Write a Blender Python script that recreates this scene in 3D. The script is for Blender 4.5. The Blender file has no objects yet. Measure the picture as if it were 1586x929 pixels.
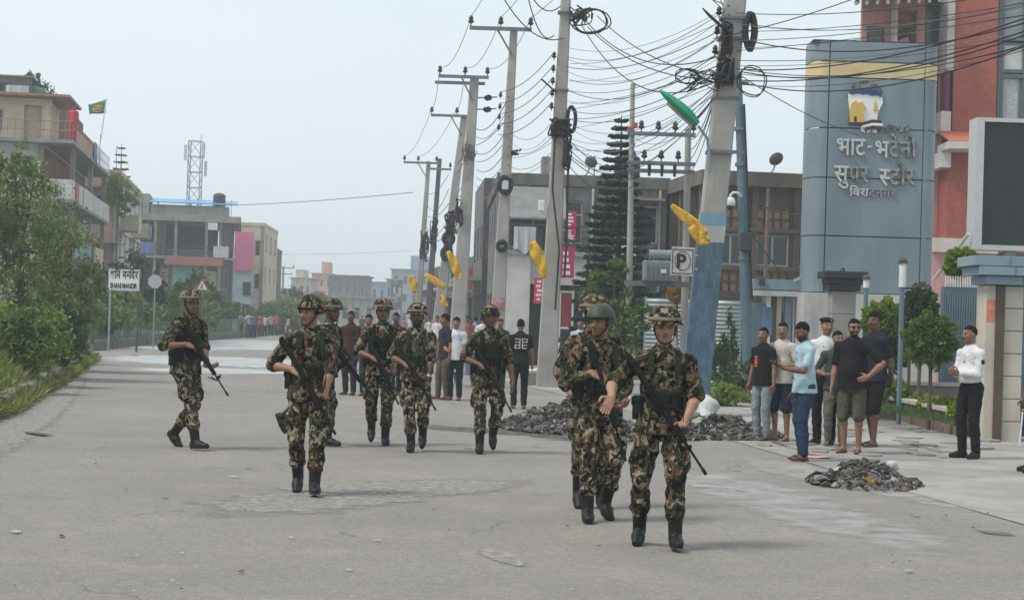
import bpy, bmesh, math, random
import numpy as np
from mathutils import Vector, Matrix, Euler
SC = bpy.context.scene
COL = SC.collection
R_ = math.radians
rnd = random.Random(7)

# ------------------------------------------------------------------ camera
FPX = 2600.0            # focal length in pixels of the 1586-pixel-wide photograph
CX, CY = 793.0, 464.5
CAMH = 1.55
PITCH = math.atan(33.9 / FPX)
ROLL = math.atan(0.0311)
_f = Vector((0, math.cos(PITCH), math.sin(PITCH)))
_r0 = Vector((1, 0, 0))
_u0 = _r0.cross(_f)
_r = _r0 * math.cos(ROLL) + _u0 * math.sin(ROLL)
_u = _u0 * math.cos(ROLL) - _r0 * math.sin(ROLL)
cam_d = bpy.data.cameras.new('camera')
cam_d.sensor_width = 36.0
cam_d.lens = 36.0 * FPX / 1586.0
cam_d.clip_start = 0.1
cam_d.clip_end = 6000
cam = bpy.data.objects.new('camera', cam_d)
COL.objects.link(cam)
cam.matrix_world = Matrix(((_r.x, _u.x, -_f.x, 0), (_r.y, _u.y, -_f.y, 0), (_r.z, _u.z, -_f.z, CAMH), (0, 0, 0, 1)))
SC.camera = cam

def ray(px, py):
    return _f + _r * ((px - CX) / FPX) + _u * ((CY - py) / FPX)
def at(px, py, Y):                       # the point seen at a photo pixel, Y metres ahead
    d = ray(px, py)
    return Vector((0, 0, CAMH)) + d * (Y / d.y)
def gp(px, py, z=0.0):                   # the point of the ground seen at a photo pixel
    d = ray(px, py)
    t = (z - CAMH) / d.z
    return Vector((0, 0, CAMH)) + d * t
def zat(px, py, Y):
    return at(px, py, Y).z
def xat(px, Y, py=490):
    return at(px, py, Y).x

# ------------------------------------------------------------------ sky, sun, exposure
SUN_EL, SUN_AZ = R_(56), R_(-112)         # azimuth from +Y towards +X
w = bpy.data.worlds.new('World'); SC.world = w; w.use_nodes = True
nt = w.node_tree; nt.nodes.clear()
o_ = nt.nodes.new('ShaderNodeOutputWorld'); bg = nt.nodes.new('ShaderNodeBackground')
sky = nt.nodes.new('ShaderNodeTexSky'); sky.sky_type = 'NISHITA'; sky.sun_disc = False
sky.sun_elevation = SUN_EL; sky.sun_rotation = SUN_AZ
sky.air_density = 1.0; sky.dust_density = 5.0; sky.ozone_density = 1.5
tc = nt.nodes.new('ShaderNodeTexCoord'); ns = nt.nodes.new('ShaderNodeTexNoise')
mp = nt.nodes.new('ShaderNodeMapping'); mp.inputs['Scale'].default_value = (1.2, 1.2, 3.0)
ns.inputs['Scale'].default_value = 1.6; ns.inputs['Detail'].default_value = 4
cr = nt.nodes.new('ShaderNodeValToRGB')      # thin overcast: a nearly even layer of cloud
cr.color_ramp.elements[0].position = .3; cr.color_ramp.elements[0].color = (6.35, 7.2, 7.65, 1)
cr.color_ramp.elements[1].position = .75; cr.color_ramp.elements[1].color = (7.0, 7.75, 8.1, 1)
mx = nt.nodes.new('ShaderNodeMix'); mx.data_type = 'RGBA'; mx.inputs['Factor'].default_value = 0.93
L = nt.links.new
L(tc.outputs['Generated'], mp.inputs['Vector']); L(mp.outputs['Vector'], ns.inputs['Vector'])
L(ns.outputs['Fac'], cr.inputs['Fac'])
L(sky.outputs['Color'], mx.inputs['A']); L(cr.outputs['Color'], mx.inputs['B'])
L(mx.outputs['Result'], bg.inputs['Color']); bg.inputs['Strength'].default_value = 0.1
L(bg.outputs['Background'], o_.inputs['Surface'])
sd = bpy.data.lights.new('sun', 'SUN'); sd.energy = 2.2; sd.angle = R_(14); sd.color = (1.0, 0.94, 0.85)
sun = bpy.data.objects.new('sun', sd); COL.objects.link(sun)
sdir = Vector((math.cos(SUN_EL) * math.sin(SUN_AZ), math.cos(SUN_EL) * math.cos(SUN_AZ), math.sin(SUN_EL)))
sun.rotation_euler = (-sdir).to_track_quat('-Z', 'Y').to_euler(); sun.location = (0, 0, 60)
vs = SC.view_settings
vs.view_transform = 'Standard'; vs.look = 'None'; vs.exposure = 0.36; vs.gamma = 1.0; vs.use_curve_mapping = False
SC.cycles.use_denoising = True
SC.cycles.max_bounces = 6; SC.cycles.diffuse_bounces = 3; SC.cycles.glossy_bounces = 2
SC.cycles.transparent_max_bounces = 8; SC.cycles.volume_bounces = 0; SC.cycles.transmission_bounces = 3

# ------------------------------------------------------------------ helpers
def tag(o, label=None, cat=None, group=None, kind=None):
    if label: o['label'] = label
    if cat: o['category'] = cat
    if group: o['group'] = group
    if kind: o['kind'] = kind
    return o
def thing(name, label, cat, loc=(0, 0, 0), rz=0.0, group=None):
    o = bpy.data.objects.new(name, None); COL.objects.link(o)
    o.empty_display_size = .2; o.location = loc; o.rotation_euler = (0, 0, rz)
    return tag(o, label, cat, group)
def meshobj(name, me, parent=None, loc=None, rot=None, scale=None):
    o = bpy.data.objects.new(name, me); COL.objects.link(o)
    if parent is not None: o.parent = parent
    if loc is not None: o.location = loc
    if rot is not None: o.rotation_euler = rot
    if scale is not None: o.scale = scale
    return o
def frame_of(d, up=Vector((0, 0, 1))):
    d = Vector(d).normalized()
    if abs(d.dot(up)) > .97: up = Vector((1, 0, 0))
    s = d.cross(up).normalized(); u = s.cross(d).normalized()
    return d, s, u
class MB:
    """collects shapes; build() links them as one mesh object"""
    def __init__(s): s.v = []; s.f = []
    def add(s, vs, fs):
        n = len(s.v); s.v.extend([tuple(p) for p in vs]); s.f.extend([tuple(i + n for i in f) for f in fs]); return s
    def box(s, c, size, M=None, taper=1.0):
        hx, hy, hz = size[0] / 2, size[1] / 2, size[2] / 2
        P = []
        for z in (-1, 1):
            k = taper if z > 0 else 1
            for (x, y) in ((-1, -1), (1, -1), (1, 1), (-1, 1)):
                p = Vector((x * hx * k, y * hy * k, z * hz))
                if M is not None: p = M @ p
                P.append(Vector(c) + p)
        return s.add(P, [(3, 2, 1, 0), (4, 5, 6, 7), (0, 1, 5, 4), (1, 2, 6, 5), (2, 3, 7, 6), (3, 0, 4, 7)])
    def bx(s, x0, x1, y0, y1, z0, z1):
        return s.box(((x0 + x1) / 2, (y0 + y1) / 2, (z0 + z1) / 2), (abs(x1 - x0), abs(y1 - y0), abs(z1 - z0)))
    def bar(s, a, b, wd, ht, up=Vector((0, 0, 1))):
        a = Vector(a); b = Vector(b); d, sd_, u = frame_of(b - a, up)
        M = Matrix((sd_, d, u)).transposed()
        return s.box((a + b) / 2, (wd, (b - a).length, ht), M)
    def tube(s, pts, rad, n=8, cap=True):
        pts = [Vector(p) for p in pts]
        if not hasattr(rad, '__len__'): rad = [rad] * len(pts)
        rings = []; ref = None
        for i, p in enumerate(pts):
            d = (pts[min(i + 1, len(pts) - 1)] - pts[max(i - 1, 0)])
            if d.length < 1e-9: d = Vector((0, 0, 1))
            d.normalize()
            if ref is None or abs(ref.dot(d)) > .98:
                ref = Vector((0, 0, 1)) if abs(d.z) < .9 else Vector((1, 0, 0))
            a = (ref - d * ref.dot(d)).normalized(); b = d.cross(a); ref = a
            rings.append([p + (a * math.cos(2 * math.pi * k / n) + b * math.sin(2 * math.pi * k / n)) * rad[i] for k in range(n)])
        V = [q for r in rings for q in r]; Fc = []
        for i in range(len(rings) - 1):
            for k in range(n):
                k2 = (k + 1) % n
                Fc.append((i * n + k, i * n + k2, (i + 1) * n + k2, (i + 1) * n + k))
        if cap:
            Fc.append(tuple(range(n - 1, -1, -1))); m = (len(rings) - 1) * n; Fc.append(tuple(m + k for k in range(n)))
        return s.add(V, Fc)
    def lathe(s, prof, c=(0, 0, 0), n=16, sx=1, sy=1, M=None):
        V = []; c = Vector(c)
        for (r, z) in prof:
            for k in range(n):
                a = 2 * math.pi * k / n
                p = Vector((r * math.cos(a) * sx, r * math.sin(a) * sy, z))
                if M is not None: p = M @ p
                V.append(c + p)
        Fc = []
        for i in range(len(prof) - 1):
            for k in range(n):
                k2 = (k + 1) % n
                Fc.append((i * n + k, i * n + k2, (i + 1) * n + k2, (i + 1) * n + k))
        Fc.append(tuple(range(n - 1, -1, -1))); m = (len(prof) - 1) * n; Fc.append(tuple(m + k for k in range(n)))
        return s.add(V, Fc)
    def prism(s, poly, z0, z1, M=None):           # poly in local xy, extruded in z, then M (4x4)
        n = len(poly)
        V = [Vector((x, y, z0)) for x, y in poly] + [Vector((x, y, z1)) for x, y in poly]
        if M is not None: V = [M @ p for p in V]
        Fc = [tuple(range(n - 1, -1, -1)), tuple(range(n, 2 * n))] + [(i, (i + 1) % n, (i + 1) % n + n, i + n) for i in range(n)]
        return s.add(V, Fc)
    def mesh(s, name, m, smooth=False, bevel=0):
        me = bpy.data.meshes.new(name); me.from_pydata(s.v, [], s.f)
        if m is not None: me.materials.append(m)
        bm = bmesh.new(); bm.from_mesh(me); bmesh.ops.recalc_face_normals(bm, faces=bm.faces)
        if bevel:
            bmesh.ops.bevel(bm, geom=list(bm.edges), offset=bevel, segments=2, affect='EDGES', profile=.5)
        bm.to_mesh(me); bm.free()
        if smooth:
            me.polygons.foreach_set('use_smooth', [True] * len(me.polygons))
            me.set_sharp_from_angle(angle=R_(50))
        return me
    def build(s, name, m, parent=None, smooth=False, bevel=0, loc=None, rot=None):
        return meshobj(name, s.mesh(name, m, smooth, bevel), parent, loc, rot)
def copy_tree(o, parent=None):
    c = o.copy(); COL.objects.link(c)
    if parent is not None: c.parent = parent
    for ch in list(o.children): copy_tree(ch, c)
    return c

# ------------------------------------------------------------------ materials
MATS = {}
def nodes_of(name):
    m = bpy.data.materials.new(name); m.use_nodes = True
    n = m.node_tree; b = n.nodes['Principled BSDF']
    return m, n, b, n.links.new
def coords(n, scale=(1, 1, 1), kind='Object'):
    t = n.nodes.new('ShaderNodeTexCoord'); mp_ = n.nodes.new('ShaderNodeMapping')
    mp_.inputs['Scale'].default_value = scale
    n.links.new(t.outputs[kind], mp_.inputs['Vector']); return mp_.outputs['Vector']
def noise(n, vec, scale, detail=4, rough=.55, dist=0.0):
    t = n.nodes.new('ShaderNodeTexNoise'); t.inputs['Scale'].default_value = scale
    t.inputs['Detail'].default_value = detail; t.inputs['Roughness'].default_value = rough; t.inputs['Distortion'].default_value = dist
    n.links.new(vec, t.inputs['Vector']); return t.outputs['Fac']
def ramp(n, fac, stops):
    r = n.nodes.new('ShaderNodeValToRGB'); e = r.color_ramp.elements
    while len(e) < len(stops): e.new(.5)
    for k, (p, c) in enumerate(stops):
        e[k].position = p; e[k].color = (c, c, c, 1) if not hasattr(c, '__len__') else (c[0], c[1], c[2], 1)
    n.links.new(fac, r.inputs['Fac']); return r.outputs['Color']
def mixc(n, fac, a, b, mode='MIX'):
    m = n.nodes.new('ShaderNodeMix'); m.data_type = 'RGBA'; m.blend_type = mode
    for sock, val in (('Factor', fac), ('A', a), ('B', b)):
        i = m.inputs[sock]
        if hasattr(val, 'is_linked'): n.links.new(val, i)
        elif hasattr(val, '__len__'): i.default_value = (val[0], val[1], val[2], 1)
        else: i.default_value = val
    return m.outputs['Result']
def bump(n, b, h, strength=.3, dist=.01):
    t = n.nodes.new('ShaderNodeBump'); t.inputs['Strength'].default_value = strength; t.inputs['Distance'].default_value = dist
    n.links.new(h, t.inputs['Height']); n.links.new(t.outputs['Normal'], b.inputs['Normal'])
def mat(name, col, rough=.7, var=.18, scale=6.0, bmp=.15, metal=0.0, stain=None, squash=1.0, spec=.4, kind='Object'):
    """base colour with uneven tone; stain = (colour, amount 0..1, scale): blotches and runs of dirt"""
    if name in MATS: return MATS[name]
    m, n, b, lk = nodes_of(name)
    v = coords(n, (1, 1, squash), kind)
    nz = noise(n, v, scale, 5)
    lo = tuple(c * (1 - var) for c in col); hi = tuple(min(1, c * (1 + var)) for c in col)
    c = ramp(n, nz, [(.3, lo), (.7, hi)])
    if stain:
        sc_, amt, ss = stain
        f = ramp(n, noise(n, v, ss, 6, .62, .4), [(max(0, .62 - amt * .35), 0), (min(1, .80 - amt * .25), min(1, .35 + amt))])
        c = mixc(n, f, c, sc_)
    lk(c, b.inputs['Base Color'])
    b.inputs['Roughness'].default_value = rough; b.inputs['Metallic'].default_value = metal
    b.inputs['Specular IOR Level'].default_value = spec
    if bmp: bump(n, b, noise(n, v, scale * 5, 4), bmp, .01)
    MATS[name] = m; return m
def wallmat(name, col, dirt=(.06, .055, .05), amt=.5, scale=.9):
    """painted or bare masonry with vertical runs of mould and soot"""
    if name in MATS: return MATS[name]
    m, n, b, lk = nodes_of(name)
    v = coords(n); v2 = coords(n, (1.0, 1.0, .16))
    c = ramp(n, noise(n, v, scale * 1.3, 6), [(.3, tuple(x * .8 for x in col)), (.7, tuple(min(1, x * 1.12) for x in col))])
    f = ramp(n, noise(n, v2, scale * 2.2, 7, .65), [(.62 - .22 * amt, 0), (.86 - .2 * amt, min(1, .3 + .7 * amt))])
    f2 = ramp(n, noise(n, v, scale * .7, 5, .6, .6), [(.5, 0), (.75, .5 * amt)])
    c = mixc(n, f, c, dirt); c = mixc(n, f2, c, tuple(x * 1.6 for x in dirt))
    lk(c, b.inputs['Base Color']); b.inputs['Roughness'].default_value = .9; b.inputs['Specular IOR Level'].default_value = .2
    bump(n, b, noise(n, v, 14, 5), .25, .02)
    MATS[name] = m; return m
def glassmat():
    if 'glass' in MATS: return MATS['glass']
    m, n, b, lk = nodes_of('glass')
    b.inputs['Base Color'].default_value = (.03, .04, .045, 1); b.inputs['Roughness'].default_value = .12
    b.inputs['Specular IOR Level'].default_value = .6
    MATS['glass'] = m; return m
def camomat(name, scale=9.0, pale=1.0):
    """four-colour disruptive pattern: olive, brown, black, sand"""
    if name in MATS: return MATS[name]
    m, n, b, lk = nodes_of(name)
    t = n.nodes.new('ShaderNodeTexCoord'); oi = n.nodes.new('ShaderNodeObjectInfo')
    vm = n.nodes.new('ShaderNodeVectorMath'); vm.operation = 'MULTIPLY_ADD'
    lk(t.outputs['Object'], vm.inputs[0]); vm.inputs[1].default_value = (1, 1, .85)
    cb = n.nodes.new('ShaderNodeCombineXYZ'); ml = n.nodes.new('ShaderNodeMath'); ml.operation = 'MULTIPLY'; ml.inputs[1].default_value = 40
    lk(oi.outputs['Random'], ml.inputs[0]); lk(ml.outputs[0], cb.inputs[0]); lk(ml.outputs[0], cb.inputs[2]); lk(cb.outputs[0], vm.inputs[2])
    v = vm.outputs['Vector']
    def off(k):
        a = n.nodes.new('ShaderNodeVectorMath'); a.operation = 'ADD'; lk(v, a.inputs[0]); a.inputs[1].default_value = (k * 3.7, k * 1.9, k * 5.1); return a.outputs['Vector']
    base = mixc(n, ramp(n, noise(n, off(5), scale * .8, 2), [(.4, 0), (.6, 1)]), (.030, .039, .020), (.047, .056, .028))
    f1 = ramp(n, noise(n, off(1), scale * 1.25, 2.2, .5, 1.1), [(.525, 0), (.545, 1)])
    f2 = ramp(n, noise(n, off(2), scale * 1.35, 2.2, .5, 1.2), [(.535, 0), (.555, 1)])
    f3 = ramp(n, noise(n, off(3), scale * 1.6, 1.5, .5, 1.3), [(.535, 0), (.555, 1)])
    c = mixc(n, f1, base, (.115, .064, .039))
    c = mixc(n, f2, c, (.255 * pale, .21 * pale, .145 * pale))
    c = mixc(n, f3, c, (.010, .011, .011))
    lk(c, b.inputs['Base Color']); b.inputs['Roughness'].default_value = .93; b.inputs['Specular IOR Level'].default_value = .12
    bump(n, b, noise(n, t.outputs['Object'], 34, 4, .6, .5), .55, .012)
    MATS[name] = m; return m
def leafmat(name, c1, c2, trans=.25):
    if name in MATS: return MATS[name]
    m, n, b, lk = nodes_of(name)
    g = n.nodes.new('ShaderNodeNewGeometry'); v = coords(n)
    c = ramp(n, g.outputs['Random Per Island'], [(0, c1), (1, c2)])
    c = mixc(n, ramp(n, noise(n, v, 1.3, 3), [(.35, 0), (.65, .5)]), c, tuple(x * .6 for x in c1))
    lk(c, b.inputs['Base Color']); b.inputs['Roughness'].default_value = .6; b.inputs['Specular IOR Level'].default_value = .25
    tr = n.nodes.new('ShaderNodeBsdfTranslucent'); lk(c, tr.inputs['Color'])
    ms = n.nodes.new('ShaderNodeMixShader'); ms.inputs[0].default_value = trans
    lk(b.outputs[0], ms.inputs[1]); lk(tr.outputs[0], ms.inputs[2]); lk(ms.outputs[0], n.nodes['Material Output'].inputs['Surface'])
    MATS[name] = m; return m
CONC = lambda: wallmat('weathered_concrete', (.30, .29, .27), amt=.5)
STEEL = lambda: mat('galvanised_steel', (.30, .33, .34), .5, .15, 9, .1, .4)
BLACK = lambda: mat('black_rubber', (.012, .012, .013), .55, .2, 20, .1)

# ------------------------------------------------------------------ ground, road, pavement
def sheet(name, poly, z, m, sub=0):
    bm = bmesh.new(); vs_ = [bm.verts.new((x, y, z)) for x, y in poly]; f = bm.faces.new(vs_)
    f.normal_update()
    if f.normal.z < 0: f.normal_flip()
    bmesh.ops.triangulate(bm, faces=bm.faces[:])
    me = bpy.data.meshes.new(name); bm.to_mesh(me); bm.free(); me.materials.append(m)
    o = meshobj(name, me); o['kind'] = 'structure'; return o
def ground_mat():
    m, n, b, lk = nodes_of('dusty_ground'); v = coords(n)
    c = ramp(n, noise(n, v, .4, 6), [(.3, (.15, .135, .11)), (.7, (.24, .22, .19))])
    lk(c, b.inputs['Base Color']); b.inputs['Roughness'].default_value = .95; bump(n, b, noise(n, v, 6, 5), .4, .03); return m
def asphalt_mat():
    m, n, b, lk = nodes_of('worn_asphalt'); v = coords(n); vl = coords(n, (1.0, .22, 1))
    c = ramp(n, noise(n, v, .22, 6, .6), [(.3, (.215, .198, .182)), (.7, (.29, .267, .246))])
    c = mixc(n, ramp(n, noise(n, v, 1.1, 6, .65, .4), [(.5, 0), (.72, .6)]), c, (.34, .305, .27))       # dust
    c = mixc(n, ramp(n, noise(n, vl, 1.3, 6, .6, .3), [(.55, 0), (.8, .5)]), c, (.17, .165, .16))     # tyre-dark wear along the road
    c = mixc(n, ramp(n, noise(n, v, .55, 7, .7, 1.2), [(.60, 0), (.72, .3)]), c, (.14, .13, .122))     # oil and soot blotches
    c = mixc(n, 1.0, c, ramp(n, noise(n, v, 15, 8, .85), [(.36, .76), (.5, .95), (.66, 1.12)]), 'MULTIPLY')      # coarse aggregate
    sp = noise(n, v, 55, 3, .7)
    c = mixc(n, ramp(n, sp, [(.35, .5), (.55, 0)]), c, (.13, .126, .122))
    c = mixc(n, ramp(n, sp, [(.60, 0), (.72, .55)]), c, (.5, .475, .45))
    vo = n.nodes.new('ShaderNodeTexVoronoi'); vo.feature = 'DISTANCE_TO_EDGE'; vo.inputs['Scale'].default_value = .55
    wv = n.nodes.new('ShaderNodeVectorMath'); wv.operation = 'ADD'
    nv = n.nodes.new('ShaderNodeTexNoise'); nv.inputs['Scale'].default_value = 1.4; nv.inputs['Detail'].default_value = 5; lk(v, nv.inputs['Vector'])
    lk(v, wv.inputs[0]); lk(nv.outputs['Color'], wv.inputs[1]); lk(wv.outputs[0], vo.inputs['Vector'])
    crk = ramp(n, vo.outputs['Distance'], [(.004, 1), (.012, 0)])
    msk = ramp(n, noise(n, v, .3, 3), [(.52, 0), (.62, .7)])
    mm = n.nodes.new('ShaderNodeMath'); mm.operation = 'MULTIPLY'; lk(crk, mm.inputs[0]); lk(msk, mm.inputs[1])
    c = mixc(n, mm.outputs[0], c, (.07, .068, .065))
    lk(c, b.inputs['Base Color']); b.inputs['Roughness'].default_value = .86; b.inputs['Specular IOR Level'].default_value = .3
    bump(n, b, noise(n, v, 45, 4, .75), .8, .012); return m
def wet_sheen_mat():
    m, n, b, lk = nodes_of('painted_wet_sheen'); v = coords(n)
    f = noise(n, v, .8, 6, .65, .5)
    lk(ramp(n, f, [(.35, (.42, .43, .45)), (.6, (.58, .60, .62))]), b.inputs['Base Color'])  # whitish sky reflection on the wet road, put into the base colour
    lk(ramp(n, f, [(.4, .7), (.65, .9)]), b.inputs['Roughness']); b.inputs['Specular IOR Level'].default_value = .6
    bump(n, b, noise(n, v, 5, 5), .25, .02)
    return m
def pave_mat():
    m, n, b, lk = nodes_of('dusty_concrete'); v = coords(n)
    c = ramp(n, noise(n, v, .5, 7, .65, .3), [(.3, (.19, .18, .168)), (.5, (.28, .266, .25)), (.72, (.39, .372, .35))])
    c = mixc(n, ramp(n, noise(n, v, 1.5, 7, .7, .8), [(.56, 0), (.68, .75)]), c, (.12, .115, .11))
    c = mixc(n, ramp(n, noise(n, v, 60, 3), [(.6, 0), (.75, .5)]), c, (.15, .14, .13))
    lk(c, b.inputs['Base Color']); b.inputs['Roughness'].default_value = .93; bump(n, b, noise(n, v, 22, 6, .7), .5, .02); return m
def feather(m, scale, lo, hi):
    return m
M_ASPH, M_PAVE, M_WET_SHEEN = asphalt_mat(), pave_mat(), wet_sheen_mat()
sheet('ground', [(-2500, -30), (2500, -30), (2500, 5000), (-2500, 5000)], -0.02, ground_mat())
LEFT = [(-6.0, -10), (-6.3, 14), (-7.4, 24), (-9.6, 35), (-12.9, 51), (-15.7, 63), (-17.0, 95), (-18.5, 138), (-26, 190), (-40, 290)]
RIGHT = [(5.4, -10), (4.55, 15.0), (3.45, 22.4), (2.3, 31), (.55, 41), (-1.6, 52), (-4.8, 80), (-10.5, 125), (-17, 165), (-31, 290)]
sheet('road', LEFT + RIGHT[::-1], -.012, M_ASPH)
# the crossing gap in the median and the opposite carriageway beyond it
sheet('opposite_carriageway', [(-15.8, 10), (-17.5, 30), (-22, 62), (-25, 95), (-28, 138), (-22.5, 138), (-20.2, 95), (-18.4, 64), (-13.4, 52.5), (-13.2, 50), (-13.0, 30), (-11, 10)], -.008, M_ASPH)
sheet('pavement', [(4.2, 15.0), (3.25, 22.4), (2.15, 31), (.4, 41), (-1.8, 52), (-5.0, 80), (-10.7, 125), (10, 125), (16, 62), (20, 30), (18, 8), (5.2, 8)], -.004, M_PAVE)
# wet patch across the crossing; its pale sky reflection is painted into the colour
# tarry joint of the crumbling road edge, broken paving slabs and the faint lane paint
def strip_sheet(name, pts, w0, z, m, seed, jag=.1):
    r = random.Random(seed); P = [gp(*p) for p in pts]; L_, R2 = [], []
    Q = []
    for a, b in zip(P[:-1], P[1:]):
        k = max(2, int((b - a).length / .18))
        for i in range(k): Q.append(a.lerp(b, i / k))
    Q.append(P[-1])
    for i, p in enumerate(Q):
        d = (Q[min(i + 1, len(Q) - 1)] - Q[max(i - 1, 0)]).normalized(); s_ = Vector((d.y, -d.x, 0))
        e = abs(math.sin(math.pi * i / (len(Q) - 1))) ** .4
        ww = w0 * e
        L_.append(p + s_ * ww * (.5 + r.uniform(-jag, jag))); R2.append(p - s_ * ww * (.5 + r.uniform(-jag, jag)))
    V = []; Fc = []; col = []
    for i, (a, b) in enumerate(zip(L_, R2)):
        e = min(1, 3 * min(i, len(Q) - 1 - i) / len(Q))
        for j, f in enumerate((0, .3, .7, 1)): c = a.lerp(b, f); V.append((c.x, c.y, z)); col.append(0 if j in (0, 3) else e)
        if i: Fc += [(4 * i - 4 + j, 4 * i + j, 4 * i + j + 1, 4 * i - 3 + j) for j in range(3)]
    mb = MB(); mb.add(V, Fc); o = mb.build(name, m); o['kind'] = 'structure'
    if o.data.polygons[len(o.data.polygons) // 2].normal.z < 0: o.data.flip_normals()
    ca = o.data.color_attributes.new('cover', 'FLOAT_COLOR', 'POINT'); ca.data.foreach_set('color', [x for c in col for x in (c, c, c, 1)])
    return o
def patchy(m, full=1.0):
    """thin dust, paint or soot: covers the road only in broken patches that thin out to its edges"""
    n = m.node_tree; b = n.nodes['Principled BSDF']; a = n.nodes.new('ShaderNodeAttribute'); a.attribute_name = 'cover'; v = coords(n)
    nz = noise(n, v, 2.6, 7, .7, .6); ad = n.nodes.new('ShaderNodeMath'); ad.operation = 'ADD'; n.links.new(a.outputs['Fac'], ad.inputs[0]); n.links.new(nz, ad.inputs[1])
    n.links.new(ramp(n, ad.outputs[0], [(.0, 0), (.55, 0), (.95, full)]), b.inputs['Alpha']); b.inputs['Specular IOR Level'].default_value = .1; return m
M_ASH = mat('pale_ash_dust', (.45, .44, .43), .95, .25, 2.5, .3, stain=((.22, .21, .2), .5, 3))
M_TAR = mat('dark_soot', (.075, .072, .07), .9, .35, 3, .4, stain=((.2, .195, .19), .6, 5))
patchy(M_ASH, .5); patchy(M_TAR, .7)
M_PAINT = mat('worn_road_paint', (.42, .39, .36), .85, .2, 9, .2, stain=((.22, .21, .2), .9, 14))
patchy(M_PAINT, .8)
strip_sheet('ash_streak', [(1150, 701), (1260, 735), (1390, 757), (1480, 778), (1600, 806)], 1.0, -.0065, M_ASH, 3)
strip_sheet('ash_streak', [(1180, 690), (1240, 688), (1330, 690), (1390, 705)], 1.4, .0035, M_ASH, 4)
strip_sheet('soot_streak', [(1170, 678), (1195, 682), (1215, 690), (1240, 697)], .14, .0075, M_TAR, 5)
strip_sheet('soot_streak', [(1230, 700), (1270, 706), (1300, 709)], .12, .0075, M_TAR, 6)
strip_sheet('soot_streak', [(1505, 818), (1586, 830)], .3, -.0025, M_TAR, 7)
strip_sheet('soot_streak', [(640, 655), (720, 664), (790, 668), (880, 672), (960, 690)], 1.5, -.0072, M_TAR, 8, .15)
strip_sheet('soot_streak', [(1340, 662), (1400, 664), (1440, 669), (1500, 668)], .16, .0035, M_TAR, 9)
strip_sheet('road_marking', [(742, 843), (817, 878)], .22, -.0062, M_PAINT, 10, .12)
strip_sheet('road_marking', [(612, 757), (632, 772)], .22, -.0062, M_PAINT, 11, .12)
strip_sheet('road_edge_line', [(-60, 742), (0, 690), (40, 655), (90, 605), (130, 575)], .9, -.0062, M_PAINT, 12, .08)
patchy(M_WET_SHEEN, .7)
for k_, (pts_, w_) in enumerate((([(130, 554), (560, 564)], 13), ([(138, 541), (450, 527)], 14), ([(200, 574), (470, 574)], 4.5), ([(300, 540), (540, 534)], 14))):
    strip_sheet('wet_patch_painted_sheen', pts_, w_, -.0072 + .0022 * k_, M_WET_SHEEN, 30 + k_, .08)
strip_sheet('dust_drift', [(1050, 720), (1250, 790), (1500, 870)], 1.2, -.0069, M_ASH, 43, .08); strip_sheet('dust_drift', [(300, 800), (560, 760), (820, 740)], 1.6, -.0069, M_PAINT, 44, .08)
# cracked slabs lying proud on the pavement by the onlookers
M_SLAB = mat('cracked_slab', (.28, .268, .25), .95, .2, 4, .4, stain=((.2, .19, .18), .6, 6))
r = random.Random(21)
for i in range(38):
    px = r.uniform(1180, 1560); py = r.uniform(655, 700) + (px - 1180) * .03
    c = gp(px, py); a0 = r.uniform(0, 6); k = r.randint(5, 7); rr = r.uniform(.08, .26)
    poly = [(c.x + rr * r.uniform(.6, 1.1) * math.cos(a0 + 2 * math.pi * j / k), c.y + rr * 1.3 * r.uniform(.6, 1.1) * math.sin(a0 + 2 * math.pi * j / k)) for j in range(k)]
    mb = MB(); mb.prism(poly, -.01, r.uniform(.008, .03)); o = mb.build('paving_fragment', M_SLAB)
    tag(o, 'flat broken piece of pale paving on the pavement by the onlookers', 'paving', 'broken paving pieces')

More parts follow.
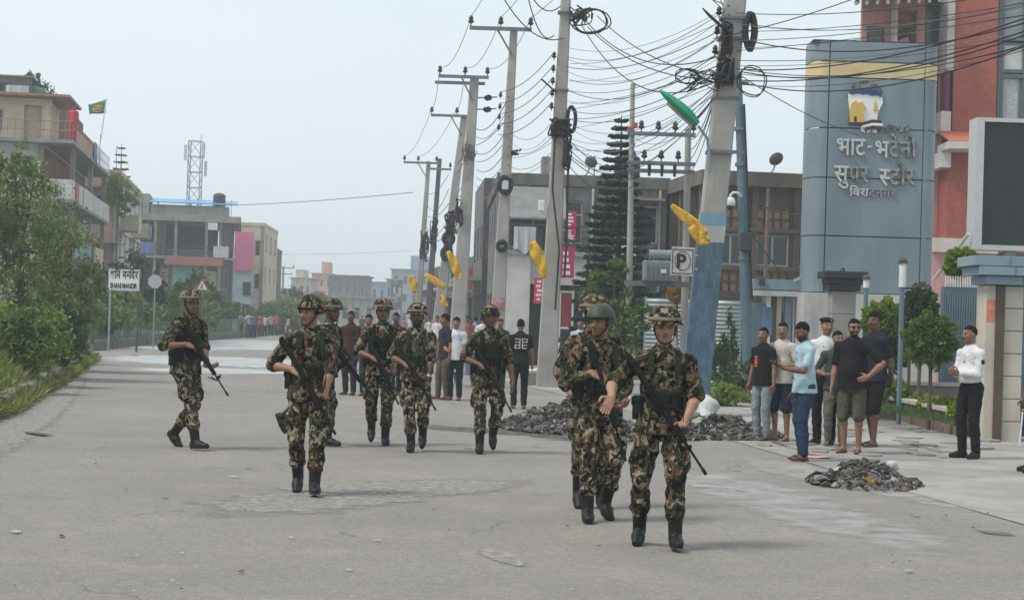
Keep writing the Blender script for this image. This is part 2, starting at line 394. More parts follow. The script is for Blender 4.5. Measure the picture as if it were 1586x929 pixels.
# ------------------------------------------------------------------ buildings
M_FRAME = mat('painted_frame', (.42, .42, .40), .6, .2, 9, .1)
M_FRAMED = mat('dark_frame', (.06, .055, .05), .6, .2, 9, .1)
M_SHUT = mat('grey_shutter', (.23, .24, .25), .55, .2, 5, .2, .3)
def wall_sheet(parent, m, O, U, N, w, h, z0, ops=(), depth=.16, name='wall', frame=None, thick=.3):
    """masonry wall with real openings: faces round them, reveals in depth, then a window part per opening"""
    U = Vector((U[0], U[1], 0)).normalized(); N = Vector((N[0], N[1], 0)).normalized(); O = Vector((O[0], O[1], 0))
    pt = lambda u, v, d=0.0: O + U * u + Vector((0, 0, v)) + N * d
    us = sorted({0.0, w} | {max(0, min(w, a)) for o in ops for a in (o[0], o[1])}); vs_ = sorted({z0, z0 + h} | {max(z0, min(z0 + h, a)) for o in ops for a in (o[2], o[3])})
    mb = MB()
    for a, b in zip(us[:-1], us[1:]):
        for c, d in zip(vs_[:-1], vs_[1:]):
            if b - a < 1e-5 or d - c < 1e-5: continue
            mu, mv = (a + b) / 2, (c + d) / 2
            if any(o[0] < mu < o[1] and o[2] < mv < o[3] for o in ops): continue
            mb.add([pt(a, c), pt(b, c), pt(b, d), pt(a, d)], [(0, 1, 2, 3)])
    for o in ops:
        u0, u1, v0, v1 = o[:4]; dd = o[5] if len(o) > 5 else depth + .04
        for (a, b) in (((u0, v0), (u1, v0)), ((u1, v0), (u1, v1)), ((u1, v1), (u0, v1)), ((u0, v1), (u0, v0))):
            mb.add([pt(*a), pt(*b), pt(*b, -dd), pt(*a, -dd)], [(0, 1, 2, 3)])
    # returns at the ends so that the sheet has thickness
    for (a, b) in (((0, z0), (0, z0 + h)), ((w, z0), (w, z0 + h)), ((0, z0 + h), (w, z0 + h))):
        mb.add([pt(*a), pt(*b), pt(*b, -thick), pt(*a, -thick)], [(0, 1, 2, 3)])
    wl = mb.build(name, m, parent)
    for o in ops:
        u0, u1, v0, v1, kind = o[:5]
        if kind == 'void': continue
        if kind == 'shut':
            mb = MB(); n_ = max(3, int((v1 - v0) / .22)); st = (v1 - v0) / n_
            for k in range(n_): mb.add([pt(u0, v0 + st * k, -depth + .03), pt(u1, v0 + st * k, -depth + .03), pt(u1, v0 + st * (k + 1), -depth - .02), pt(u0, v0 + st * (k + 1), -depth - .02)], [(0, 1, 2, 3)])
            mb.build('shutter', o[6] if len(o) > 6 else M_SHUT, parent); continue
        if kind == 'panel':
            mb = MB(); mb.add([pt(u0, v0, -depth), pt(u1, v0, -depth), pt(u1, v1, -depth), pt(u0, v1, -depth)], [(0, 1, 2, 3)]); mb.build('panel', o[6], parent); continue
        t = min(.07, (u1 - u0) * .12); mb = MB(); nm = max(1, round((u1 - u0) / .7)); yy = -depth
        def fb(a0, a1, b0, b1):
            P8 = [pt(a, b, d) for d in (yy, yy + .05) for (a, b) in ((a0, b0), (a1, b0), (a1, b1), (a0, b1))]
            mb.add(P8, [(3, 2, 1, 0), (4, 5, 6, 7), (0, 1, 5, 4), (1, 2, 6, 5), (2, 3, 7, 6), (3, 0, 4, 7)])
        fb(u0, u0 + t, v0, v1); fb(u1 - t, u1, v0, v1); fb(u0 + t, u1 - t, v0, v0 + t); fb(u0 + t, u1 - t, v1 - t, v1)
        for k in range(1, nm): c = u0 + (u1 - u0) * k / nm; fb(c - t / 2, c + t / 2, v0 + t, v1 - t)
        if v1 - v0 > 1.3: c = v0 + (v1 - v0) * .68; fb(u0 + t, u1 - t, c - t / 3, c + t / 3)
        wn = mb.build('window', frame or M_FRAME, parent)
        mb = MB(); mb.add([pt(u0, v0, yy + .01), pt(u1, v0, yy + .01), pt(u1, v1, yy + .01), pt(u0, v1, yy + .01)], [(0, 1, 2, 3)]); mb.build('pane', glassmat(), wn)
    return wl
def grid_ops(w, z0, rows, cols, ww, wh, fl, sill=.9, u0=None, kind='win'):
    out = []; pitch = w / cols
    for r_ in range(rows):
        for c in range(cols):
            a = pitch * (c + .5) - ww / 2; out.append((a, a + ww, z0 + fl * r_ + sill, z0 + fl * r_ + sill + wh, kind))
    return out
def shell(label, corner, rz, w, d, h, m, fops, sops, name='building', inset=.45, side=1, parapet=.0, frame=None, core=None, sops_depth=.16, base=-.05):
    """origin at the corner nearest road and camera; street side faces local +X (side=1) or -X (side=-1)"""
    T = thing(name, label, 'building', (corner[0], corner[1], 0), rz)
    S = side
    c = MB(); x0, x1 = sorted((-S * (w - .1), -S * inset)); c.bx(x0, x1, inset, d - .1, base, h - .05); c.build('core', core or m, T)
    if S > 0: wall_sheet(T, m, (-w, 0), (1, 0), (0, -1), w, h, 0, fops, frame=frame); wall_sheet(T, m, (0, 0), (0, 1), (1, 0), d, h, 0, sops, frame=frame)
    else: wall_sheet(T, m, (0, 0), (1, 0), (0, -1), w, h, 0, fops, frame=frame); wall_sheet(T, m, (0, d), (0, -1), (-1, 0), d, h, 0, sops, frame=frame)
    r_ = MB(); x0, x1 = sorted((-S * (w + .05), S * .05)); r_.bx(x0 + .3, x1 - .3, .3, d - .05, h - .04, h + .02); r_.build('roof', CONC(), T)
    if parapet:
        p = MB(); p.bx(x0, x1, -.05, .12, h + .003, h + parapet); p.bx(x0 if S < 0 else x1 - .17, x0 + .17 if S < 0 else x1, .123, d, h + .003, h + parapet); p.build('parapet', m, T)
    return T
def rail(parent, a, b, z0, hgt, m, step=.35, name='railing'):
    a, b = Vector(a), Vector(b); mb = MB(); n_ = max(2, int((b - a).length / step)); up = Vector((0, 0, 1))
    for z_ in (hgt, hgt * .5): mb.tube([a + up * (z0 + z_), b + up * (z0 + z_)], .022, 6)
    for k in range(n_ + 1):
        p = a.lerp(b, k / n_); mb.tube([p + up * z0, p + up * (z0 + hgt)], .016, 5)
    return mb.build(name, m, parent)
LRZ = math.atan(.15)
W_GREY = wallmat('grey_plaster', (.34, .33, .31), amt=.75); W_WHITE = wallmat('stained_white_plaster', (.58, .56, .53), amt=.45)
W_PINK = wallmat('faded_pink_plaster', (.50, .36, .32), amt=.35); W_CREAM = wallmat('cream_plaster', (.56, .49, .37), amt=.3)
W_DARK = wallmat('sooty_concrete', (.15, .145, .135), amt=.75); W_BRK = wallmat('old_brick', (.24, .10, .075), amt=.45); W_BROWN = wallmat('brown_grey_concrete', (.15, .125, .105), amt=.75)
M_VOID = mat('dark_room', (.035, .034, .033), .9, .2, 2, 0)
# A: dark block at the left edge, water tank on its roof
A_ = shell('dark weathered concrete block with rooftop room at the left edge of the photo', (xat(92, 90, 200), 90), LRZ, 13, 6, 10.1, wallmat('patchy_grey', (.33, .32, .30), amt=1.0, scale=1.7),
           grid_ops(13, 3.6, 2, 5, 1.2, 1.4, 2.9), grid_ops(6, 3.6, 2, 2, 1.5, 1.5, 2.9) + [(1, 3.4, .1, 2.8, 'shut')], parapet=.35, inset=.5)
wall_sheet(A_, W_DARK, (-7.2, .4), (1, 0), (0, -1), 5.6, 1.55, 10.12, [(3.6, 4.5, 10.3, 11.3, 'void', .25)], name='rooftop_room')
mb = MB(); mb.bx(-7.1, -1.7, .7, 4.5, 10.1, 11.6); mb.build('rooftop_core', W_DARK, A_)
mb = MB(); mb.bx(-7.3, -1.5, .3, 4.8, 11.67, 11.75); mb.build('rooftop_slab', CONC(), A_)
tk = thing('water_tank', 'green plastic water tank on the roof at the left edge', 'water tank', Matrix.Rotation(LRZ, 4, 'Z') @ Vector((-1.55, 1.6, 0)) + A_.location + Vector((0, 0, 10.12)))
mb = MB(); mb.lathe([(.5, 0), (.55, .05), (.55, .3), (.53, .34), (.55, .38), (.55, .7), (.53, .74), (.55, .78), (.55, 1.0), (.42, 1.15), (.2, 1.2)], n=18); mb.build('tank', mat('green_plastic', (.02, .22, .12), .45, .1, 4, .05), tk, True)
mb = MB(); mb.lathe([(.18, 1.2), (.2, 1.22), (.2, 1.28), (.05, 1.31)], n=14); mb.build('lid', mat('green_plastic', (0, 0, 0)), tk, True)
mb = MB(); mb.bx(-13, -.02, .02, 5.9, -2.3, -.052); mb.build('base', W_DARK, A_); A_.location.z = 2.2; tk.location.z += 2.2
# B: pale block with balconies
B_ = shell('pale three-storey house with long balconies and a red brick upper wall', (xat(115, 74, 240) - 1.35, 74), LRZ, 6, 17.3, 9.15, W_WHITE,
           [(.6, 1.3, 7.1, 8.5, 'win'), (3.9, 4.25, 7.0, 8.6, 'win'), (4.6, 4.95, 7.0, 8.6, 'win'), (5.2, 5.55, 7.0, 8.6, 'win'), (3.6, 5.2, 4.2, 5.9, 'win'), (.8, 2.4, 4.2, 5.9, 'win')],
           [(.8, 2.2, 3.7, 6.0, 'win'), (3.4, 4.6, 3.7, 6.0, 'void', .4), (5.6, 7.4, 3.9, 6.0, 'win'), (9, 10.5, 3.7, 6.0, 'win'), (12, 14, 3.9, 6.0, 'win'), (1, 4.6, .1, 2.9, 'shut'), (6, 9.8, .1, 2.9, 'shut'), (11, 15.8, .1, 2.9, 'void', .4)], inset=.5)
mb = MB(); mb.bx(.003, .06, .2, 9.5, 6.65, 9.0); mb.build('brick_wall', W_BRK, B_)
mb = MB(); mb.bx(.003, .06, 9.6, 17.2, 6.65, 9.0); mb.build('dark_wall', wallmat('blue_grey_plaster', (.17, .19, .22), amt=.3), B_)
for z_, pz in ((9.15, .95), (6.45, 1.05)):
    mb = MB(); mb.bx(-6.1, 1.35, -.9, 17.6, z_, z_ + .16); mb.build('balcony_slab', CONC(), B_)
    if z_ < 8: mb = MB(); mb.bx(1.22, 1.35, -.9, 17.6, z_ + .163, z_ + pz); mb.bx(-6.1, 1.217, -.9, -.77, z_ + .163, z_ + pz); mb.build('balcony_parapet', W_WHITE, B_)
rail(B_, (1.28, -.8, 0), (1.28, 9.5, 0), 9.31, .85, mat('rusty_rail', (.30, .17, .12), .7, .3, 5), .3)
mb = MB(); mb.bx(1.2, 1.32, 1.2, 9.5, 9.32, 9.95); mb.build('terrace_parapet', wallmat('tan_plaster', (.42, .30, .22), amt=.4), B_)
rail(B_, (1.28, 9.6, 0), (1.28, 17.4, 0), 9.31, .9, mat('white_rail', (.6, .62, .64), .5, .1, 5), .5); rail(B_, (-6, -.8, 0), (1.28, -.8, 0), 9.31, .85, MATS['rusty_rail'], .3)
for yy in (1.2, 9.2, 16.4):
    mb = MB(); mb.bx(1.0, 1.22, yy, yy + .22, 0, 6.45); mb.bx(1.0, 1.22, yy, yy + .22, 6.62, 9.15); mb.build('column', CONC(), B_)
wall_sheet(B_, W_CREAM, (-3.4, 2.2), (1, 0), (0, -1), 3.4, 2.2, 9.32, [(.5, 1.3, 9.9, 11, 'win'), (2.2, 3.0, 9.35, 11.2, 'void', .3)], name='stair_room')
mb = MB(); mb.bx(-3.3, -.1, 2.55, 6, 9.32, 11.5); mb.build('stair_core', W_CREAM, B_)
mb = MB(); mb.bx(-3.8, .9, 1.3, 6.3, 11.55, 11.66); mb.build('stair_roof', mat('rust_sheet', (.30, .17, .13), .6, .25, 3), B_)
mb = MB(); mb.bx(-2.5, .3, 9.0, 9.3, 9.32, 11.9); mb.bx(.1, .3, 9.3, 13, 9.32, 11.6); mb.build('terrace_wall', wallmat('brown_plaster', (.20, .13, .11), amt=.5), B_)
B_.scale.z = .955
# C: pinkish end wall and white street side
C_ = shell('narrow pinkish house with a white street side beyond the balcony house', (xat(197, 98, 330) - .5, 98), LRZ, 4.5, 18, 9.4, W_PINK,
           [(.5, 1.6, 6.6, 8.2, 'win'), (2.6, 3.8, 6.6, 8.2, 'win'), (.5, 1.6, 3.7, 5.3, 'win'), (2.6, 3.8, 3.7, 5.3, 'win'), (.6, 3.8, .1, 2.7, 'shut')],
           grid_ops(18, 3.6, 2, 5, 1.1, 1.6, 2.9), inset=.5, parapet=.3)
[o for o in C_.children if o.name.startswith('wall')][1].data.materials[0] = W_WHITE
mb = MB(); mb.bx(.0035, .09, .1, 17.9, 2.95, 3.35); mb.bx(.0035, .09, .1, 17.9, 6.1, 6.3); mb.build('string_course', W_WHITE, C_)
for yy, z_ in ((.3, 6.2), (9.5, 6.2), (1.0, 3.3)):
    mb = MB(); mb.bx(.093, 1.1, yy, yy + 3.2, z_, z_ + .14); mb.bx(1.0, 1.1, yy, yy + 3.2, z_ + .143, z_ + .9); mb.bx(.093, .997, yy, yy + .1, z_ + .143, z_ + .9); mb.build('balcony', W_CREAM, C_)
mb = MB(); mb.bx(-4.6, -2.9, -.06, 4, 9.72, 11.2); mb.build('rooftop_room', W_DARK, C_)
mb = MB(); mb.bx(-2.2, .2, -.3, 0.0, 8.6, 8.72); mb.build('window_shade', CONC(), C_)
# D: burnt-looking open concrete block with blue roof
xD = xat(372, 135, 380) - .6
D_ = shell('grey open-fronted concrete block with a blue sheet roof', (xD, 135), R_(9), 7.7, 13, 9.2, W_DARK,
           [(2.4, 6.6, 6.55, 8.5, 'void', 1.35), (.3, 1.6, 6.5, 8.3, 'void', .6), (.4, 2.0, 3.4, 5.4, 'void', .6), (2.9, 5.3, .8, 5.2, 'panel', .2, mat('mint_board', (.20, .52, .42), .6, .08, 3, .05)), (2.0, 2.7, .1, 5.0, 'panel', .2, mat('pink_board', (.55, .34, .36), .7, .1, 3, .05)), (5.6, 6.5, .1, 4.9, 'panel', .2, mat('cream_board', (.60, .50, .30), .7, .1, 3, .05)), (6.7, 7.5, 3.4, 5.6, 'win')],
           grid_ops(13, 3.4, 2, 3, 1.6, 1.6, 2.9), inset=1.4, core=M_VOID)
mb = MB(); mb.bx(-8.0, .6, -.9, 13.2, 8.75, 9.25); mb.build('roof_slab', CONC(), D_)
mb = MB(); mb.bx(-8.0, .3, -.8, -.003, 5.75, 5.95); mb.build('balcony_slab', CONC(), D_); rail(D_, (-5.8, -.75, 0), (.2, -.75, 0), 5.95, .8, M_FRAMED, .5)
for u in (-6.2, -4.6, -2.2, -1.1):
    mb = MB(); mb.bx(u, u + .22, -.6, -.3, 0, 5.75); mb.bx(u, u + .22, -.6, -.3, 5.95, 8.75); mb.build('column', CONC(), D_)
mb = MB(); mb.bx(-6.6, -.4, .6, 6, 9.26, 10.1); mb.build('rooftop_room', W_WHITE, D_)
mb = MB(); M_ = Matrix.Rotation(R_(6), 3, 'X'); mb.box((-3.2, 2.8, 10.55), (7.0, 6.6, .08), M_); mb.build('blue_roof', mat('blue_sheet', (.13, .34, .62), .45, .1, 3, .05), D_)
for u in (-6.0, -3.4, -.8):
    mb = MB(); mb.tube([(u, .2, 9.25), (u, .2, 10.27)], .05, 6); mb.build('roof_post', STEEL(), D_)
mb = MB(); mb.bx(-8.6, -6.7, .4, 5, 9.26, 10.9); mb.build('stair_head', W_GREY, D_)
# telecom mast on it
tw = thing('telecom_mast', 'square lattice telecom mast on the roof of the blue-roofed block', 'mast', D_.location + Vector((-4.1, 4.5, 9.3)))
zt = zat(301, 219, 139.5) - 9.3; k_ = .5
for sx in (-1, 1):
    for sy in (-1, 1): mb = MB(); mb.tube([(sx * k_, sy * k_, 0), (sx * k_, sy * k_, zt)], .05, 5); mb.build('mast_leg', STEEL(), tw)
nb = 5
for k in range(nb + 1):
    z_ = zt * k / nb; mb = MB()
    for a, b in (((-1, -1), (1, -1)), ((1, -1), (1, 1)), ((1, 1), (-1, 1)), ((-1, 1), (-1, -1))):
        mb.tube([(a[0] * k_, a[1] * k_, z_), (b[0] * k_, b[1] * k_, z_)], .035, 4)
        if k < nb: mb.tube([(a[0] * k_, a[1] * k_, z_), (b[0] * k_, b[1] * k_, z_ + zt / nb)], .025, 4)
    mb.build('mast_brace', STEEL(), tw)
for sx, sy, z_ in ((-.75, -.5, zt - 1.0), (.75, -.4, zt - .8), (.8, .4, zt - 2.2)):
    mb = MB(); mb.box((sx, sy, z_), (.22, .14, 1.3)); mb.build('antenna_panel', mat('antenna_grey', (.5, .52, .54), .5), tw, False, .03)
mb = MB(); mb.tube([(.5, -.5, zt), (.55, -.5, zt + .5)], .025, 4); mb.build('lightning_rod', STEEL(), tw)
# E: pink hoarding house, F beyond
E_ = shell('pale blue and cream house with a pink hoarding beside the open concrete block', (xat(405, 152), 152), R_(3), 2.4, 14, 9.5, W_CREAM, [(1.6, 2.1, 6.8, 8.2, 'win'), (1.6, 2.1, 3.8, 5.2, 'win')], grid_ops(14, 3.4, 2, 3, 1.4, 1.6, 2.9), parapet=.3)
mb = MB(); mb.bx(-3.6, -.9, -.6, 6, 0, 6.3); mb.build('pale_wing', wallmat('pale_blue_plaster', (.42, .50, .55), amt=.2), E_)
mb = MB(); mb.bx(-2.55, -.85, -.75, -.63, 5.4, 8.9); mb.build('pink_hoarding', mat('pink_hoarding', (.62, .16, .30), .6, .06, 2, 0), E_)
for z_ in (1.2, 3.2):
    mb = MB(); mb.bx(-1.7, -1.0, -.66, -.603, z_, z_ + 1.2); mb.build('window', glassmat(), E_)
F_ = shell('dark narrow house at the end of the far row', (xat(421, 172), 172), R_(4), 1.8, 12, 8.2, W_DARK, [(.4, 1.3, 5.8, 7.2, 'win'), (.4, 1.3, 3.0, 4.4, 'win')], [], parapet=.3)
mb = MB(); mb.bx(-2.2, .3, -.6, 2, 5.0, 5.15); mb.bx(-2.2, .3, -.6, 2, 7.6, 7.72); mb.build('balcony_slab', CONC(), F_)
# far skyline
def far_block(px0, px1, pyt, Y, m, label, extra=None, rows=2, cols=3):
    x0, x1 = xat(px0, Y), xat(px1, Y); z1 = zat((px0 + px1) / 2, pyt, Y); fl = (z1 - .5) / rows
    T = thing('building', label, 'building', (x0, Y, 0)); w_ = x1 - x0
    mb = MB(); mb.bx(.1, w_ - .1, .4, 12, -.05, z1 - .05); mb.build('core', m, T)
    wall_sheet(T, m, (0, 0), (1, 0), (0, -1), w_, z1, 0, grid_ops(w_, .2, rows, cols, min(2.2, w_ / cols * .5), fl * .45, fl, fl * .3), depth=.2)
    mb = MB(); mb.bx(-.3, w_ + .3, -.3, 12, z1 - .03, z1 + .15); mb.build('roof', CONC(), T)
    if extra: extra(T, w_, z1)
    return T
def top_room(m, f0, f1, hh):
    def f(T, w_, z1): mb = MB(); mb.bx(w_ * f0, w_ * f1, 1, 8, z1 + .16, z1 + hh); mb.build('rooftop_room', m, T)
    return f
W_ORG = wallmat('orange_plaster', (.60, .30, .20), amt=.2); W_BLU = wallmat('blue_plaster', (.22, .33, .50), amt=.2)
far_block(425, 448, 448, 260, W_GREY, 'low grey building beyond the far crowd, first of the hazy skyline', rows=2)
far_block(449, 480, 431, 300, W_PINK, 'hazy pinkish building in the far skyline', top_room(W_CREAM, .2, .6, 1.6))
far_block(481, 512, 424, 330, W_ORG, 'hazy orange building in the far skyline', top_room(W_ORG, .45, .8, 2.4), rows=3)
far_block(507, 566, 427, 280, W_DARK, 'broad dark grey building in the far skyline', rows=2, cols=5)
far_block(562, 596, 437, 330, W_BLU, 'low blue-fronted building in the far skyline', rows=2)
far_block(597, 622, 433, 300, W_GREY, 'grey skyline building left of the tall pale one', rows=2)
far_block(604, 662, 418, 300, wallmat('pale_slate_plaster', (.30, .36, .40), amt=.2), 'tall pale slate building behind the row of poles', top_room(W_BLU, .5, .95, 2.6), rows=3, cols=4)
far_block(660, 700, 440, 220, W_CREAM, 'cream house behind the leaning poles', rows=2)
far_block(430, 600, 460, 210, W_GREY, 'long low grey terrace behind the crowd at the end of the road', rows=1, cols=9)
# ------- right side of the street
RRZ = math.atan(.14)
H_ = shell('grey terrace with shop awnings receding behind the concrete poles', (xat(749, 78, 330), 78), RRZ * .5, 9, 9, 8.2, wallmat('patchy_dark', (.20, .205, .21), amt=.85, scale=1.9), grid_ops(9, 3.6, 1, 3, 1.3, 1.5, 2.9), grid_ops(9, 3.6, 1, 3, 1.6, 1.6, 3) + [(k * 3 + .3, k * 3 + 2.7, .1, 2.8, 'shut') for k in range(3)], side=-1, inset=.5)
H2 = shell('low dark shop row with balconies receding behind the far poles', (xat(741, 88, 400), 88), RRZ, 8, 26, 4.4, W_DARK, grid_ops(8, .3, 1, 3, 1.3, 1.5, 2.9), [(k * 3.7 + .4, k * 3.7 + 3.2, .1, 2.8, 'shut') for k in range(7)], side=-1, inset=.5, parapet=.6)
for k in range(4):
    mb = MB(); M_ = Matrix.Rotation(R_(18), 3, 'Y'); mb.box((-.75, 2 + k * 6.5, 3.05), (1.6, 5.5, .05), M_); mb.build('awning', [M_SHUT, mat('tin', (.45, .46, .46), .5, .2, 4), W_DARK, M_SHUT][k], H2)
mb = MB(); mb.bx(-1.2, -.003, .5, 8, 3.45, 3.6); mb.build('balcony_slab', CONC(), H_); rail(H_, (-1.15, .5, 0), (-1.15, 8, 0), 3.6, .95, M_FRAMED, .3)
for k, (y_, c) in enumerate(((1.0, (.55, .06, .08)), (9.5, (.5, .5, .48)), (17, (.5, .07, .2)))):
    mb = MB(); mb.bx(-1.1, -.1, y_, y_ + .12, 3.2, 4.3); mb.build('shop_sign', mat('shop_sign_%d' % k, c, .5, .08, 3, 0), H2)
G_ = shell('two-storey grey house with balcony railing and white shopfront behind the poles', (xat(772, 62, 380), 62), RRZ * .3, 6.2, 14, 6.9, wallmat('patchy_dark', (.20, .205, .21), amt=.85, scale=1.9),
           [(.35, 1.3, 4.3, 6.1, 'win'), (1.6, 2.1, 4.2, 6.2, 'void', .35), (2.35, 3.1, 4.5, 6.1, 'win'), (3.7, 4.4, 4.6, 6.0, 'win'), (5.0, 5.9, 4.6, 6.0, 'win'), (3.6, 4.5, .2, 2.4, 'void', .4), (4.9, 5.8, .8, 2.3, 'win')], grid_ops(14, 3.9, 1, 4, 1.4, 1.5, 2.9) + [(.8, 4.0, .1, 2.7, 'shut'), (5, 8.6, .1, 2.7, 'shut')], side=-1, inset=.5)
mb = MB(); mb.bx(-.1, 6.3, -.1, 14, 6.62, 7.05); mb.build('parapet', W_DARK, G_)
mb = MB(); mb.bx(1.55, 2.15, .5, 1.4, 7.06, 7.75); mb.build('chimney', W_GREY, G_)
mb = MB(); mb.add([(.3, -1.3, 5.35), (2.4, -1.3, 5.35), (2.4, -.1, 6.55), (.3, -.1, 6.55), (.3, -1.3, 5.28), (2.4, -1.3, 5.28), (2.4, -.1, 6.48), (.3, -.1, 6.48)], [(0, 1, 2, 3), (7, 6, 5, 4), (0, 4, 5, 1), (1, 5, 6, 2), (2, 6, 7, 3), (3, 7, 4, 0)]); mb.build('lean_to_roof', mat('grey_roof_sheet', (.20, .205, .21), .7, .2, 3), G_)
mb = MB(); mb.bx(.05, 3.2, -1.35, -.103, 3.98, 4.16); mb.build('balcony_slab', CONC(), G_); rail(G_, (.1, -1.3, 0), (3.15, -1.3, 0), 4.16, .92, M_FRAMED, .16); rail(G_, (.1, -1.3, 0), (.1, -.15, 0), 4.16, .92, M_FRAMED, .16)
mb = MB(); mb.bx(.1, 1.15, -1.2, -.003, 0, 3.98); mb.build('shop_pier', wallmat('white_shop_wall', (.62, .61, .60), amt=.35), G_)
mb = MB(); mb.bx(1.15, 3.2, -1.0, -.003, 2.95, 3.97); mb.build('shop_fascia', MATS['white_shop_wall'], G_)
mb = MB(); mb.bx(1.2, 2.1, -.6, -.5, .5, 2.9); mb.build('shop_window', glassmat(), G_)
mb = MB(); mb.bx(1.2, 2.1, -.62, -.48, 0, .5); mb.bx(2.1, 2.18, -.63, -.47, 0, 2.9); mb.build('shop_window_frame', M_FRAMED, G_)
M_RED = mat('dull_red_paint', (.30, .035, .05), .6, .15, 4, .05); M_WHP = mat('white_paint', (.68, .68, .66), .5, .08, 6, .05)
mb = MB()
for u in (2.25, 2.72, 3.15): mb.bx(u, u + .08, -.75, -.65, 0, 2.75)
for z_ in (.05, 1.35, 2.67): mb.bx(2.33, 3.15, -.74, -.66, z_, z_ + .08)
mb.build('shop_door_frame', M_WHP, G_)
for u in (2.34, 2.81):
    for z_ in (.14, 1.44): mb = MB(); mb.bx(u, u + .36, -.71, -.69, z_, z_ + 1.2); mb.build('door_panel', M_RED if (u < 2.5) == (z_ > 1) else glassmat(), G_)
T = thing('shop_sign', 'small red shop sign with white lettering on the white shopfront pier', 'sign', (xat(833, 60.3), 60.3, zat(833, 450, 60.3)))
mb = MB(); mb.box((0, 0, 0), (.34, .1, .92)); mb.build('sign_box', mat('sign_red', (.52, .03, .09), .45, .06, 3, 0), T)
mb = MB()
for k in range(5): mb.bx(-.06 - .04 * (k % 2), .06 + .03 * (k % 3), -.056, -.0505, -.36 + k * .16, -.27 + k * .16)
mb.build('lettering', M_WHP, T)
# magenta signs hung beyond the second pole
for k, (p0, p1, q0, q1) in enumerate(((867, 890, 383, 430), (876, 893, 327, 352), (877, 892, 354, 372))):
    D0 = 56; a, b = at(p0, q1, D0), at(p1, q0, D0)
    T = thing('hanging_sign', ['large magenta hanging sign with white characters beside the second pole', 'small magenta sign hung highest beside the second pole', 'red and white sign hung between two magenta ones'][k], 'sign', ((a.x + b.x) / 2, D0, (a.z + b.z) / 2))
    w_, h_ = b.x - a.x, b.z - a.z
    mb = MB(); mb.box((0, 0, 0), (w_, .08, h_)); mb.build('sign_box', mat('sign_magenta', (.42, .02, .12), .45, .08, 3, 0), T)
    mb = MB(); r = random.Random(k)
    for j in range(4): mb.bx(-w_ * .32, -w_ * .32 + w_ * r.uniform(.3, .6), -.046, -.0405, -h_ * .4 + j * h_ * .21, -h_ * .4 + j * h_ * .21 + h_ * .12)
    mb.build('lettering', M_WHP, T); mb = MB(); mb.tube([(-w_ / 2, 0, h_ * .3), (-w_ / 2 - .5, 0, h_ * .3)], .02, 5); mb.build('bracket', STEEL(), T)
# J: long brown-grey block
J_ = thing('building', 'long sooty brown block with cream panel bands behind the leaning poles', 'building', (xat(1082, 58, 300) + .45, 58, 0), RRZ)
wJ, dJ, hJ = 7.5, 13, 6.95
mb = MB(); mb.bx(.5, wJ, .5, dJ, -.05, hJ - .4); mb.build('core', W_BROWN, J_)
M_CP = wallmat('cream_grille', (.50, .37, .24), amt=.3, scale=2)
fo = []; n_ = 5; pw = wJ / n_
for k in range(n_):
    a, b = k * pw + .16, (k + 1) * pw - .16
    fo += [(a, b, 5.05, 5.75, 'panel', .2, M_CP), (a, b, 3.75, 4.85, 'win'), (a, b, 2.85, 3.55, 'panel', .2, M_CP), (a, b, .2, 2.2, 'void', .4)]
wall_sheet(J_, W_BROWN, (0, 0), (1, 0), (0, -1), wJ, hJ - .5, 0, fo, frame=mat('pale_grey_frame', (.5, .5, .5), .5))
so = []; ns_ = 9; pw2 = dJ / ns_
for k in range(ns_): a, b = k * pw2 + .3, (k + 1) * pw2 - .1; so += [(a, b, 4.9, 5.9, 'panel', .3, M_CP), (a, b, 3.5, 4.7, 'win'), (a, b, 2.4, 3.3, 'panel', .3, M_CP), (a, b, .2, 2.1, 'void', .4)]
wall_sheet(J_, W_BROWN, (0, dJ), (0, -1), (-1, 0), dJ, hJ - .5, 0, so, depth=.25)
mb = MB(); mb.bx(-.55, wJ, -.7, dJ, hJ - .495, hJ); mb.build('roof_slab', W_BROWN, J_)
for k in range(n_ + 1):
    mb = MB(); mb.bx(k * pw - .1, k * pw + .1, -.28, -.003, 0, hJ - .5); mb.build('pier', W_BROWN, J_)
for k in range(ns_ + 1):
    mb = MB(); y_ = k * pw2; mb.bx(-.42, -.003, y_ - .09, y_ + .09, 0, hJ - .5); mb.build('fin', W_BROWN, J_)
for z_ in (2.3, 3.6, 4.92):
    mb = MB(); mb.bx(-.003, wJ, -.34, -.285, z_, z_ + .14); mb.build('ledge', W_BROWN, J_)
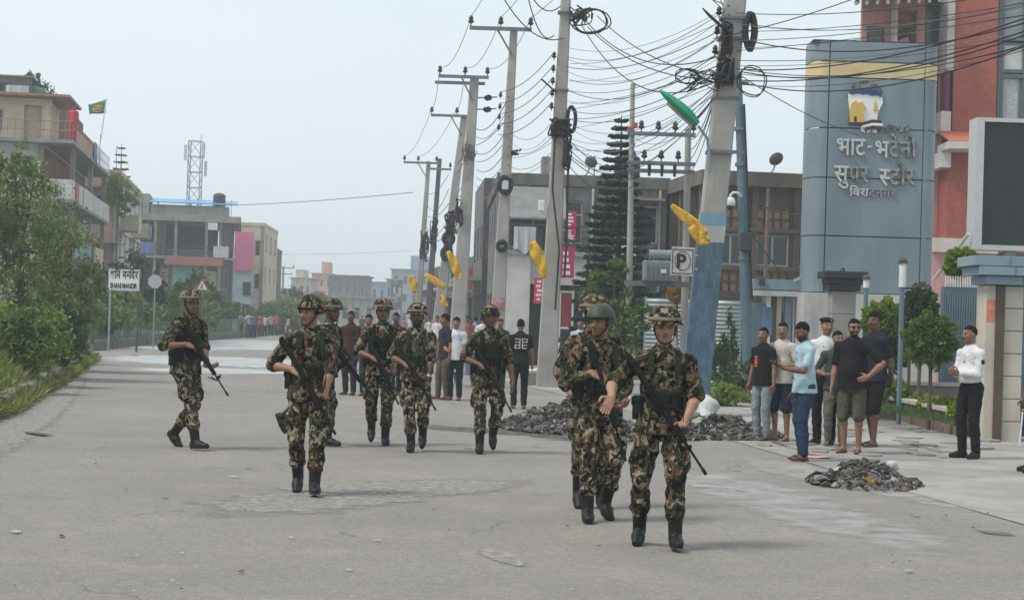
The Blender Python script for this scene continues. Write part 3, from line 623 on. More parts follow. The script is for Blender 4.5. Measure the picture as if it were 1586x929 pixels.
# cream panels are tile grilles: mullions that can be told apart
mb = MB()
for k in range(n_):
    for q in range(1, 4):
        u = k * pw + .16 + (pw - .32) * q / 4
        for (z0, z1) in ((5.05, 5.75), (2.85, 3.55)): mb.bx(u - .025, u + .025, -.0, .12, z0, z1)
    for (z0, z1) in ((5.05, 5.75), (2.85, 3.55)): mb.bx(k * pw + .17, (k + 1) * pw - .17, .02, .11, (z0 + z1) / 2 - .02, (z0 + z1) / 2 + .02)
mb.build('panel_ribs', W_BROWN, J_)['kind'] = 'stuff'
mb = MB(); M_ = Matrix.Rotation(R_(-10), 3, 'X'); mb.box((3.4, -.9, 2.05), (7.6, 1.5, .06), M_); mb.build('canopy', mat('brown_sheet', (.10, .075, .06), .7, .2, 3), J_)
dish_p = at(1205, 246, 58)
def dish(label, p, r_, az=200, el=35):
    T = thing('satellite_dish', label, 'satellite dish', p); Md = Matrix.Rotation(R_(az), 4, 'Z') @ Matrix.Rotation(R_(90 - el), 4, 'X')
    mb = MB(); mb.lathe([(.01, -.11 * r_ / .35), (.15 * r_ / .35, -.085 * r_ / .35), (.27 * r_ / .35, -.03 * r_ / .35), (r_, .035), (r_, .05), (.26 * r_ / .35, -.01), (.1, -.06)], n=20); mb.v = [tuple(Md @ Vector(v)) for v in mb.v]
    mb.build('reflector', mat('dish_grey', (.10, .105, .11), .6, .2, 6), T, True)
    mb = MB(); mb.tube([(0, 0, -.02), (-.08, .15, -.35), (-.3, .3, -.62)], .025, 6); mb.build('mount', STEEL(), T)
    mb = MB(); a = Md @ Vector((0, 0, .3)); mb.tube([Md @ Vector((0, -r_, .04)), a], .012, 5); mb.box(a, (.06, .06, .08)); mb.build('receiver_arm', STEEL(), T)
dish('dark satellite dish on the roof of the long brown block', (dish_p.x, 58.3, dish_p.z), .26)
q = at(916, 250, 62); dish('small grey satellite dish beside the conifer on the grey roof', (q.x, 62.5, q.z), .24, 160)

# pipes, tanks, laundry, air units and boards that break up the walls
def clutter(T, items):
    for k, it in enumerate(items):
        kind, x, y, z = it[:4]; mb = MB()
        if kind == 'pipe': mb.tube([(x, y, z), (x, y, z + it[4])], .05, 6); mb.build('drain_pipe', M_FRAME, T)
        elif kind == 'unit': mb.box((x, y, z), (.75, .35, .55)); mb.build('air_unit', M_WHP if 'M_WHP' in globals() else M_FRAME, T, False, .02)
        elif kind == 'cloth':
            V = []; 
            for j in range(7): V += [(x + it[4] * j / 6 if it[5] else x, y if it[5] else y + it[4] * j / 6, z), (x + it[4] * j / 6 + .04 * math.sin(j) if it[5] else x + .06 * math.sin(j * 2), y - .06 * math.sin(j * 2) if it[5] else y + it[4] * j / 6, z - .9 - .1 * math.sin(j * 1.3 + k))]
            mb.add(V, [(2 * j, 2 * j + 1, 2 * j + 3, 2 * j + 2) for j in range(6)]); o = mb.build('laundry', mat('laundry_%d' % k, it[6], .9, .1, 5, .2), T); o.modifiers.new('t', 'SOLIDIFY').thickness = .01
        elif kind == 'board': mb.box((x, y, z), it[4]); mb.build('sign_board', mat('board_%d_%d' % (k, int(x * 10)), it[5], .6, .12, 3, 0), T)
        elif kind == 'tank': mb.lathe([(.45, 0), (.5, .05), (.5, .9), (.3, 1.05), (.1, 1.1)], n=14); mb.v = [(v[0] + x, v[1] + y, v[2] + z) for v in mb.v]; mb.build('roof_tank', mat('tank_black', (.03, .03, .033), .5, .1, 4, 0), T, True)
        elif kind == 'rod': mb.tube([(x, y, z), (x, y, z + it[4])], .02, 5); mb.build('rebar', M_FRAMED, T)
        elif kind == 'shade': mb.box((x, y, z), it[4]); mb.build('sun_shade', CONC(), T)
clutter(A_, [('pipe', -.6, -.06, .2, 9.7), ('pipe', -4.4, -.06, .2, 9.7), ('shade', -1.1, -.3, 5.95, (1.6, .6, .08)), ('shade', -3.4, -.3, 5.95, (1.6, .6, .08)), ('shade', -1.1, -.3, 8.85, (1.6, .6, .08)), ('shade', -3.4, -.3, 8.85, (1.6, .6, .08)), ('unit', -2.2, -.22, 7.2), ('cloth', -2.9, .3, 11.2, 1.2, True, (.5, .5, .52)), ('rod', -.4, .4, 10.4, .9), ('rod', -.9, .4, 10.4, .7), ('rod', -8.2, .4, 10.4, 1.3)])
clutter(B_, [('cloth', 1.38, .5, 7.5, 1.4, False, (.5, .12, .1)), ('cloth', 1.38, 4, 7.5, 2.0, False, (.55, .55, .5)), ('cloth', 1.38, 8, 10.2, 1.6, False, (.15, .2, .4)), ('unit', -.4, -.95, 8.0), ('pipe', -.3, -.07, .2, 8.9), ('board', 1.3, 6, 4.4, (.1, 5.5, 1.1), (.12, .3, .3)), ('board', 1.3, 12.8, 4.3, (.1, 4.5, 1.2), (.5, .42, .25)), ('board', 1.42, 1.6, 3.6, (.1, 2.4, 1.3), (.2, .35, .36)), ('tank', -1.5, 14, 9.3), ('rod', .8, 17, 9.3, 2.2), ('rod', -.6, 13, 9.3, 1.8), ('shade', .4, 4, 3.25, (1.7, 7, .08))])
clutter(C_, [('pipe', -.2, -.06, .2, 9), ('cloth', 1.13, .5, 7.0, 1.2, False, (.55, .5, .5)), ('cloth', 1.13, 10, 7.1, 1.8, False, (.6, .6, .62)), ('board', -2.1, -.12, 3.2, (3.4, .1, .8), (.45, .3, .2)), ('board', .5, 5, 2.9, (.1, 5, 1.0), (.55, .55, .5)), ('unit', -2.1, -.2, 5.9), ('tank', -2, 9, 9.45), ('shade', -1.0, -.35, 5.4, (2.2, .7, .08)), ('shade', -3.4, -.35, 8.3, (1.6, .7, .08)), ('rod', -.4, 2, 9.7, 1.6)])
clutter(D_, [('board', -7.0, -.2, 2.2, (1.1, .1, 2.2), (.4, .38, .36)), ('board', -.9, -.85, 6.4, (1.2, .1, .9), (.5, .5, .5)), ('cloth', -7.2, -.86, 7.0, 1.0, True, (.1, .12, .15)), ('cloth', -5.9, -.86, 7.0, .8, True, (.06, .06, .08)), ('unit', -1.6, -.95, 8.4), ('tank', -1.2, 1.2, 10.15), ('board', -3.0, -.95, 5.55, (4.6, .08, .6), (.35, .12, .1)), ('rod', -.2, .2, 9.26, 1.4), ('rod', -7.6, .2, 9.26, 1.2)])
clutter(G_, [('unit', 4.7, -.2, 4.2), ('pipe', 3.45, -.07, .2, 6.4), ('pipe', 5.95, -.07, .2, 6.4), ('board', 4.6, -.14, 3.3, (2.4, .08, .8), (.10, .11, .13)), ('cloth', .5, -1.42, 5.0, .8, True, (.45, .45, .5)), ('shade', 4.9, -.35, 6.2, (2.3, .7, .08)), ('rod', 3.5, .4, 7.05, .8), ('rod', 4.8, .4, 7.05, 1.1), ('tank', 4.9, 2.0, 7.05)])

# ------------------------------------------------------------------ plants
def quads_mesh(name, C, A, Bv, m):
    """one leaf-sized quad per row: centre C, half axes A and Bv (diamond with a fold)"""
    n = len(C); V = np.empty((n, 4, 3), dtype=np.float32)
    V[:, 0] = C - A; V[:, 1] = C + Bv; V[:, 2] = C + A; V[:, 3] = C - Bv
    me = bpy.data.meshes.new(name); me.vertices.add(4 * n); me.vertices.foreach_set('co', V.ravel())
    me.loops.add(4 * n); me.loops.foreach_set('vertex_index', np.arange(4 * n, dtype=np.int32)); me.polygons.add(n)
    me.polygons.foreach_set('loop_start', np.arange(0, 4 * n, 4, dtype=np.int32)); me.update(calc_edges=True); me.materials.append(m); return me
def rand_dirs(R, n, zb=0.0):
    v = R.normal(size=(n, 3)); v[:, 2] += zb; return v / np.linalg.norm(v, axis=1)[:, None]
def blob_leaves(R, blobs, n, size, droop=.3, clump=.55, aspect=.45):
    vol = np.array([b[1][0] * b[1][1] * b[1][2] for b in blobs]) ** .75; cnt = (n * vol / vol.sum()).astype(int); C = []
    for (c, rad), k in zip(blobs, cnt):
        nc = max(6, int(k / 60)); cd = rand_dirs(R, nc, .25) * (R.uniform(.3, 1.1, (nc, 1)) ** .5)
        pick = R.integers(0, nc, k); p = cd[pick] + R.normal(size=(k, 3)) * .15 * clump / .55
        C.append(np.array(c) + p * np.array(rad))
    C = np.concatenate(C); m = len(C); A = rand_dirs(R, m); A[:, 2] -= droop; A /= np.linalg.norm(A, axis=1)[:, None]
    T = np.cross(A, rand_dirs(R, m)); T /= np.linalg.norm(T, axis=1)[:, None] + 1e-6; s = size * R.uniform(.6, 1.35, (m, 1))
    return C, A * s, T * s * aspect
def trunk_mesh(R, base, top, r0, limbs, n=9):
    mb = MB(); base = Vector(base); top = Vector(top); pts = []
    for k in range(6): t = k / 5; pts.append(base.lerp(top, t) + Vector((R.normal() * .05, R.normal() * .05, 0)) * (1 if 0 < k < 5 else 0))
    mb.tube(pts, [r0 * (1 - .65 * k / 5) for k in range(6)], n)
    for (c, rad) in limbs:
        c = Vector(c); s0 = base.lerp(top, R.uniform(.4, .85)); m_ = s0.lerp(c, .5) + Vector((0, 0, -.1))
        mb.tube([s0, m_, c], [r0 * .42, r0 * .28, r0 * .1], 6)
        for j in range(3):
            e = c + Vector(rand_dirs(R, 1)[0]) * max(rad) * .75; mb.tube([m_.lerp(c, .6), e], [r0 * .16, r0 * .05], 5)
    return mb
M_BARK = mat('bark', (.11, .085, .065), .95, .3, 7, .6)
LF_MID = leafmat('leaf_mid', (.06, .11, .03), (.16, .23, .07)); LF_LITE = leafmat('leaf_light', (.14, .21, .04), (.28, .36, .09)); LF_DARK = leafmat('leaf_dark', (.035, .07, .028), (.09, .14, .05))
LF_CLIP = leafmat('leaf_clipped', (.14, .22, .02), (.30, .40, .05)); LF_CON = leafmat('conifer_needles', (.022, .06, .036), (.06, .13, .07), .2); LF_DRY = leafmat('leaf_dry', (.20, .18, .07), (.34, .30, .14))
def tree(name, label, base, h, r0, blobs, n, size, m, seed, cat='tree', group=None, droop=.3, trunk_top=.75, aspect=.45):
    R = np.random.default_rng(seed); T = thing(name, label, cat, base, 0, group)
    trunk_mesh(R, (0, 0, -.05), (0, 0, h * trunk_top), r0, blobs).build('trunk', M_BARK, T, True)
    meshobj('crown', quads_mesh('crown', *blob_leaves(R, blobs, n, size, droop, aspect=aspect), m), T); return T
def P(px, py, Y, b): q = at(px, py, Y); return (q.x - b[0], q.y - b[1], q.z)
# trees on the median at the left edge
b = (xat(30, 36), 36, 0)
tree('leafy_tree', 'tall leafy tree at the left edge above the grassy median', b, 5.3, .13,
     [((.0, 0, 3.5), (.95, .9, .75)), ((-.75, .2, 3.0), (.7, .7, .7)), ((.45, -.1, 2.7), (.55, .7, .6)), ((-.25, .1, 4.55), (.45, .5, .5)), ((.2, 0, 4.2), (.5, .5, .6)), ((-.6, 0, 2.1), (.7, .7, .6)), ((.25, -.3, 1.7), (.6, .7, .7)), ((-.9, 0, 4.0), (.5, .5, .5))], 14000, .056, leafmat('leaf_tree', (.10, .15, .04), (.26, .32, .11)), 1, droop=.6, aspect=.3)
b = (xat(106, 41), 41, 0)
tree('leafy_tree', 'lighter green young tree just beyond the tall one on the median', b, 4.0, .08,
     [((-.1, 0, 3.0), (.7, .7, .65)), ((-.45, 0, 2.3), (.65, .6, .6)), ((.35, 0, 2.1), (.5, .6, .6)), ((.0, 0, 1.5), (.7, .7, .6)), ((-.5, 0, 3.4), (.5, .5, .5))], 7500, .056, leafmat('leaf_olive', (.14, .19, .06), (.30, .35, .14)), 2, droop=.45)
b = (xat(118, 47), 47, 0)
tree('shrub', 'dark dense shrub closing the end of the grassy median', b, 1.7, .05, [((0, 0, .7), (.42, .6, .65)), ((-.5, 0, .9), (.6, .6, .6)), ((.05, 0, 1.3), (.35, .4, .35))], 5000, .05, LF_DARK, 3, cat='shrub')
for k, (px, Y, hh, mm) in enumerate(((10, 30, 1.5, LF_MID), (50, 33, 1.4, LF_LITE), (75, 37, 1.5, LF_DARK), (95, 42, 1.4, LF_MID))):
    b = (xat(px, Y), Y, .2)
    tree('shrub', ['low dark shrub under the tall tree at the very left edge', 'green shrub with mixed leaves under the tall tree', 'dark shrub between the two median trees', 'leafy shrub under the young median tree'][k], b, hh, .04,
         [((0, 0, hh * .45), (.75, .6, hh * .45)), ((.4, 0, hh * .6), (.45, .4, .4)), ((-.5, .1, hh * .7), (.5, .5, .4))], 3200, .06, mm, 10 + k, cat='shrub', group='shrubs on the near median')
# grassy verge: low earth bank, kerb stones along its foot, weeds over both
bank = [(-6.0, 8), (-6.3, 14), (-7.35, 24), (-9.55, 35), (-12.85, 51.2)]
def along(poly, t):
    L_ = [math.dist(a, b) for a, b in zip(poly[:-1], poly[1:])]; tot = sum(L_); d = t * tot
    for (a, b), l in zip(zip(poly[:-1], poly[1:]), L_):
        if d <= l or (a, b) == (poly[-2], poly[-1]): f = d / l; dx, dy = (b[0] - a[0]) / l, (b[1] - a[1]) / l; return (a[0] + (b[0] - a[0]) * f, a[1] + (b[1] - a[1]) * f, dx, dy)
        d -= l
R = np.random.default_rng(4); V = []; Fc = []; NS = 70
prof = [(0.0, 0.0), (.12, .30), (.45, .62), (1.1, .82), (2.2, .75), (4.4, .1), (4.6, 0)]
for i_ in range(NS + 1):
    x, y, dx, dy = along(bank, i_ / NS); nx, ny = -dy, dx; e = min(1, (NS - i_) / 3 + .15)
    for (o, z) in prof: V.append((x + nx * o + R.normal() * .03, y + ny * o, z * e * (1 + R.normal() * .12) - .011))
k = len(prof)
for i_ in range(NS):
    for j in range(k - 1): Fc.append((i_ * k + j, i_ * k + j + 1, (i_ + 1) * k + j + 1, (i_ + 1) * k + j))
mb = MB(); mb.add(V, Fc); o = mb.build('verge', mat('weedy_earth', (.085, .085, .04), .95, .4, 2, .6, stain=((.16, .13, .08), .6, 2)), None, True); o['kind'] = 'structure'
kb = bpy.data.objects.new('kerb', None); COL.objects.link(kb); kb['kind'] = 'structure'
stones = []
M_KERB = mat('kerb_concrete', (.20, .195, .175), .95, .2, 4, .5, stain=((.10, .10, .07), .6, 3))
for v in range(4):
    r = random.Random(v); mb = MB(); mb.box((0, 0, .0), (.22, .92, .34)); me = mb.mesh('kerb_stone', M_KERB, False, .025)
    for vt in me.vertices: vt.co += Vector((r.uniform(-.015, .015), r.uniform(-.02, .02), r.uniform(-.012, .012)))
    stones.append(me)
for i_ in range(44):
    x, y, dx, dy = along(bank, (i_ + .5) / 44); r = random.Random(i_)
    meshobj('kerb_stone', stones[i_ % 4], kb, (x + .06 + r.uniform(-.04, .04), y, .10 + r.uniform(-.05, .04)), (r.uniform(-.06, .06), r.uniform(-.1, .06), math.atan2(-dx, dy) + r.uniform(-.05, .05)))
# weeds and grass on the bank
def blades(R, n, fn, lo, hi, wd, m, name, lean=.5):
    C = np.array([fn(R) for _ in range(n)], dtype=np.float32); d = rand_dirs(R, n); d[:, 2] = np.abs(d[:, 2]) * .5 + 1 - lean * R.uniform(0, 1, n); d /= np.linalg.norm(d, axis=1)[:, None]
    L_ = R.uniform(lo, hi, (n, 1)); s = np.cross(d, rand_dirs(R, n)); s /= np.linalg.norm(s, axis=1)[:, None]; w_ = wd * R.uniform(.6, 1.4, (n, 1))
    o = meshobj(name, quads_mesh(name, C + d * L_ * .5, d * L_ * .5, s * w_, m)); return o
def on_bank(R):
    t = R.uniform(.1, 1); x, y, dx, dy = along(bank, t); o = R.uniform(-.12, 1.5) if R.uniform() < .55 else R.uniform(-.26, .14)
    z = np.interp(o, [-.3, 0, .12, .45, 1.1, 2.2], [0, .08, .28, .58, .78, .72]); cl = math.sin(t * 60) * math.sin(t * 23 + o * 2)
    return (x - dy * o, y + dx * o, z + .04 * cl)
R = np.random.default_rng(8)
tag(blades(R, 32000, on_bank, .10, .32, .017, leafmat('grass_green', (.13, .175, .035), (.30, .34, .10)), 'grass', 1.25), 'weedy green grass hanging over the kerb of the median', 'grass', kind='stuff')
tag(blades(R, 8000, on_bank, .10, .3, .013, LF_DRY, 'dry_grass', 1.0), 'yellowed dry grass among the weeds on the median', 'grass', kind='stuff')
C = np.array([on_bank(R) for _ in range(15000)]); C[:, 2] += R.uniform(0, .14, 15000); A = rand_dirs(R, 15000, .3); B2 = np.cross(A, rand_dirs(R, 15000)); B2 /= np.linalg.norm(B2, axis=1)[:, None]; s_ = R.uniform(.03, .065, (15000, 1))
tag(meshobj('ground_cover', quads_mesh('ground_cover', C, A * s_, B2 * s_ * .5, leafmat('leaf_cover', (.12, .17, .035), (.30, .34, .10)))), 'low leafy ground cover mounding over the median kerb', 'ground cover', kind='stuff')
# far median: kerb stones, low soil, netting fence, shrubs
fm = [(-15.6, 62.5), (-16.2, 70), (-17.0, 95), (-18.4, 138)]
for i_ in range(72):
    x, y, dx, dy = along(fm, (i_ + .5) / 72); meshobj('kerb_stone', stones[i_ % 4], kb, (x, y, .12), (0, 0, math.atan2(-dx, dy)), (1.1, 1.14, 1.5))
x, y = fm[0]
for k in range(6): meshobj('kerb_stone', stones[k % 4], kb, (x - .4 - k * .9, y - .35, .12), (0, 0, R_(86)), (1.1, 1, 1.5))
sheet('median_soil', [(-15.7, 62.7), (-16.3, 70), (-17.1, 95), (-18.5, 138), (-22.3, 138), (-20.0, 95), (-18.5, 63)], .12, mat('median_earth', (.10, .11, .05), .95, .35, 2, .5))
def net_mat():
    m, n, b_, lk = nodes_of('green_shade_net'); v = coords(n)
    lk(ramp(n, noise(n, v, 2.5, 4), [(.3, (.05, .16, .10)), (.7, (.12, .26, .17))]), b_.inputs['Base Color']); b_.inputs['Roughness'].default_value = .8
    lk(ramp(n, noise(n, v, 1.2, 4), [(.3, .5), (.7, .9)]), b_.inputs['Alpha']); return m
NET = net_mat(); npan = 22
FT = thing('netting_fence', 'green netting fence on posts along the far median kerb', 'fence')
for i_ in range(npan + 1):
    x, y, dx, dy = along([(p[0] - .45, p[1] + .2) for p in fm], i_ / npan)
    mb = MB(); mb.tube([(x, y, .1), (x, y, 1.35)], .03, 6); mb.build('post', mat('post_wood', (.22, .2, .16), .9, .3, 4), FT)
    if i_ < npan:
        x2, y2, _, _ = along([(p[0] - .45, p[1] + .2) for p in fm], (i_ + 1) / npan); mb = MB(); V = []; Fc = []
        for j in range(7):
            f = j / 6
            for q, z in enumerate((.14, .6, 1.2)): V.append((x + (x2 - x) * f + .06 * math.sin(j * 2.1 + i_ + q), y + (y2 - y) * f, z - .07 * math.sin(math.pi * f) * (q == 2) + R.normal() * .015))
            if j: Fc += [((j - 1) * 3 + q, j * 3 + q, j * 3 + q + 1, (j - 1) * 3 + q + 1) for q in (0, 1)]
        mb.add(V, Fc); mb.build('netting', NET, FT, True)
pl = [('yellow-green broad-leaved plant below the temple sign', 150, 66, 1.9, LF_LITE), ('bright plant with arching fronds beside the temple sign', 172, 67, 2.4, LF_LITE), ('low green bush right of the temple sign', 205, 68, 1.7, LF_LITE), ('leafy plant in front of the white diamond sign', 240, 74, 2.1, LF_LITE),
      ('tall dark shrub behind the white diamond sign', 246, 78, 3.4, LF_DARK), ('yellowish plant behind the lone soldier', 277, 82, 2.2, LF_LITE), ('leafy plant by the triangular warning sign', 328, 92, 2.4, LF_LITE), ('olive shrub past the triangular warning sign', 350, 98, 2.2, LF_LITE), ('thin shrub against the mint wall', 342, 104, 3.2, LF_DARK), ('round green bush before the pale blue house', 372, 112, 2.2, LF_MID)]
for k, (lab, px, Y, hh, mm) in enumerate(pl):
    b = (xat(px, Y) - 1.5, Y, .1)
    tree('shrub', lab, b, hh, .04, [((0, 0, hh * .75), (1.0, .7, hh * .45)), ((.9, 0, hh * .6), (.9, .6, hh * .35)), ((-.9, 0, hh * .65), (.9, .6, hh * .4))], 3000, .15, mm, 40 + k, cat='shrub', group='shrubs on the far median', aspect=.26, droop=.0)
for k, (lab, px, Y, hh, mm) in enumerate((('broad light green bush behind the far crowd on the kerb side', 440, 132, 3.0, LF_LITE), ('lower green bush next to the broad one behind the far crowd', 412, 128, 2.4, LF_MID), ('hazy bush at the bend of the far road', 470, 150, 2.8, LF_LITE), ('hazy dark tree under the far skyline', 452, 190, 4.6, LF_DARK), ('hazy dark tree below the dark grey skyline building', 490, 195, 4.2, LF_DARK))):
    b = (xat(px, Y), Y, .0)
    tree('bush', lab, b, hh, .08, [((0, 0, hh * .6), (1.5, 1.2, hh * .4)), ((1.2, 0, hh * .45), (1.2, 1, hh * .35)), ((-1.2, 0, hh * .45), (1.2, 1, hh * .35))], 2200, .16, mm, 60 + k, cat='bush', group='bushes at the end of the road')
b = (xat(187, 112), 112, 9.4); tree('potted_shrub', 'yellow-green shrub spilling from the roof of the pinkish house', (xat(185, 97, 300), 97, 7.2), 2.6, .05, [((0, 0, 1.3), (.9, .7, .9)), ((.6, 0, .5), (.7, .6, .8)), ((-.4, 0, 1.9), (.5, .5, .5))], 2200, .11, LF_LITE, 71, cat='shrub')
b = (xat(60, 92, 180), 92, 12.3); tree('roof_shrub', 'dark leafy shrub growing on the roof beside the green water tank', b, 2.2, .05, [((0, 0, .9), (.8, .7, .8)), ((-.4, 0, 1.7), (.45, .5, .5)), ((.6, 0, .4), (.6, .6, .5))], 2500, .09, LF_DARK, 72, cat='shrub')
# conifers with whorled branches
def conifer(label, base, h, rad, levels, seed, z0=.12, dens=1.0):
    R = np.random.default_rng(seed); T = thing('conifer', label, 'tree', base); mb = MB()
    mb.tube([(0, 0, -.05), (.03, 0, h * .5), (0, 0, h)], [h * .018, h * .011, .012], 8); mb.build('trunk', M_BARK, T, True)
    br = MB(); C, A, Bv = [], [], []
    for l in range(levels):
        t = z0 + (1 - z0) * (l / (levels - .3)) ** .92; z = h * t; rr = rad * (1 - t) ** .72 * R.uniform(.86, 1.1) + .06; nb = max(5, int(9 - 3 * t)); a0 = R.uniform(0, 6)
        for k in range(nb):
            a = a0 + 2 * math.pi * k / nb + R.normal() * .12; d = np.array([math.cos(a), math.sin(a), 0]); s = np.array([-d[1], d[0], 0]); L_ = rr * R.uniform(.85, 1.1)
            pts = [np.array([0, 0, z]) + d * L_ * f + np.array([0, 0, 1]) * (L_ * (.10 * f - .32 * f * f + .24 * f ** 3.)) for f in (0, .35, .7, 1)]
            br.tube([Vector(p) for p in pts], [.02, .015, .01, .004], 5)
            for j in range(int((16 + 24 * L_) * dens)):
                f = R.uniform(.12, 1); p = pts[0] + d * L_ * f + np.array([0, 0, 1]) * (L_ * (.10 * f - .32 * f * f + .24 * f ** 3)); sg = R.choice((-1, 1))
                v = s * sg * R.uniform(.4, 1) + d * .75 + np.array([0, 0, R.uniform(-.75, .2)]); v /= np.linalg.norm(v); ln = .5 * min(.34, .10 + .24 * L_ * (1 - .55 * f))
                C.append(p + v * ln); A.append(v * ln); q = np.cross(v, (0, 0, 1)) + R.normal(size=3) * .8; q -= v * (q @ v); Bv.append(q / np.linalg.norm(q) * .05)
    br.build('branches', M_BARK, T)['kind'] = 'stuff'; meshobj('crown', quads_mesh('crown', np.array(C), np.array(A), np.array(Bv), LF_CON), T); return T
zt = zat(957, 178, 50); conifer('tall dark conifer with tiered branches behind the poles', (xat(953, 50, 500), 50, 0), zt, 1.5, 27, 5, .14, 3.0)
q = at(187, 262, 112); conifer('small tiered conifer rising over the pinkish house', (q.x, 112, 6.5), zat(187, 222, 112) - 6.5, 1.3, 9, 6, .3)
# leafy tree under the conifer, creeper and bushes by the corrugated fence
b = (xat(950, 44), 44, 0)
tree('leafy_tree', 'light green leafy tree in front of the conifer', b, 3.4, .07, [((0, 0, 2.9), (.55, .5, .35)), ((-.45, 0, 2.4), (.4, .5, .35)), ((.5, 0, 2.5), (.45, .5, .3)), ((.1, 0, 2.0), (.6, .5, .3)), ((.7, 0, 1.9), (.35, .4, .3)), ((.3, 0, 1.2), (.45, .4, .5))], 2600, .085, leafmat('leaf_bright', (.07, .13, .025), (.17, .26, .06)), 81)
b = (xat(975, 38), 38, 0); tree('shrub', 'climbing green shrub behind the nearest soldier\'s shoulder', b, 2.0, .05, [((0, 0, 1.1), (.4, .4, .7)), ((.15, 0, 1.7), (.3, .3, .3)), ((-.3, 0, .7), (.4, .4, .6))], 2600, .07, LF_MID, 82, cat='shrub')
for k, (lab, px, Y, hh, w_, mm) in enumerate((('narrow dark shrub against the corrugated fence', 1128, 43, 1.9, .28, LF_DARK), ('green creeper at the edge of the corrugated fence', 1093, 44, 1.5, .3, LF_MID), ('bushy clump at the foot of the steel pole', 1152, 36, .8, .5, LF_DARK), ('weedy clump beside the blue-footed pole', 1118, 34, .45, .5, LF_LITE))):
    b = (xat(px, Y), Y, 0); tree('shrub', lab, b, hh, .03, [((0, 0, hh * .5), (w_, w_, hh * .5)), ((w_ * .4, 0, hh * .3), (w_, w_, hh * .3))], 1700, .06, mm, 90 + k, cat='shrub')

# ------------------------------------------------------------------ utility poles, cables
M_POLE = wallmat('pole_concrete', (.36, .345, .325), dirt=(.14, .13, .12), amt=.35, scale=1.6)
M_ARM = mat('crossarm_steel', (.16, .18, .19), .6, .2, 6, .1, .3); M_INS = mat('brown_porcelain', (.045, .03, .025), .3, .2, 8, 0)
M_CAB = mat('black_cable', (.016, .017, .019), .6, .2, 9, 0); M_CABG = mat('grey_cable', (.12, .13, .14), .6, .2, 9, 0)
def pole_thing(label, base, top, w0, w1, d0=.28, d1=.18, name='utility_pole', m=None, round_=False):
    T = thing(name, label, 'pole', (base[0], base[1], 0)); v = Vector(top) - Vector(base); T['h'] = v.z
    mb = MB()
    if round_: mb.tube([(0, 0, -.05), v * .5, v], [w0 / 2, (w0 + w1) / 4, w1 / 2], 14)
    else:
        V = []; n_ = 7
        for k in range(n_):
            t = k / (n_ - 1); c = v * t + Vector((0, 0, -.05 if k == 0 else 0)); a, b = (w0 + (w1 - w0) * t) / 2, (d0 + (d1 - d0) * t) / 2; ch = .03
            V += [c + Vector(p) for p in ((-a + ch, -b, 0), (a - ch, -b, 0), (a, -b + ch, 0), (a, b - ch, 0), (a - ch, b, 0), (-a + ch, b, 0), (-a, b - ch, 0), (-a, -b + ch, 0))]
        Fc = [(8 * i_ + k, 8 * i_ + (k + 1) % 8, 8 * i_ + 8 + (k + 1) % 8, 8 * i_ + 8 + k) for i_ in range(n_ - 1) for k in range(8)] + [tuple(range(8 * n_ - 8, 8 * n_))]
        mb.add(V, Fc)
    mb.build('shaft', m or M_POLE, T, round_)
    return T, v
def insulator(T, p, s=1.0):
    mb = MB(); mb.lathe([(.015 * s, 0), (.015 * s, .06 * s), (.06 * s, .08 * s), (.075 * s, .12 * s), (.045 * s, .15 * s), (.06 * s, .18 * s), (.04 * s, .24 * s), (.02 * s, .26 * s)], n=10); mb.v = [tuple(Vector(v) + Vector(p)) for v in mb.v]
    return mb.build('insulator', M_INS, T, True)
def crossarm(T, v, z, x0, x1, y=-.16, brace=None, ins=(), hgt=.1, skew=0.0):
    c = v * (z / v.z); mb = MB(); a = c + Vector((x0, y - skew * x0, 0)); b = c + Vector((x1, y - skew * x1, 0)); mb.bar(a, b, .09, hgt); mb.build('crossarm', M_ARM, T)
    if brace: mb = MB(); mb.bar(a.lerp(b, brace[0]), v * ((z - brace[1]) / v.z) + Vector((0, y, 0)), .03, .05); mb.build('brace', M_ARM, T)
    out = []
    for u in ins: p = a.lerp(b, u) + Vector((0, 0, hgt / 2)); insulator(T, p, 1.15); out.append(T.location + p + Vector((0, 0, .27)))
    return out
def coil(T, c, rx, rz, tube=.03, loops=3, seed=1, m=None, ax=0.0):
    r = random.Random(seed); mb = MB()
    for l in range(loops):
        pts = []; ph = r.uniform(0, 6); ex, ez = r.uniform(.85, 1.1), r.uniform(.88, 1.1)
        for k in range(21):
            a = 2 * math.pi * k / 20; x = rx * ex * math.cos(a); pts.append(Vector(c) + Vector((x * math.cos(ax), x * math.sin(ax) - .02 * l, rz * ez * math.sin(a) + .02 * math.sin(a * 3 + ph))))
        mb.tube(pts, tube * r.uniform(.7, 1.1), 6)
    return mb.build('cable_coil', m or M_CAB, T, True)
def tangle(T, c, size, n, seed, rad=.018, m=None):
    r = random.Random(seed); mb = MB(); c = Vector(c)
    for _ in range(n):
        p = [c + Vector((r.uniform(-1, 1) * size[0], r.uniform(-1, 1) * size[1] - .1, r.uniform(-1, 1) * size[2])) for _k in range(5)]; Q = []
        for k in range(len(p) - 1):
            for j in range(4):
                t = j / 4; p0, p1, p2, p3 = p[max(0, k - 1)], p[k], p[k + 1], p[min(4, k + 2)]; Q.append(.5 * ((2 * p1) + (p2 - p0) * t + (2 * p0 - 5 * p1 + 4 * p2 - p3) * t * t + (3 * p1 - p0 - 3 * p2 + p3) * t ** 3))
        mb.tube(Q, rad * r.uniform(.6, 1.2), 5)
    return mb.build('cable_tangle', m or M_CAB, T, True)
def band(T, v, z, w_, d_, hgt, m, name='clamp_band'):
    c = v * (z / v.z); mb = MB(); mb.box(c, (w_, d_, hgt)); return mb.build(name, m, T)
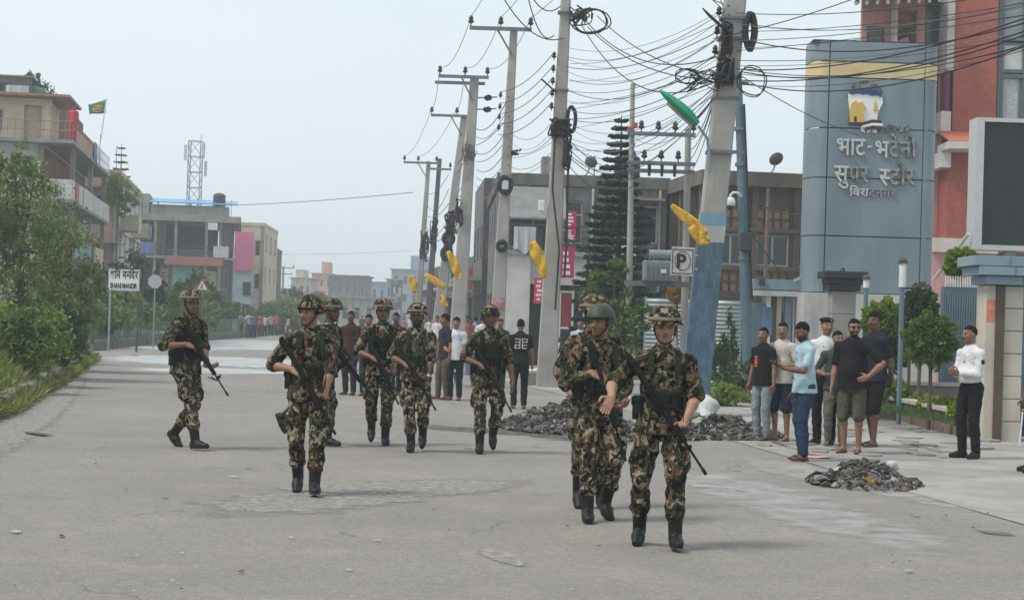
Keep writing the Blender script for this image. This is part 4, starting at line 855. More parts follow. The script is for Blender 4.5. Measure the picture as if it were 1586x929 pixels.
def cable(a, b, sag, label, group, r_=.011, m=None, n=14):
    a, b = Vector(a), Vector(b); mb = MB(); mb.tube([a.lerp(b, k / n) - Vector((0, 0, sag * 4 * (k / n) * (1 - k / n))) for k in range(n + 1)], r_, 5)
    return tag(mb.build('overhead_cable', m or M_CAB, None, True), label, 'cable', group)
def base_of(px, Y): q = at(px, 498 + .0311 * (px - 793) + 1.546 * FPX / Y, Y); return Vector((q.x, q.y, 0))
# pole 1: nearest, blue painted foot
b1 = base_of(1072, 30); t1 = at(1154, -150, 30); P1, v1 = pole_thing('thick leaning concrete pole with blue painted foot, nearest of the row', b1, t1, .50, .36, .34, .24)
zz = lambda py, px=1090, Y=30: zat(px, py, Y)
def sleeve(T, v, z0, z1, m, name, k=1.018):
    V = []
    for z in (z0, z1):
        t = z / v.z; c = v * t; a, b = (.50 + (.36 - .50) * t) / 2 * k + .003, (.34 + (.24 - .34) * t) / 2 * k + .003
        V += [c + Vector(p) for p in ((-a, -b, 0), (a, -b, 0), (a, b, 0), (-a, b, 0))]
    mb = MB(); mb.add(V, [(0, 1, 5, 4), (1, 2, 6, 5), (2, 3, 7, 6), (3, 0, 4, 7), (4, 5, 6, 7), (3, 2, 1, 0)]); return mb.build(name, m, T)
M_BLUEP = mat('worn_blue_paint', (.06, .115, .165), .75, .3, 9, .3, stain=((.26, .28, .29), .25, 13), squash=.35); M_PALEP = mat('worn_pale_paint', (.38, .39, .385), .8, .15, 3, .2); M_LBLUE = mat('light_blue_paint', (.17, .30, .40), .75, .2, 3, .2)
sleeve(P1, v1, .0, zz(376), M_BLUEP, 'blue_foot'); sleeve(P1, v1, zz(376) + .004, zz(350), M_PALEP, 'pale_band'); sleeve(P1, v1, zz(350) + .004, zz(330), M_LBLUE, 'light_blue_band')
for py in (236, 152, 120, 60, 28): band(P1, v1, zz(py), .47, .34, .05, M_ARM)
mb = MB(); c = v1 * (zz(236) / v1.z); mb.bar(c + Vector((-.25, -.2, 0)), c + Vector((.42, -.2, 0)), .05, .06); mb.build('bracket', M_ARM, P1)
c = v1 * (zz(52, 1150) / v1.z); coil(P1, c + Vector((.30, -.16, 0)), .085, .30, .05, 5, 3)
tangle(P1, v1 * (zz(115) / v1.z) + Vector((-.08, -.16, 0)), (.16, .08, .26), 16, 4, .02); tangle(P1, v1 * (zz(65) / v1.z) + Vector((-.1, -.16, .0)), (.10, .06, .32), 9, 5, .02)
tangle(P1, v1 * (zz(128) / v1.z) + Vector((-.45, -.1, 0)), (.34, .1, .22), 9, 6, .011); coil(P1, v1 * (zz(118) / v1.z) + Vector((.42, -.2, -.1)), .24, .27, .012, 2, 8); coil(P1, v1 * (zz(130) / v1.z) + Vector((-.72, -.15, .1)), .22, .13, .012, 3, 9)
mb = MB(); c = v1 * (zz(45) / v1.z) + Vector((-.2, -.2, 0)); mb.tube([c, c + Vector((-.25, 0, .22)), c + Vector((-.36, 0, .33))], [.03, .028, .012], 6); mb.build('cable_end', M_CAB, P1)
for k, py in enumerate((25, 55, 85)): insulator(P1, v1 * (zz(py) / v1.z) + Vector((-.27, -.12, -.05)), .8)
# street lamp on pole 1
L0 = at(1098, 238, 29.7); L1 = at(1096, 215, 29.7); L2 = at(1080, 194, 29.6); L3 = at(1022, 141, 29.5)
SL = thing('street_lamp', 'green street lamp head on a bent arm fixed to the nearest pole', 'street lamp', L0)
mb = MB(); mb.tube([Vector((0, 0, -.25)), Vector((0, 0, 0)), L1 - L0, L2 - L0 + Vector((.02, 0, -.02))], [.03, .03, .028, .025], 8); mb.build('arm', STEEL(), SL, True)
d = (L3 - L2); ax_d = d.normalized(); perp = Vector((-ax_d.z, 0, ax_d.x)) * -1; mb = MB(); V = []; n_ = 11; m_ = 12
if perp.z < 0: perp = -perp
for k in range(n_):
    t = k / (n_ - 1); wd = .19 * math.sin(math.pi * (.08 + .9 * t)) ** .6 * (1 - .35 * t) + .012; c = L2 - L0 + d * t
    for j in range(m_):
        a = 2 * math.pi * j / m_; hh = (.75 if math.sin(a) > 0 else .4); V.append(c + Vector((0, 1, 0)) * wd * 1.1 * math.cos(a) + perp * wd * hh * math.sin(a))
mb.add(V, [(i_ * m_ + k, i_ * m_ + (k + 1) % m_, (i_ + 1) * m_ + (k + 1) % m_, (i_ + 1) * m_ + k) for i_ in range(n_ - 1) for k in range(m_)] + [tuple(range(m_)), tuple(range((n_ - 1) * m_, n_ * m_))]); mb.build('lamp_head', mat('lamp_green', (.01, .27, .15), .45, .12, 5, .03), SL, True)
mb = MB(); V = []
for k in range(9):
    t = .12 + .62 * k / 8; wd = .10 * math.sin(math.pi * k / 8) ** .5 + .004; c = L2 - L0 + d * t - perp * .072
    for j in range(8): a = 2 * math.pi * j / 8; V.append(c + Vector((0, 1, 0)) * wd * math.cos(a) + perp * .03 * math.sin(a))
mb.add(V, [(i_ * 8 + k, i_ * 8 + (k + 1) % 8, (i_ + 1) * 8 + (k + 1) % 8, (i_ + 1) * 8 + k) for i_ in range(8) for k in range(8)]); mb.build('lens', mat('lamp_lens', (.32, .33, .30), .25, .1, 5, 0), SL, True)
# pole 2
b2 = base_of(846, 41); t2 = at(880, -70, 41); P2, v2 = pole_thing('slender concrete pole rising from a bare base between the soldiers, second of the row', b2, t2, .50, .22, .3, .17)
z2 = lambda py: zat(865, py, 41)
for py in (20, 140, 205, 213): band(P2, v2, z2(py), .36, .3, .05, M_ARM)
tangle(P2, v2 * (z2(200) / v2.z) + Vector((.0, -.16, 0)), (.27, .08, .22), 20, 12, .026); tangle(P2, v2 * (z2(235) / v2.z) + Vector((.22, -.14, 0)), (.10, .06, .45), 10, 13, .026); coil(P2, v2 * (z2(186) / v2.z) + Vector((.28, -.16, 0)), .10, .30, .04, 4, 14)
coil(P2, v2 * (z2(30) / v2.z) + Vector((.62, -.1, -.05)), .46, .30, .02, 4, 15); tangle(P2, v2 * (z2(26) / v2.z) + Vector((.40, -.1, 0)), (.3, .08, .25), 9, 16, .022)
mb = MB(); p0 = v2 * (z2(215) / v2.z) + Vector((-.1, -.2, 0)); p1 = v2 * (z2(480) / v2.z) + Vector((.12, -.2, 0)); mb.tube([p0, p0.lerp(p1, .3) + Vector((-.06, 0, 0)), p0.lerp(p1, .65) + Vector((.1, 0, 0)), p1], .022, 6); p2 = v2 * (z2(430) / v2.z) + Vector((.3, -.15, 0)); mb.tube([v2 * (z2(240) / v2.z) + Vector((.25, -.15, 0)), p2 + Vector((.03, 0, .8)), p2], .028, 6); mb.build('down_cable', M_CAB, P2, True)
i2 = []
for k, py in enumerate((90, 110, 129, 148, 168)): p = v2 * (z2(py) / v2.z) + Vector((-.22, -.12, -.08)); insulator(P2, p, .8); i2.append(P2.location + p + Vector((0, 0, .2)))
mb = MB(); c = v2 * (z2(145) / v2.z) + Vector((-.12, -.16, 0)); mb.tube([c + Vector((-.38, 0, .32)), c], .022, 6); mb.build('cable_end', M_CAB, P2)
mb = MB(); c = v2 * (z2(320) / v2.z); mb.box(c + Vector((-.34, -.1, 0)), (.16, .14, .26)); mb.build('meter_box', M_WHP, P2, False, .02)
# poles 3 to 7
b3 = base_of(766, 47); t3 = at(796, 46, 47); P3, v3 = pole_thing('concrete pole topped by a long crossarm with three insulators, third of the row', b3, t3, .44, .21, .28, .16)
a3 = crossarm(P3, v3, v3.z - .02, -1.24, .5, brace=(.44, .75), ins=(.02, .5, .98)); z3 = lambda py: zat(790, py, 47)
coil(P3, v3 * (z3(288) / v3.z) + Vector((0, -.18, 0)), .17, .22, .055, 3, 21); coil(P3, v3 * (z3(382) / v3.z) + Vector((.0, -.22, 0)), .13, .13, .05, 3, 22); tangle(P3, v3 * (z3(238) / v3.z) + Vector((.25, -.14, 0)), (.16, .06, .1), 5, 23, .02)
mb = MB(); mb.box(v3 * (z3(288) / v3.z) + Vector((0, -.2, 0)), (.2, .1, .26)); mb.build('junction_box', mat('pale_box', (.55, .57, .58), .5), P3, False, .02)
mb = MB(); mb.box(v3 * (z3(470) / v3.z) + Vector((.0, -.17, 0)), (.3, .02, .28)); mb.build('poster', mat('poster_red', (.45, .2, .25), .7, .5, 9, 0), P3)
i3 = []
for py in (150, 168, 184, 200): p = v3 * (z3(py) / v3.z) + Vector((-.27, -.1, -.08)); insulator(P3, p, .75); i3.append(P3.location + p + Vector((0, 0, .2)))
b4 = base_of(705, 56); t4 = at(735, 121, 56); P4, v4 = pole_thing('stout concrete pole with a double crossarm, fourth of the row', b4, t4, .56, .29, .3, .2)
a4 = crossarm(P4, v4, v4.z, -1.2, .48, y=-.2, brace=(.45, .8), ins=(.03, .53, .97)); crossarm(P4, v4, v4.z - .16, -1.32, .36, y=.16, ins=()); z4 = lambda py: zat(728, py, 56)
tangle(P4, v4 * (z4(240) / v4.z) + Vector((0, -.2, 0)), (.26, .06, .35), 12, 24, .014, M_CABG); tangle(P4, v4 * (z4(330) / v4.z) + Vector((-.2, -.2, 0)), (.16, .06, .5), 8, 25, .025)
for k, py in enumerate((152, 170)): p = v4 * (z4(py) / v4.z) + Vector((.5, -.15, 0)); coil(P4, p, .10, .05, .04, 3, 26 + k); mb = MB(); mb.bar(v4 * (z4(py) / v4.z), p + Vector((.3, 0, .04)), .03, .04); mb.build('bracket', M_ARM, P4)
b5 = base_of(672, 68); t5 = at(719, 180, 68); P5, v5 = pole_thing('strongly leaning concrete pole with a short crossarm, fifth of the row', b5, t5, .5, .25, .28, .18)
a5 = crossarm(P5, v5, v5.z - .02, -1.34, .12, brace=(.55, .8), ins=(.02, .72)); z5 = lambda py: zat(695, py, 68)
coil(P5, v5 * (z5(370) / v5.z) + Vector((0, -.2, 0)), .22, .24, .07, 4, 31); coil(P5, v5 * (z5(393) / v5.z) + Vector((0, -.2, 0)), .2, .24, .07, 4, 32); tangle(P5, v5 * (z5(345) / v5.z) + Vector((.05, -.2, 0)), (.3, .06, .5), 12, 33, .03)
b6 = base_of(643, 85); t6 = at(664, 250, 85); P6, v6 = pole_thing('thin far pole with a long crossarm towards the road, sixth of the row', b6, t6, .36, .2, .2, .15)
a6 = crossarm(P6, v6, v6.z - .1, -1.25, .5, brace=(.4, .8), ins=(.02, .42, .95)); b7 = base_of(659, 86.5); t7 = at(681, 246, 86.5); P7, v7 = pole_thing('dark thin pole just right of the sixth in the row', b7, t7, .36, .22, .2, .15, m=W_DARK); crossarm(P7, v7, v7.z - .55, -.5, .65, ins=(.95,)); tangle(P6, v6 * .55 + Vector((.1, -.15, 0)), (.22, .06, .8), 10, 35, .03); tangle(P7, v7 * .6 + Vector((0, -.15, 0)), (.22, .06, .9), 10, 36, .03)
b8 = base_of(436, 190); t8 = at(439, 412, 190); P8, v8 = pole_thing('tiny far pole at the bend of the road', b8, t8, .3, .2); crossarm(P8, v8, v8.z - .2, -1.3, 1.3, ins=(.05, .95)); crossarm(P8, v8, v8.z - .9, -1.1, 1.1)
# transformer platform
PA, va = pole_thing('tall slim pole carrying the transformer crossarms beside the conifer', base_of(972, 44), at(980, 130, 44), .2, .12, round_=True, m=M_POLE); PB, vb = pole_thing('shorter transformer pole behind the nearest pole', base_of(1058, 44.3), at(1066, 200, 44.3), .22, .16, round_=True, m=M_POLE)
zA = lambda py: zat(1020, py, 44); gap = (PB.location + vb * .9).x - (PA.location + va * .75).x
for py, ins in ((209, (.2, .45, .7, .97)), (254, (.25, .5, .75)), (266, ())): crossarm(PA, va, zA(py), -.12, gap + .15, y=-.14, ins=ins)
mb = MB(); mb.tube([va * .98, va * .98 + Vector((.03, 0, .15))], .05, 6); c = va * .86; mb.box(c + Vector((.08, -.1, 0)), (.12, .1, .14)); mb.box(c + Vector((-.08, -.1, -.1)), (.1, .1, .12)); mb.build('fuse', mat('fuse_red', (.4, .08, .06), .5), PA)
for k in range(3): mb = MB(); p = va * (zA(256) / va.z) + Vector((gap * (.3 + .22 * k), -.3, 0)); mb.tube([p, p + Vector((0, 0, -.32))], [.05, .035], 8); mb.build('surge_arrester', M_INS, PA)
for py in (440,): crossarm(PA, va, zA(py), -.15, gap + .2, y=-.3, hgt=.14)
TR = thing('transformer', 'grey pole-mounted transformer with finned tank on the platform', 'transformer', (at(1021, 435, 43.6).x, 43.6, zA(436)))
M_TR = mat('transformer_grey', (.22, .255, .27), .5, .12, 4, .08, .1)
mb = MB(); mb.bx(-.43, .43, -.3, .3, 0, .52); mb.build('tank', M_TR, TR, False, .02)
for k in range(7): mb = MB(); mb.bx(-.38 + k * .125, -.36 + k * .125, -.38, -.303, .06, .46); mb.build('cooling_fin', M_TR, TR)
mb = MB(); mb.tube([(-.28, -.05, .68), (.28, -.05, .68)], .13, 14); mb.bx(-.2, -.15, -.1, 0, .5, .6); mb.bx(.15, .2, -.1, 0, .5, .6); mb.build('oil_conservator', M_TR, TR, True)
mb = MB(); mb.bx(.0, .14, -.4, -.385, .2, .3); mb.build('plate', M_WHP, TR)
for k in range(3): insulator(TR, (-.25 + k * .25, .15, .52), 1.2)
# steel pole with dome camera
SPb = base_of(1160, 38); SPt = at(1143, 112, 38); SP, vsp = pole_thing('bluish steel tube pole carrying the dome camera', SPb, SPt, .27, .17, name='steel_pole', round_=True, m=mat('blue_grey_steel', (.10, .17, .20), .5, .15, 4, .08, .2))
zs = lambda py: zat(1148, py, 38)
for py in (200, 255, 400): c = vsp * (zs(py) / vsp.z); mb = MB(); mb.tube([c - Vector((0, 0, .04)), c + Vector((0, 0, .04))], .14, 14); mb.build('collar', M_ARM, SP)
mb = MB(); mb.tube([vsp * .3 + Vector((.13, -.1, 0)), vsp * .6 + Vector((.11, -.12, 0)), vsp * .9 + Vector((.1, -.1, 0))], .025, 6); mb.build('conduit', M_CAB, SP)
mb = MB(); mb.bar(SPt - SPb + Vector((0, 0, -.25)), SPt - SPb + Vector((.25, 0, -.25)), .06, .08); mb.build('bracket', M_ARM, SP)
mb = MB(); c = vsp * (zs(375) / vsp.z); mb.box(c + Vector((.02, -.2, 0)), (.28, .14, .42)); mb.build('junction_box', mat('dark_box', (.04, .045, .05), .5), SP, False, .02)
q = at(1131, 312, 37.8); CM = thing('dome_camera', 'white dome security camera hanging from a bracket on the steel pole', 'camera', q)
mb = MB(); mb.tube([(.26, .1, .12), (.16, 0, .2), (.06, 0, .2), (0, 0, .14), (0, 0, .08)], .03, 8); mb.build('bracket', M_WHP, CM, True)
mb = MB(); mb.lathe([(.03, .1), (.09, .07), (.115, .0), (.115, -.08), (.10, -.10)], n=16); mb.build('housing', M_WHP, CM, True); mb = MB(); mb.lathe([(.085, -.10), (.08, -.14), (.055, -.175), (.01, -.19)], n=14); mb.build('dome', glassmat(), CM, True)
# thin lamp standard in front of the brown block
PC, vc = pole_thing('thin rusty post in front of the long brown block', base_of(1180, 50), at(1190, 292, 50), .16, .1, round_=True, m=mat('rust', (.16, .11, .085), .8, .3, 6))
# cables -------------------------------------------------------------
HV = 'high voltage wires between the crossarms'
for A_s, B_s, nm in ((a3, a4, 'third and fourth'), (a4, a5, 'fourth and fifth'), (a5, a6, 'fifth and sixth')):
    for k in range(min(len(A_s), len(B_s))): cable(A_s[k], B_s[k], .45, 'thin wire between the crossarms of the %s poles' % nm, HV, .010, M_CABG)
for k, p in enumerate(a3): cable(p, at(765 + 100 * k + 90, -230, 30), .25, 'thin wire rising from the third pole\'s crossarm out of the top of the photo', HV, .009, M_CABG)
cable(at(640, 298, 90), at(150, 318, 120), .35, 'long single wire crossing the sky above the road', 'lone road wire', .018, M_CAB, 20); cable(at(640, 388, 150), at(300, 390, 160), .3, 'faint wire crossing the sky near the skyline', 'lone road wire', .012, M_CABG, 20)
r = random.Random(31)
def bunch(fn_a, fn_b, n, sag, label, group, rr=(.005, .009), grey=.5):
    for k in range(n): t = k / max(1, n - 1); cable(fn_a(t), fn_b(t), r.uniform(*sag), label, group, r.uniform(*rr), M_CABG if r.random() < grey else M_CAB)
# pole 2 to pole 1
bunch(lambda t: at(880 + r.uniform(-4, 4), 78 + 125 * t + r.uniform(-6, 6), 40.8), lambda t: at(1124 - 12 * t, 14 + 122 * t + r.uniform(-7, 7), 29.8), 18, (.08, .5), 'cable among those strung from the second pole to the nearest one', 'cables from second to nearest pole')
bunch(lambda t: at(884, 205 + 40 * t + r.uniform(-6, 6), 40.8), lambda t: at(1112, 128 + 20 * t, 29.8), 7, (.3, .9), 'sagging low cable between the second and the nearest pole', 'low cables from second to nearest pole')
for k, (pa, pb, s_) in enumerate((((905, 30), (1120, 85), .55), ((910, 42), (1112, 122), .35), ((900, 38), (1105, 128), .75), ((925, 25), (1125, 120), .3))): cable(at(*pa, 40.8), at(*pb, 29.8), s_, 'thick black cable dropping from the coils on the second pole to the nearest pole', 'thick drop cables', .012)
# pole 1 to the right, out of the frame towards the camera
bunch(lambda t: at(1142 + r.uniform(-4, 6), 22 + 105 * t + r.uniform(-6, 6), 29.8), lambda t: at(1640, -20 + 90 * t + r.uniform(-14, 14), 22), 12, (.05, .32), 'cable running from the nearest pole past the blue sign pylon', 'cables from the nearest pole past the pylon', (.005, .009))
for k, (pa, pb, s_) in enumerate((((1146, 60), (1640, 20), .35), ((1146, 108), (1640, 10), .25), ((1150, 125), (1640, 30), .25), ((1150, 112), (1640, 35), .34), ((1148, 128), (1640, 50), .4))): cable(at(*pa, 29.8), at(*pb, 21), s_, 'thick dark cable sweeping up to the right in front of the pylon', 'thick cables in front of the pylon', .011)
cable(at(1148, 118, 29.8), at(1330, 210, 39.4), .1, 'wire dropping from the nearest pole to the pylon', 'drop wires', .009); cable(at(1105, 60, 29.8), at(1420, -40, 26), .1, 'wire rising right from the nearest pole out of the top of the photo', 'rising wires', .009)
for k in range(4): cable(at(1130, 10 + 14 * k, 29.8), at(960 + 60 * k, -80 - 20 * k, 34), .1, 'wire leaving the nearest pole through the top edge', 'rising wires', .009)
for k, (pa, pb) in enumerate((((868, 10), (800, -60)), ((872, 60), (760, -40)), ((858, 55), (812, -30)))): cable(at(*pa, 40.8), at(*pb, 38), .5, 'looping wire at the top of the second pole', 'rising wires', .014)
# pole 2 - 3 - 4 - onwards
for p, q, w_ in zip(i2, i3 + [i3[-1] - Vector((0, 0, .3))], ('topmost', 'second from the top', 'middle', 'fourth from the top', 'lowest')): cable(p, q, .22, w_ + ' of the insulator cables between the second and third pole', 'cables from second to third pole', .010)
bunch(lambda t: at(862, 180 + 70 * t, 40.8), lambda t: at(790, 205 + 80 * t, 46.8), 7, (.1, .5), 'low cable between the second and third pole', 'low cables from second to third pole')
bunch(lambda t: at(788, 150 + 120 * t, 46.8), lambda t: at(738, 200 + 100 * t, 55.8), 9, (.1, .45), 'cable between the third and fourth pole', 'cables from third to fourth pole', (.009, .013))
bunch(lambda t: at(724, 210 + 110 * t, 55.8), lambda t: at(704, 250 + 90 * t, 67.8), 6, (.2, .6), 'cable between the fourth and fifth pole', 'cables from fourth to fifth pole', (.01, .015))
bunch(lambda t: at(695, 270 + 90 * t, 67.8), lambda t: at(662, 300 + 70 * t, 84.8), 5, (.2, .6), 'cable between the fifth and sixth pole', 'cables from fifth to sixth pole', (.012, .016))
bunch(lambda t: at(880, 215 + 40 * t, 40.8), lambda t: at(985, 255 + 30 * t, 43.8), 4, (.2, .5), 'cable from the second pole to the transformer poles', 'cables to the transformer', (.009, .012))
bunch(lambda t: at(1068, 215 + 50 * t, 44), lambda t: at(1108, 140 + 15 * t, 30), 4, (.1, .4), 'cable from the transformer poles to the nearest pole', 'cables to the transformer', (.008, .01))
bunch(lambda t: at(985, 215 + 40 * t, 44), lambda t: at(1118, 135, 30), 3, (.1, .5), 'cable slanting up from the slim pole to the nearest pole', 'cables to the transformer', (.007, .009))
for px, py, px2, py2 in ((1150, 300, 1250, 330), (1150, 340, 1260, 470), (880, 370, 975, 400)): cable(at(px, py, 38), at(px2, py2, 52), .2, 'loose wire in front of the long brown block' if px > 1000 else 'loose wire by the conifer', 'loose wires', .014)
# yellow cloth banners tied to the poles
def banner(label, pts, Y, m, seed, name='yellow_banner'):
    """a hanging strip: pts are (px,py,halfwidth px) down its length"""
    R = np.random.default_rng(seed); C = [at(p[0], p[1], Y) for p in pts]; T = Vector(C[0]); V = []; Fc = []
    Q = []
    for k in range(len(C) - 1):
        for j in range(5): f = j / 5; Q.append((C[k].lerp(C[k + 1], f), (pts[k][2] + (pts[k + 1][2] - pts[k][2]) * f)))
    Q.append((C[-1], pts[-1][2])); nq = len(Q); nw = 5
    for k, (c, hw) in enumerate(Q):
        d = (Q[min(k + 1, nq - 1)][0] - Q[max(k - 1, 0)][0]).normalized(); s_ = Vector((-d.z, 0, d.x)); hw = hw * Y / FPX
        for j in range(nw): u = j / (nw - 1) * 2 - 1; V.append(c + s_ * hw * u + Vector((0, 1, 0)) * (.03 * math.sin(k * .8 + u * 2.5 + seed) + .008 * R.normal()))
    Fc = [(k * nw + j, k * nw + j + 1, (k + 1) * nw + j + 1, (k + 1) * nw + j) for k in range(nq - 1) for j in range(nw - 1)]
    mb = MB(); mb.add([v - T for v in V], Fc); o = mb.build(name, m, None, True); o.location = T
    md = o.modifiers.new('thickness', 'SOLIDIFY'); md.thickness = .006
    return tag(o, label, 'banner', 'yellow cloth banners on the poles')
M_YEL = mat('yellow_cloth', (.66, .40, .035), .8, .2, 9, .3, stain=((.30, .14, .03), .35, 9))
banner('yellow pointed banner flapping left of the second pole', [(824, 374, 5), (831, 392, 10), (838, 410, 9), (843, 431, 4)], 40.4, M_YEL, 1)
banner('yellow cloth strip blown across the nearest pole', [(1040, 318, 3), (1058, 334, 8), (1075, 346, 8), (1094, 364, 6)], 29.4, M_YEL, 2); banner('yellow cloth end hanging round the nearest pole', [(1072, 350, 8), (1078, 362, 8), (1088, 372, 9), (1100, 374, 3)], 29.35, M_YEL, 3)
banner('long yellow banner beside the stout pole', [(694, 389, 3), (702, 404, 7), (708, 420, 7), (711, 433, 3)], 54, M_YEL, 4); banner('slanting yellow banner left of the stout pole', [(659, 425, 3), (672, 434, 6), (690, 445, 4)], 60, M_YEL, 5)
banner('small yellow banner farthest left on the thin far pole', [(636, 427, 4), (640, 440, 7), (643, 453, 4)], 84, M_YEL, 6); banner('small low yellow banner at the foot of the stout pole', [(683, 457, 3), (687, 467, 5), (692, 475, 3)], 58, M_YEL, 7)

# ------------------------------------------------------------------ lettering from the built-in font, as meshes
def glyphs(txt, size, ext, bold=.0):
    cu = bpy.data.curves.new('lettering', 'FONT'); cu.body = txt; cu.size = size; cu.extrude = ext; cu.offset = bold; cu.resolution_u = 3
    ob = bpy.data.objects.new('lettering', cu); COL.objects.link(ob); dg = bpy.context.evaluated_depsgraph_get(); dg.update()
    me = bpy.data.meshes.new_from_object(ob.evaluated_get(dg)); bpy.data.objects.remove(ob); bpy.data.curves.remove(cu); return me
def span(me): xs = [v.co.x for v in me.vertices]; return (min(xs), max(xs)) if xs else (0, 0)
def half(me, f=.30):
    a, b = span(me); bm = bmesh.new(); bm.from_mesh(me); bmesh.ops.bisect_plane(bm, geom=bm.verts[:] + bm.edges[:] + bm.faces[:], plane_co=(b - (b - a) * f, 0, 0), plane_no=(1, 0, 0), clear_outer=True); bm.to_mesh(me); bm.free(); return me
def write(T, toks, size, origin, m, ext=.02, gap=.0, name='letter', bold=0.0, mats=None, width=None, jitter=None):
    """one part per letter; a token 'X-' is the half form of X; letters face -Y"""
    x = 0; out = []
    for k, t in enumerate(toks):
        if t == ' ': x += size * .28; continue
        me = glyphs(t.rstrip('-') if len(t) > 1 and t.endswith('-') else t, size, ext, bold)
        if len(t) > 1 and t.endswith('-'): me = half(me)
        a, b = span(me)
        if b <= a: continue
        out.append((me, x - a, k)); x += (b - a) + gap - (size * .012)
    f = 1.0 if width is None else width / max(1e-6, x)
    for me, xo, k in out:
        me.materials.clear(); me.materials.append(mats(k) if mats else m); o = meshobj(name, me, T, Vector(origin) + Vector((xo * f, 0, 0)), (R_(90), 0, 0), (f, 1, 1))
        if jitter: o.rotation_euler = (R_(90), jitter.uniform(-.06, .06), 0); o.location.z += jitter.uniform(-.02, .02)
    return x * f
# ------------------------------------------------------------------ sign pylon
M_CLAD = mat('blue_grey_cladding', (.205, .255, .29), .5, .07, 1.4, .05, .1, stain=((.14, .19, .225), .5, 1.0), squash=.35); M_GOLD = mat('cream_gold_band', (.60, .47, .24), .45, .08, 3, .05); M_JOINT = mat('joint_dark', (.02, .03, .035), .8, .1, 5, 0)
YP = 40.0; xl, xr = xat(1252, YP, 300), xat(1452, YP, 300); wP = xr - xl; PY = thing('sign_pylon', 'tall blue-grey clad sign pylon with a cream band, emblem and white letters', 'sign', ((xl + xr) / 2, YP, 0))
zp = lambda py: zat(1350, py, YP); Zs = [zp(455), zp(367), zp(277), zp(200), zp(122), zp(97), zp(65)]
hw = wP / 2; jl, jr = -hw + .42, hw - .38; dp = .45
mb = MB(); mb.bx(jl - .06, jr + .04, .03, dp * 2 - .03, Zs[0], Zs[-1] - .02); mb.build('core', M_JOINT, PY)
def rpanel(x0, x1, z0, z1, m, left=None):
    g = .014; mb = MB()
    if left is None: mb.bx(x0 + g, x1 - g, -.02, .028, z0 + g, z1 - g)
    else:
        pts = []; n_ = 10                    # rounded flank wrapping round to the back
        xe = x0 if left else x1; rad = .34
        for k in range(n_ + 1): a = math.pi / 2 * k / n_; pts.append(((xe + rad - rad * math.sin(a)) if left else (xe - rad + rad * math.sin(a)), -.02 + (dp - dp * math.cos(a))))
        pts2 = [(p[0] + (.05 if left else -.05), p[1] + .05) for p in pts]; jx = (x1 - g) if left else (x0 + g)
        poly = [(jx, -.02)] + pts + [(pts[-1][0], 2 * dp)] + [(pts2[-1][0], 2 * dp)] + pts2[::-1] + [(jx, .028)]
        mb.prism(poly, z0 + g, z1 - g)
    mb.build('cladding_panel', m, PY)
for k in range(6):
    m = M_GOLD if k == 4 else M_CLAD
    rpanel(jl, jr, Zs[k], Zs[k + 1], m); rpanel(-hw, jl, Zs[k], Zs[k + 1], m, True); rpanel(jr, hw, Zs[k], Zs[k + 1], M_CLAD if k != 4 else M_GOLD, False)
mb = MB(); mb.bx(-hw - .05, hw + .05, -.1, 2 * dp + .1, -.05, Zs[0] - .01); mb.build('plinth', wallmat('pale_plinth', (.50, .49, .48), amt=.25), PY)
mb = MB(); mb.bx(-hw + .02, hw - .02, .01, 2 * dp, Zs[-1] - .015, Zs[-1] + .02); mb.build('cap', M_JOINT, PY)
# emblem: grey dome, blue and white peaks, gold temple, small stupa
pc = lambda px, py: (at(px, py, YP - .06).x - (xl + xr) / 2, at(px, py, YP - .06).z); M_SNOW = mat('emblem_white', (.78, .77, .74), .5, .05, 3, 0); M_ROY = mat('emblem_blue', (.025, .045, .20), .5, .1, 3, 0); M_TMP = mat('emblem_gold', (.62, .40, .08), .5, .1, 5, 0); M_SMOKE = mat('smoked_metal', (.10, .105, .11), .7, .45, 9, .2, stain=((.4, .4, .4), .4, 9)); M_DKR = mat('emblem_brown', (.05, .03, .03), .6, .2, 9, 0)
def cut(name, pix, d0, d1, m): mb = MB(); mb.prism([pc(*p) for p in pix], d0, d1, Matrix(((1, 0, 0, 0), (0, 0, 1, 0), (0, 1, 0, 0), (0, 0, 0, 1)))); return mb.build(name, m, PY)
circ = lambda cx, cy, rx, ry, a0, a1, n=16: [(cx + rx * math.cos(R_(a0 + (a1 - a0) * k / n)), cy - ry * math.sin(R_(a0 + (a1 - a0) * k / n))) for k in range(n + 1)]
cut('emblem_dome', circ(1340, 148, 28, 23, -5, 185), -.07, -.022, M_SMOKE)
cut('emblem_sky', [(1313, 146)] + circ(1340, 160, 27, 30, 180, 360)[0:0] + [(1367, 146), (1367, 160), (1360, 175), (1358, 190), (1320, 190), (1316, 172)], -.075, -.024, M_SNOW)
cut('emblem_mountains', [(1316, 146), (1322, 139), (1327, 142), (1334, 136), (1340, 141), (1346, 136), (1352, 141), (1358, 139), (1366, 147), (1366, 151), (1357, 148), (1350, 149), (1343, 146), (1336, 147), (1328, 144), (1320, 147)], -.10, -.078, M_ROY)
cut('emblem_temple', [(1315, 170), (1318, 166), (1318, 162), (1325, 156), (1328, 160), (1335, 158), (1337, 163), (1341, 167), (1337, 172), (1337, 190), (1316, 190)], -.12, -.08, M_TMP)
cut('emblem_door', [(1322, 181), (1326, 181), (1326, 189), (1322, 189)], -.128, -.122, M_DKR); cut('emblem_stupa', [(1352, 172), (1354, 162), (1355, 155), (1357, 162), (1360, 172)], -.10, -.08, M_TMP)
cut('emblem_base', [(1314, 190), (1340, 190), (1342, 193), (1314, 193)], -.12, -.03, M_DKR)
